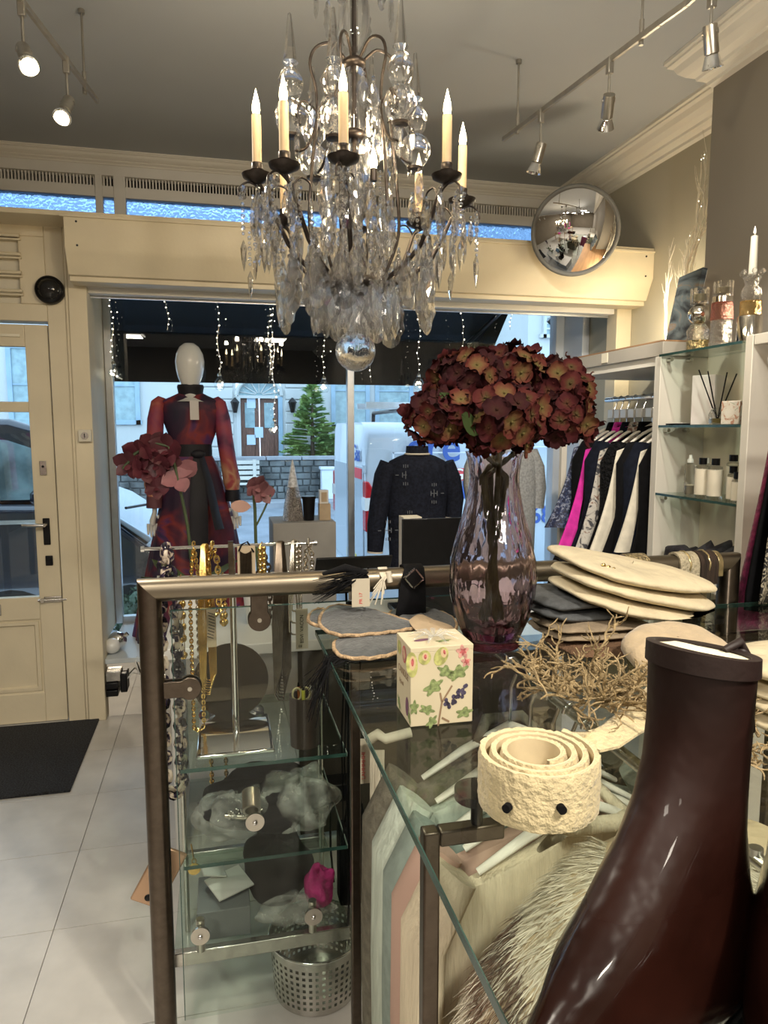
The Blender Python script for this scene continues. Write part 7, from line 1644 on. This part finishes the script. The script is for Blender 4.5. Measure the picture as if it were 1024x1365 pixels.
for k in range(9):
    z = 2.80 + k * .026; s = Vector((1, 0, 0)) if k % 2 else Vector((0, 1, 0)); b.tube([Vector((CX, CY, z + .012)) + s * .009 * math.cos(a) + Z3 * .018 * math.sin(a) for a in [2 * PI * i / 10 for i in range(10)]], .0022, 6, closed=True)
b.build('chain', 'bronze', ch)
# hub bowl
B(True).lathe([(.0001, 1.845), (.04, 1.85), (.085, 1.868), (.092, 1.885), (.085, 1.893), (.05, 1.89), (.0001, 1.89)], (CX, CY, 0), 28).build('hub', 'bronze', ch)
# bottom ball
pz = onY(476, 468, CY).z
gb = bpy.data.materials.new('x'); bpy.data.materials.remove(gb)
m['ballg'] = glass('cut_ball_glass', (1, 1, 1), 0, 1.5, bump=(45, .7), stretch=(1, 1, .5), clear=.12)
B(True).ball((CX, CY, pz), .054, 36).build('glass_ball', 'ballg', ch)
B(True).lathe([(.012, pz + .05), (.020, pz + .058), (.010, pz + .07), (.022, pz + .10), (.016, pz + .125), (.008, pz + .14), (.0001, pz + .145)], (CX, CY, 0), 18).build('ball_neck', 'crystal', ch)
# crystal meshes (shared)
def sm(P, n=4):
    P = [Vector(p) for p in P]; out = []
    for i in range(len(P) - 1):
        a, b_, c, d = P[max(0, i - 1)], P[i], P[i + 1], P[min(len(P) - 1, i + 2)]
        for k in range(n):
            u = k / n; out.append(.5 * ((2 * b_) + (c - a) * u + (2 * a - 5 * b_ + 4 * c - d) * u * u + (3 * b_ - a - 3 * c + d) * u ** 3))
    return out + [P[-1]]
def drop_mesh(nm, outline, t):
    b = B(); k = len(outline); mid = [(0, t, sum(z for _, z in outline) / k), (0, -t, sum(z for _, z in outline) / k)]
    inner = [(x * .55, z * .62 + .38 * mid[0][2]) for x, z in outline]
    vs = [(x, 0, z) for x, z in outline] + [(x, t * .8, z) for x, z in inner] + [(x, -t * .8, z) for x, z in inner] + mid
    fs = []
    for i in range(k):
        j = (i + 1) % k; fs += [(i, j, k + j, k + i), (j, i, 2 * k + i, 2 * k + j), (k + i, k + j, 3 * k), (2 * k + j, 2 * k + i, 3 * k + 1)]
    b.add(vs, fs)
    n_ = 6; b.ball((0, 0, .006), .006, 6)
    me = bpy.data.meshes.new(nm); me.from_pydata(b.v, [], b.f); me.materials.append(m['crystal']); return me
def wavy(L, W, n=5, amp=.14, top=.35):
    out = []
    for i in range(4 * n):
        a = 2 * PI * i / (4 * n); z = -L / 2 + L / 2 * math.cos(a); s = abs(math.sin(a)) ** .8; f = 1 + amp * math.cos(n * 2 * a); taper = .75 + .35 * math.sin(-z / L * PI * .9); out.append((W * math.copysign(s, math.sin(a)) * f * taper, z))
    return out
DM = dict(leaf=drop_mesh('leaf_drop', wavy(.12, .019), .008), big=drop_mesh('plaque_drop', wavy(.115, .030, 5, .10), .008), small=drop_mesh('small_drop', wavy(.065, .014, 4, .08), .007), pear=drop_mesh('pear_drop', wavy(.085, .020, 3, .02), .010))
b = B(); 
for q in range(6): a = 2 * PI * q / 6; b.tube([(0, 0, 0), (.016 * math.cos(a), 0, .016 * math.sin(a))], [.004, .006], 5)
rm_ = bpy.data.meshes.new('rosette'); rm_.from_pydata(b.v, [], b.f); rm_.materials.append(m['crystal']); DM['rosette'] = rm_
b = B()
for k in range(7): b.ball((0, 0, -.010 - .017 * k), .0075 if k % 2 else .0055, 6)
b.lathe([(.0001, -.13), (.010, -.155), (.0075, -.19), (.0001, -.225)], (0, 0, 0), 6)
cm_ = bpy.data.meshes.new('bead_strand'); cm_.from_pydata(b.v, [], b.f); cm_.materials.append(m['crystal']); DM['strand'] = cm_
def cr(kind, r_, ang, z, sc_=1., face=None, name='crystal_drop'):
    o = bpy.data.objects.new(name, DM[kind]); COL.objects.link(o); o.parent = ch; o.location = (r_ * math.cos(ang), r_ * math.sin(ang), z - ZC); o.rotation_euler = (0, 0, (ang + PI / 2) if face is None else face); o.scale = (sc_,) * 3; return o
# arms with candles
ANG = [math.atan2(y - CY, x - CX) for x, y in ((.107, 1.803), (.169, 1.724), (.291, 1.648), (.553, 1.699), (.656, 1.866))] + [math.radians(38), math.radians(78), math.radians(125)]
RA = .2835; ZPAN = 2.10
rng = random.Random(31)
for k, an in enumerate(ANG):
    d = Vector((math.cos(an), math.sin(an), 0)); s = Vector((-d.y, d.x, 0)); C0 = Vector((CX, CY, 0))
    A = lambda r_, z, w=0: C0 + d * r_ + s * w + Z3 * z
    arm = B(True).tube([A(.07, 1.885), A(.11, 1.888), A(.16, 1.915, .004), A(.205, 1.955, .006), A(.235, 2.01, .004), A(.258, 2.06, .002), A(RA - .004, 2.085)], [.006, .0065, .006, .006, .0055, .005, .005], 8).build('arm', 'bronze', ch)
    B(True).tube(sm([A(.258, 2.06), A(.24, 2.085, .01), A(.215, 2.08, .018), A(.21, 2.06, .02)]), .0026, 6).build('scroll', 'bronze', arm)
    B(True).tube(sm([A(.262, 2.065), A(.30, 2.085, -.006), A(.325, 2.07, -.012), A(.328, 2.05, -.012)]), .0026, 6).build('scroll', 'bronze', arm)
    B(True).lathe([(.0001, -.018), (.010, -.016), (.034, -.004), (.037, .004), (.033, .003), (.012, -.004), (.014, .010), (.017, .014), (.0135, .016), (.0135, .030), (.0001, .03)], tuple(A(RA, ZPAN)), 24).build('drip_pan', 'bronze', ch)
    cnd = B(True).lathe([(.0001, .026), (.0112, .026), (.0112, .138), (.0095, .140), (.0001, .140)], tuple(A(RA, ZPAN)), 16).build('candle', 'candle', ch)
    B(True).lathe([(.0001, .138), (.007, .140), (.0095, .150), (.0085, .164), (.0045, .180), (.0012, .194), (.0001, .198)], tuple(A(RA, ZPAN)), 14).build('flame_bulb', 'flame', cnd)
    if k in (0, 2, 3, 4, 6, 7): light('candle_light', 'POINT', A(RA, ZPAN + .25), 2.4, (1, .78, .48), None, .02)
    # drops under the pan and along the arm
    for w, zz, kd in ((-.035, 2.06, 'leaf'), (.035, 2.055, 'leaf'), (0, 2.05, 'small')):
        o = cr(kd, RA, an, zz, rng.uniform(.8, 1.0)); o.location = o.location + s * w + d * rng.uniform(-.01, .03)
    o = cr('strand', RA + .04, an, 2.05, .78, name='bead_strand'); o2 = cr('rosette', RA + .04, an, 2.055, 1.0, name='rosette')
    cr('rosette', .20, an + .1, 1.965, 1.0, name='rosette'); cr('leaf', .205, an + .12, 1.955, .95); cr('pear', .16, an - .14, 1.935, .85)
    cr('leaf', .24, an + .34, 2.01, .9); cr('strand', .265, an - .3, 2.03, .7, name='bead_strand')
for k in range(18):
    an = 2 * PI * k / 18 + .1; cr('big' if k % 3 else 'leaf', .112, an, 1.868, rng.uniform(.9, 1.12)); cr('rosette', .104, an, 1.880, .9, name='rosette')
for k in range(10): cr('leaf', .058, 2 * PI * k / 10, 1.85, rng.uniform(.85, 1.0))
for k in range(14): cr('big' if k % 2 else 'leaf', .19, 2 * PI * k / 14 + .35, 1.955 - .03 * (k % 2), rng.uniform(1.0, 1.25))
for k in range(16): cr(('leaf', 'pear', 'strand', 'big')[k % 4], .235 + .02 * (k % 2), 2 * PI * k / 16 + .15, 2.02 + .02 * (k % 3), rng.uniform(.9, 1.1))
for k, (a_, r_, z_q) in enumerate(((1.1, .12, 2.30), (-1.0, .07, 2.16))):
    c_ = (CX + r_ * math.cos(a_), CY + r_ * math.sin(a_), z_q); B(True).lathe([(.0001, 0), (.008, .002), (.010, .014), (.008, .03), (.002, .048), (.0001, .05)], c_, 12).build('inner_bulb', 'flame', ch)
    B(True).lathe([(.0001, -.03), (.009, -.03), (.009, 0), (.0001, 0)], c_, 12).build('bulb_holder', 'bronze', ch); light('inner_bulb_light', 'POINT', (c_[0], c_[1], c_[2] + .06), 1.5, (1, .8, .55), None, .01)
for k in range(26): cr(('leaf', 'small', 'pear', 'strand')[k % 4], .05 + .018 * (k % 5), 2.39996 * k, 2.40 - .016 * k, rng.uniform(.9, 1.15), name='crystal_drop')
for k, a_ in enumerate((-2.6, -2.2, -.9, -.5, .2, .9, 1.7, 2.5)):
    cr('big', .205 + .012 * (k % 3), a_, 1.915 - .012 * (k % 3), 1.12 + .1 * (k % 3)); cr('rosette', .205 + .012 * (k % 3), a_, 1.925 - .012 * (k % 3), 1.0, name='rosette'); cr('strand', .30 + .02 * (k % 2), a_ + .05, 2.055, .85, name='bead_strand')
# upper scrolls carrying spires and drops
for k in range(6):
    an = math.radians(-118) + 2 * PI * k / 6; d = Vector((math.cos(an), math.sin(an), 0)); A = lambda r_, z: Vector((CX, CY, z)) + d * r_
    up_ = B(True).tube(sm([A(.02, 2.44), A(.06, 2.475), A(.10, 2.46), A(.115, 2.42), A(.10, 2.36), A(.10, 2.28), A(.125, 2.22), A(.155, 2.205)]), .004, 7).build('upper_scroll', 'bronze', ch)
    B(True).tube(sm([A(.09, 2.30), A(.13, 2.33), A(.155, 2.30), A(.15, 2.275)]), .0028, 6).build('curl', 'bronze', up_)
    B(True).tube(sm([A(.10, 2.28), A(.115, 2.14), A(.12, 2.02), A(.09, 1.93), A(.075, 1.89)]), .0045, 7).build('frame_stem', 'bronze', up_)
    z0 = 2.215 + (.03 if k % 2 else -.02)
    sp = B(True).lathe([(.0001, 0), (.018, 0), (.036, .02), (.043, .045), (.034, .07), (.017, .082), (.028, .10), (.034, .125), (.022, .15), (.012, .16), (.020, .172), (.0001, .173)], tuple(A(.165, z0)), 14).build('spire_baluster', 'crystal', ch)
    B().lathe([(.0001, .173), (.017, .175), (.005, .285), (.0001, .29)], tuple(A(.165, z0)), 6).build('spire_point', 'crystal', sp)
    B(True).lathe([(.0001, -.008), (.020, -.006), (.022, 0), (.0001, .001)], tuple(A(.165, z0)), 14).build('spire_seat', 'bronze', sp)
    for q in range(3): cr(('leaf', 'small', 'pear')[q], .115 + .035 * q, an + .32 * (q - 1), 2.34 - .10 * q, .9)
    B(True).tube(sm([A(.02, 2.66), A(.07, 2.70), A(.10, 2.66), A(.098, 2.63)]), .003, 6).build('top_scroll', 'bronze', ch)
    cr('leaf', .098, an, 2.625, .85); cr('rosette', .155, an, 2.285, .9, name='rosette'); cr('leaf', .152, an + .05, 2.275, .9); cr('strand', .07, an + .5, 2.17, .8, name='bead_strand'); cr('pear', .09, an + .25, 2.10, .9); cr('small', .06, an, 2.02, 1.0)
# ================================================================== CEILING TRACKS
m['trackm'] = M('track_metal', (.40, .38, .34), .35, .8, noise=(20, .1))
def head(par_list, name, label, top, aim, lit, L=.115, stem=.12, power=0, spot=50, col=WARM):
    top = Vector(top); t = thing(name, label, 'spotlight', tuple(top), 'track spotlights')
    B().box(top - Z3 * .02, (.022, .022, .055)).build('clip', 'trackm', t, bev=.003)
    piv = top - Z3 * (.045 + stem); B(True).cyl(top - Z3 * .04, piv, .0045, n=10).build('stem', 'trackm', t)
    d = (Vector(aim) - piv).normalized(); sd = d.cross(Z3).normalized(); B(True).cyl(piv - sd * .022, piv + sd * .022, .008, n=12).build('pivot', 'trackm', t)
    R_ = d.to_track_quat('Z', 'Y').to_matrix(); base = piv + sd * .0 - d * .02
    o = B(True).lathe([(.0001, 0), (.020, 0), (.021, .004), (.021, L * .66), (.0001, L * .66)], tuple(base), 20, R_).build('barrel', 'nickel', t)
    B(True).lathe([(.016, L * .66), (.020, L * .70), (.031, L), (.029, L), (.018, L * .72), (.0001, L * .70)], tuple(base), 24, R_).build('reflector', 'halogen' if lit == 2 else 'chrome', o)
    if lit: B(True).lathe([(.0001, L * .985), (.022, L * .985), (.0001, L * .99)], tuple(base), 20, R_).build('lens', 'halogen', o)
    tip = base + d * (L + .01)
    if power: light(name + '_beam', 'SPOT', tip, power, col, aim, .02, spot, .7)
    return t
ZT = 2.79
def track(name, label, pts, rods):
    t = thing(name, label, 'track', tuple(pts[0])); P_ = [Vector(p) for p in pts]
    for a, c in zip(P_, P_[1:]):
        d = (c - a).normalized(); B().box((a + c) / 2, (.014, (c - a).length, .020), d.to_track_quat('Y', 'Z').to_matrix()).build('bar', 'trackm', t, bev=.002)
    for p in rods: p = Vector(p); o = B(True).cyl(p, (p.x, p.y, ZC), .0045, n=8).build('rod', 'trackm', t); B(True).cyl((p.x, p.y, p.z - .02), (p.x, p.y, p.z + .06), .008, n=10).build('rod_foot', 'trackm', o); B(True).cyl((p.x, p.y, ZC - .015), (p.x, p.y, ZC), .012, n=12).build('rod_cap', 'trackm', o)
A0 = onZ(130, 135, ZT); A1 = onZ(28, 0, ZT); dl = (A1 - A0); A2 = A0 + dl * 3.2
track('left_track', 'ceiling lighting track at the upper left of the shop', [A0, A2], [onZ(113, 118, ZT), A0 + dl * 1.6])
B0_ = onZ(671, 186, ZT); B1_ = onZ(880, 30, ZT)
B2_ = onZ(905, 2, ZT); B3_ = onZ(985, -60, ZT)
track('right_track', 'ceiling lighting track running above the clothes rack on the right', [B0_, B1_, B2_ + Vector((.03, 0, 0)), B3_, B3_ + Vector((.05, -1.8, 0))], [onZ(690, 172, ZT), onZ(855, 52, ZT), B3_ + Vector((.03, -.9, 0))])
def on_line(P, Q, px):
    best = min((abs((P.lerp(Q, s / 200) - Vector((0, 0, EYE))).dot(_rt) / (P.lerp(Q, s / 200) - Vector((0, 0, EYE))).dot(_fw) * FPX + 512 - px), s) for s in range(-40, 320)); return P.lerp(Q, best[1] / 200)
head(None, 'track_spotlight', 'lit spotlight on the left track, the upper of two', on_line(A0, A1, 28), (.0, 1.2, 1.2), 1, stem=.10, power=30, spot=70)
head(None, 'track_spotlight', 'lit spotlight on the left track, the lower of two', on_line(A0, A1, 88), (-.75, 1.4, .9), 1, stem=.10, power=22, spot=70)
head(None, 'track_spotlight', 'spotlight at the far end of the right track beside the suspension rod', on_line(B0_, B1_, 722), (1.16, 3.0, 1.9), 0, stem=.10, power=10, spot=80)
head(None, 'track_spotlight', 'spotlight hanging in the middle of the right track', on_line(B0_, B1_, 813), (1.75, 3.3, 1.7), 0, stem=.09, power=34, spot=75)
head(None, 'track_spotlight', 'spotlight at the upper right corner below the pier cornice', onZ(950, -12, ZT), (1.9, 2.3, 1.3), 0, stem=.07, power=24, spot=70)
# further heads of the same tracks, out of the frame
light('track_beam', 'SPOT', (.9, -.3, 2.7), 60, WARM, (.75, 1.1, 1.0), .05, 70, .7)
light('track_beam', 'SPOT', (-.6, .2, 2.7), 28, WARM, (-.1, 2.6, .6), .05, 80, .7)
light('track_beam', 'SPOT', (1.0, .2, 2.7), 36, WARM, (1.2, 3.5, 2.2), .05, 75, .7)
# ================================================================== BACK OF THE SHOP (seen in the convex mirror)
m['oak'] = M('oak_table', (.34, .21, .11), .5, noise=(6, .2), stretch=(1, 6, 1))
for i, (x, y, w, l) in enumerate(((-1.55, .2, .8, 1.0), (-1.55, -1.9, .8, 1.3))):
    t = thing('display_table', 'oak display table %s' % ('nearer the door, behind the camera' if i == 0 else 'deep in the shop, behind the camera'), 'table', (x, y, 0))
    B().bb(x - w / 2, x + w / 2, y - l / 2, y + l / 2, .80, .84).build('table_top', 'oak', t, bev=.004)
    for sx in (-1, 1):
        for sy in (-1, 1): B().box((x + sx * (w / 2 - .04), y + sy * (l / 2 - .04), .4005), (.05, .05, .799)).build('leg', 'oak', t)
    for k in range(4):
        pad('folded_jumper', 'folded jumper stack, %s on the oak table %s' % (ORD[k], 'near the door' if i == 0 else 'deep in the shop'), 'jumper', (x - .2 + .4 * (k % 2), y - l / 4 + l / 2 * (k // 2), .841), (.14, .16, .10), ('slate', 'cremek', 'tauped', 'gpink')[k], 0, layers=2, seed=k)
t = thing('side_rail', 'long clothes rail along the left wall behind the camera', 'rail', (-2.75, -2.4, 0)); B(True).cyl((-2.75, -4.2, 1.6), (-2.75, -.8, 1.6), .014).build('tube', 'steel', t)
for y in (-4.2, -.8): B(True).cyl((-2.75, y, .001), (-2.75, y, 1.6), .014).build('upright', 'steel', t)
for k in range(12):
    garment('hanging_dress', 'dress on the long rail at the left wall, %s from the door' % ORD[k], 'dress', -.95 - k * .27, (('gblack',), ('gnavy',), ('gprint',), ('taupek',), ('gwhite',), ('gpink',))[k % 6], .55, sh=.2, hem=.24, th=.05, seed=70 + k, x0=-2.75, zr=1.6, rot=0, slv=False, collar=False)
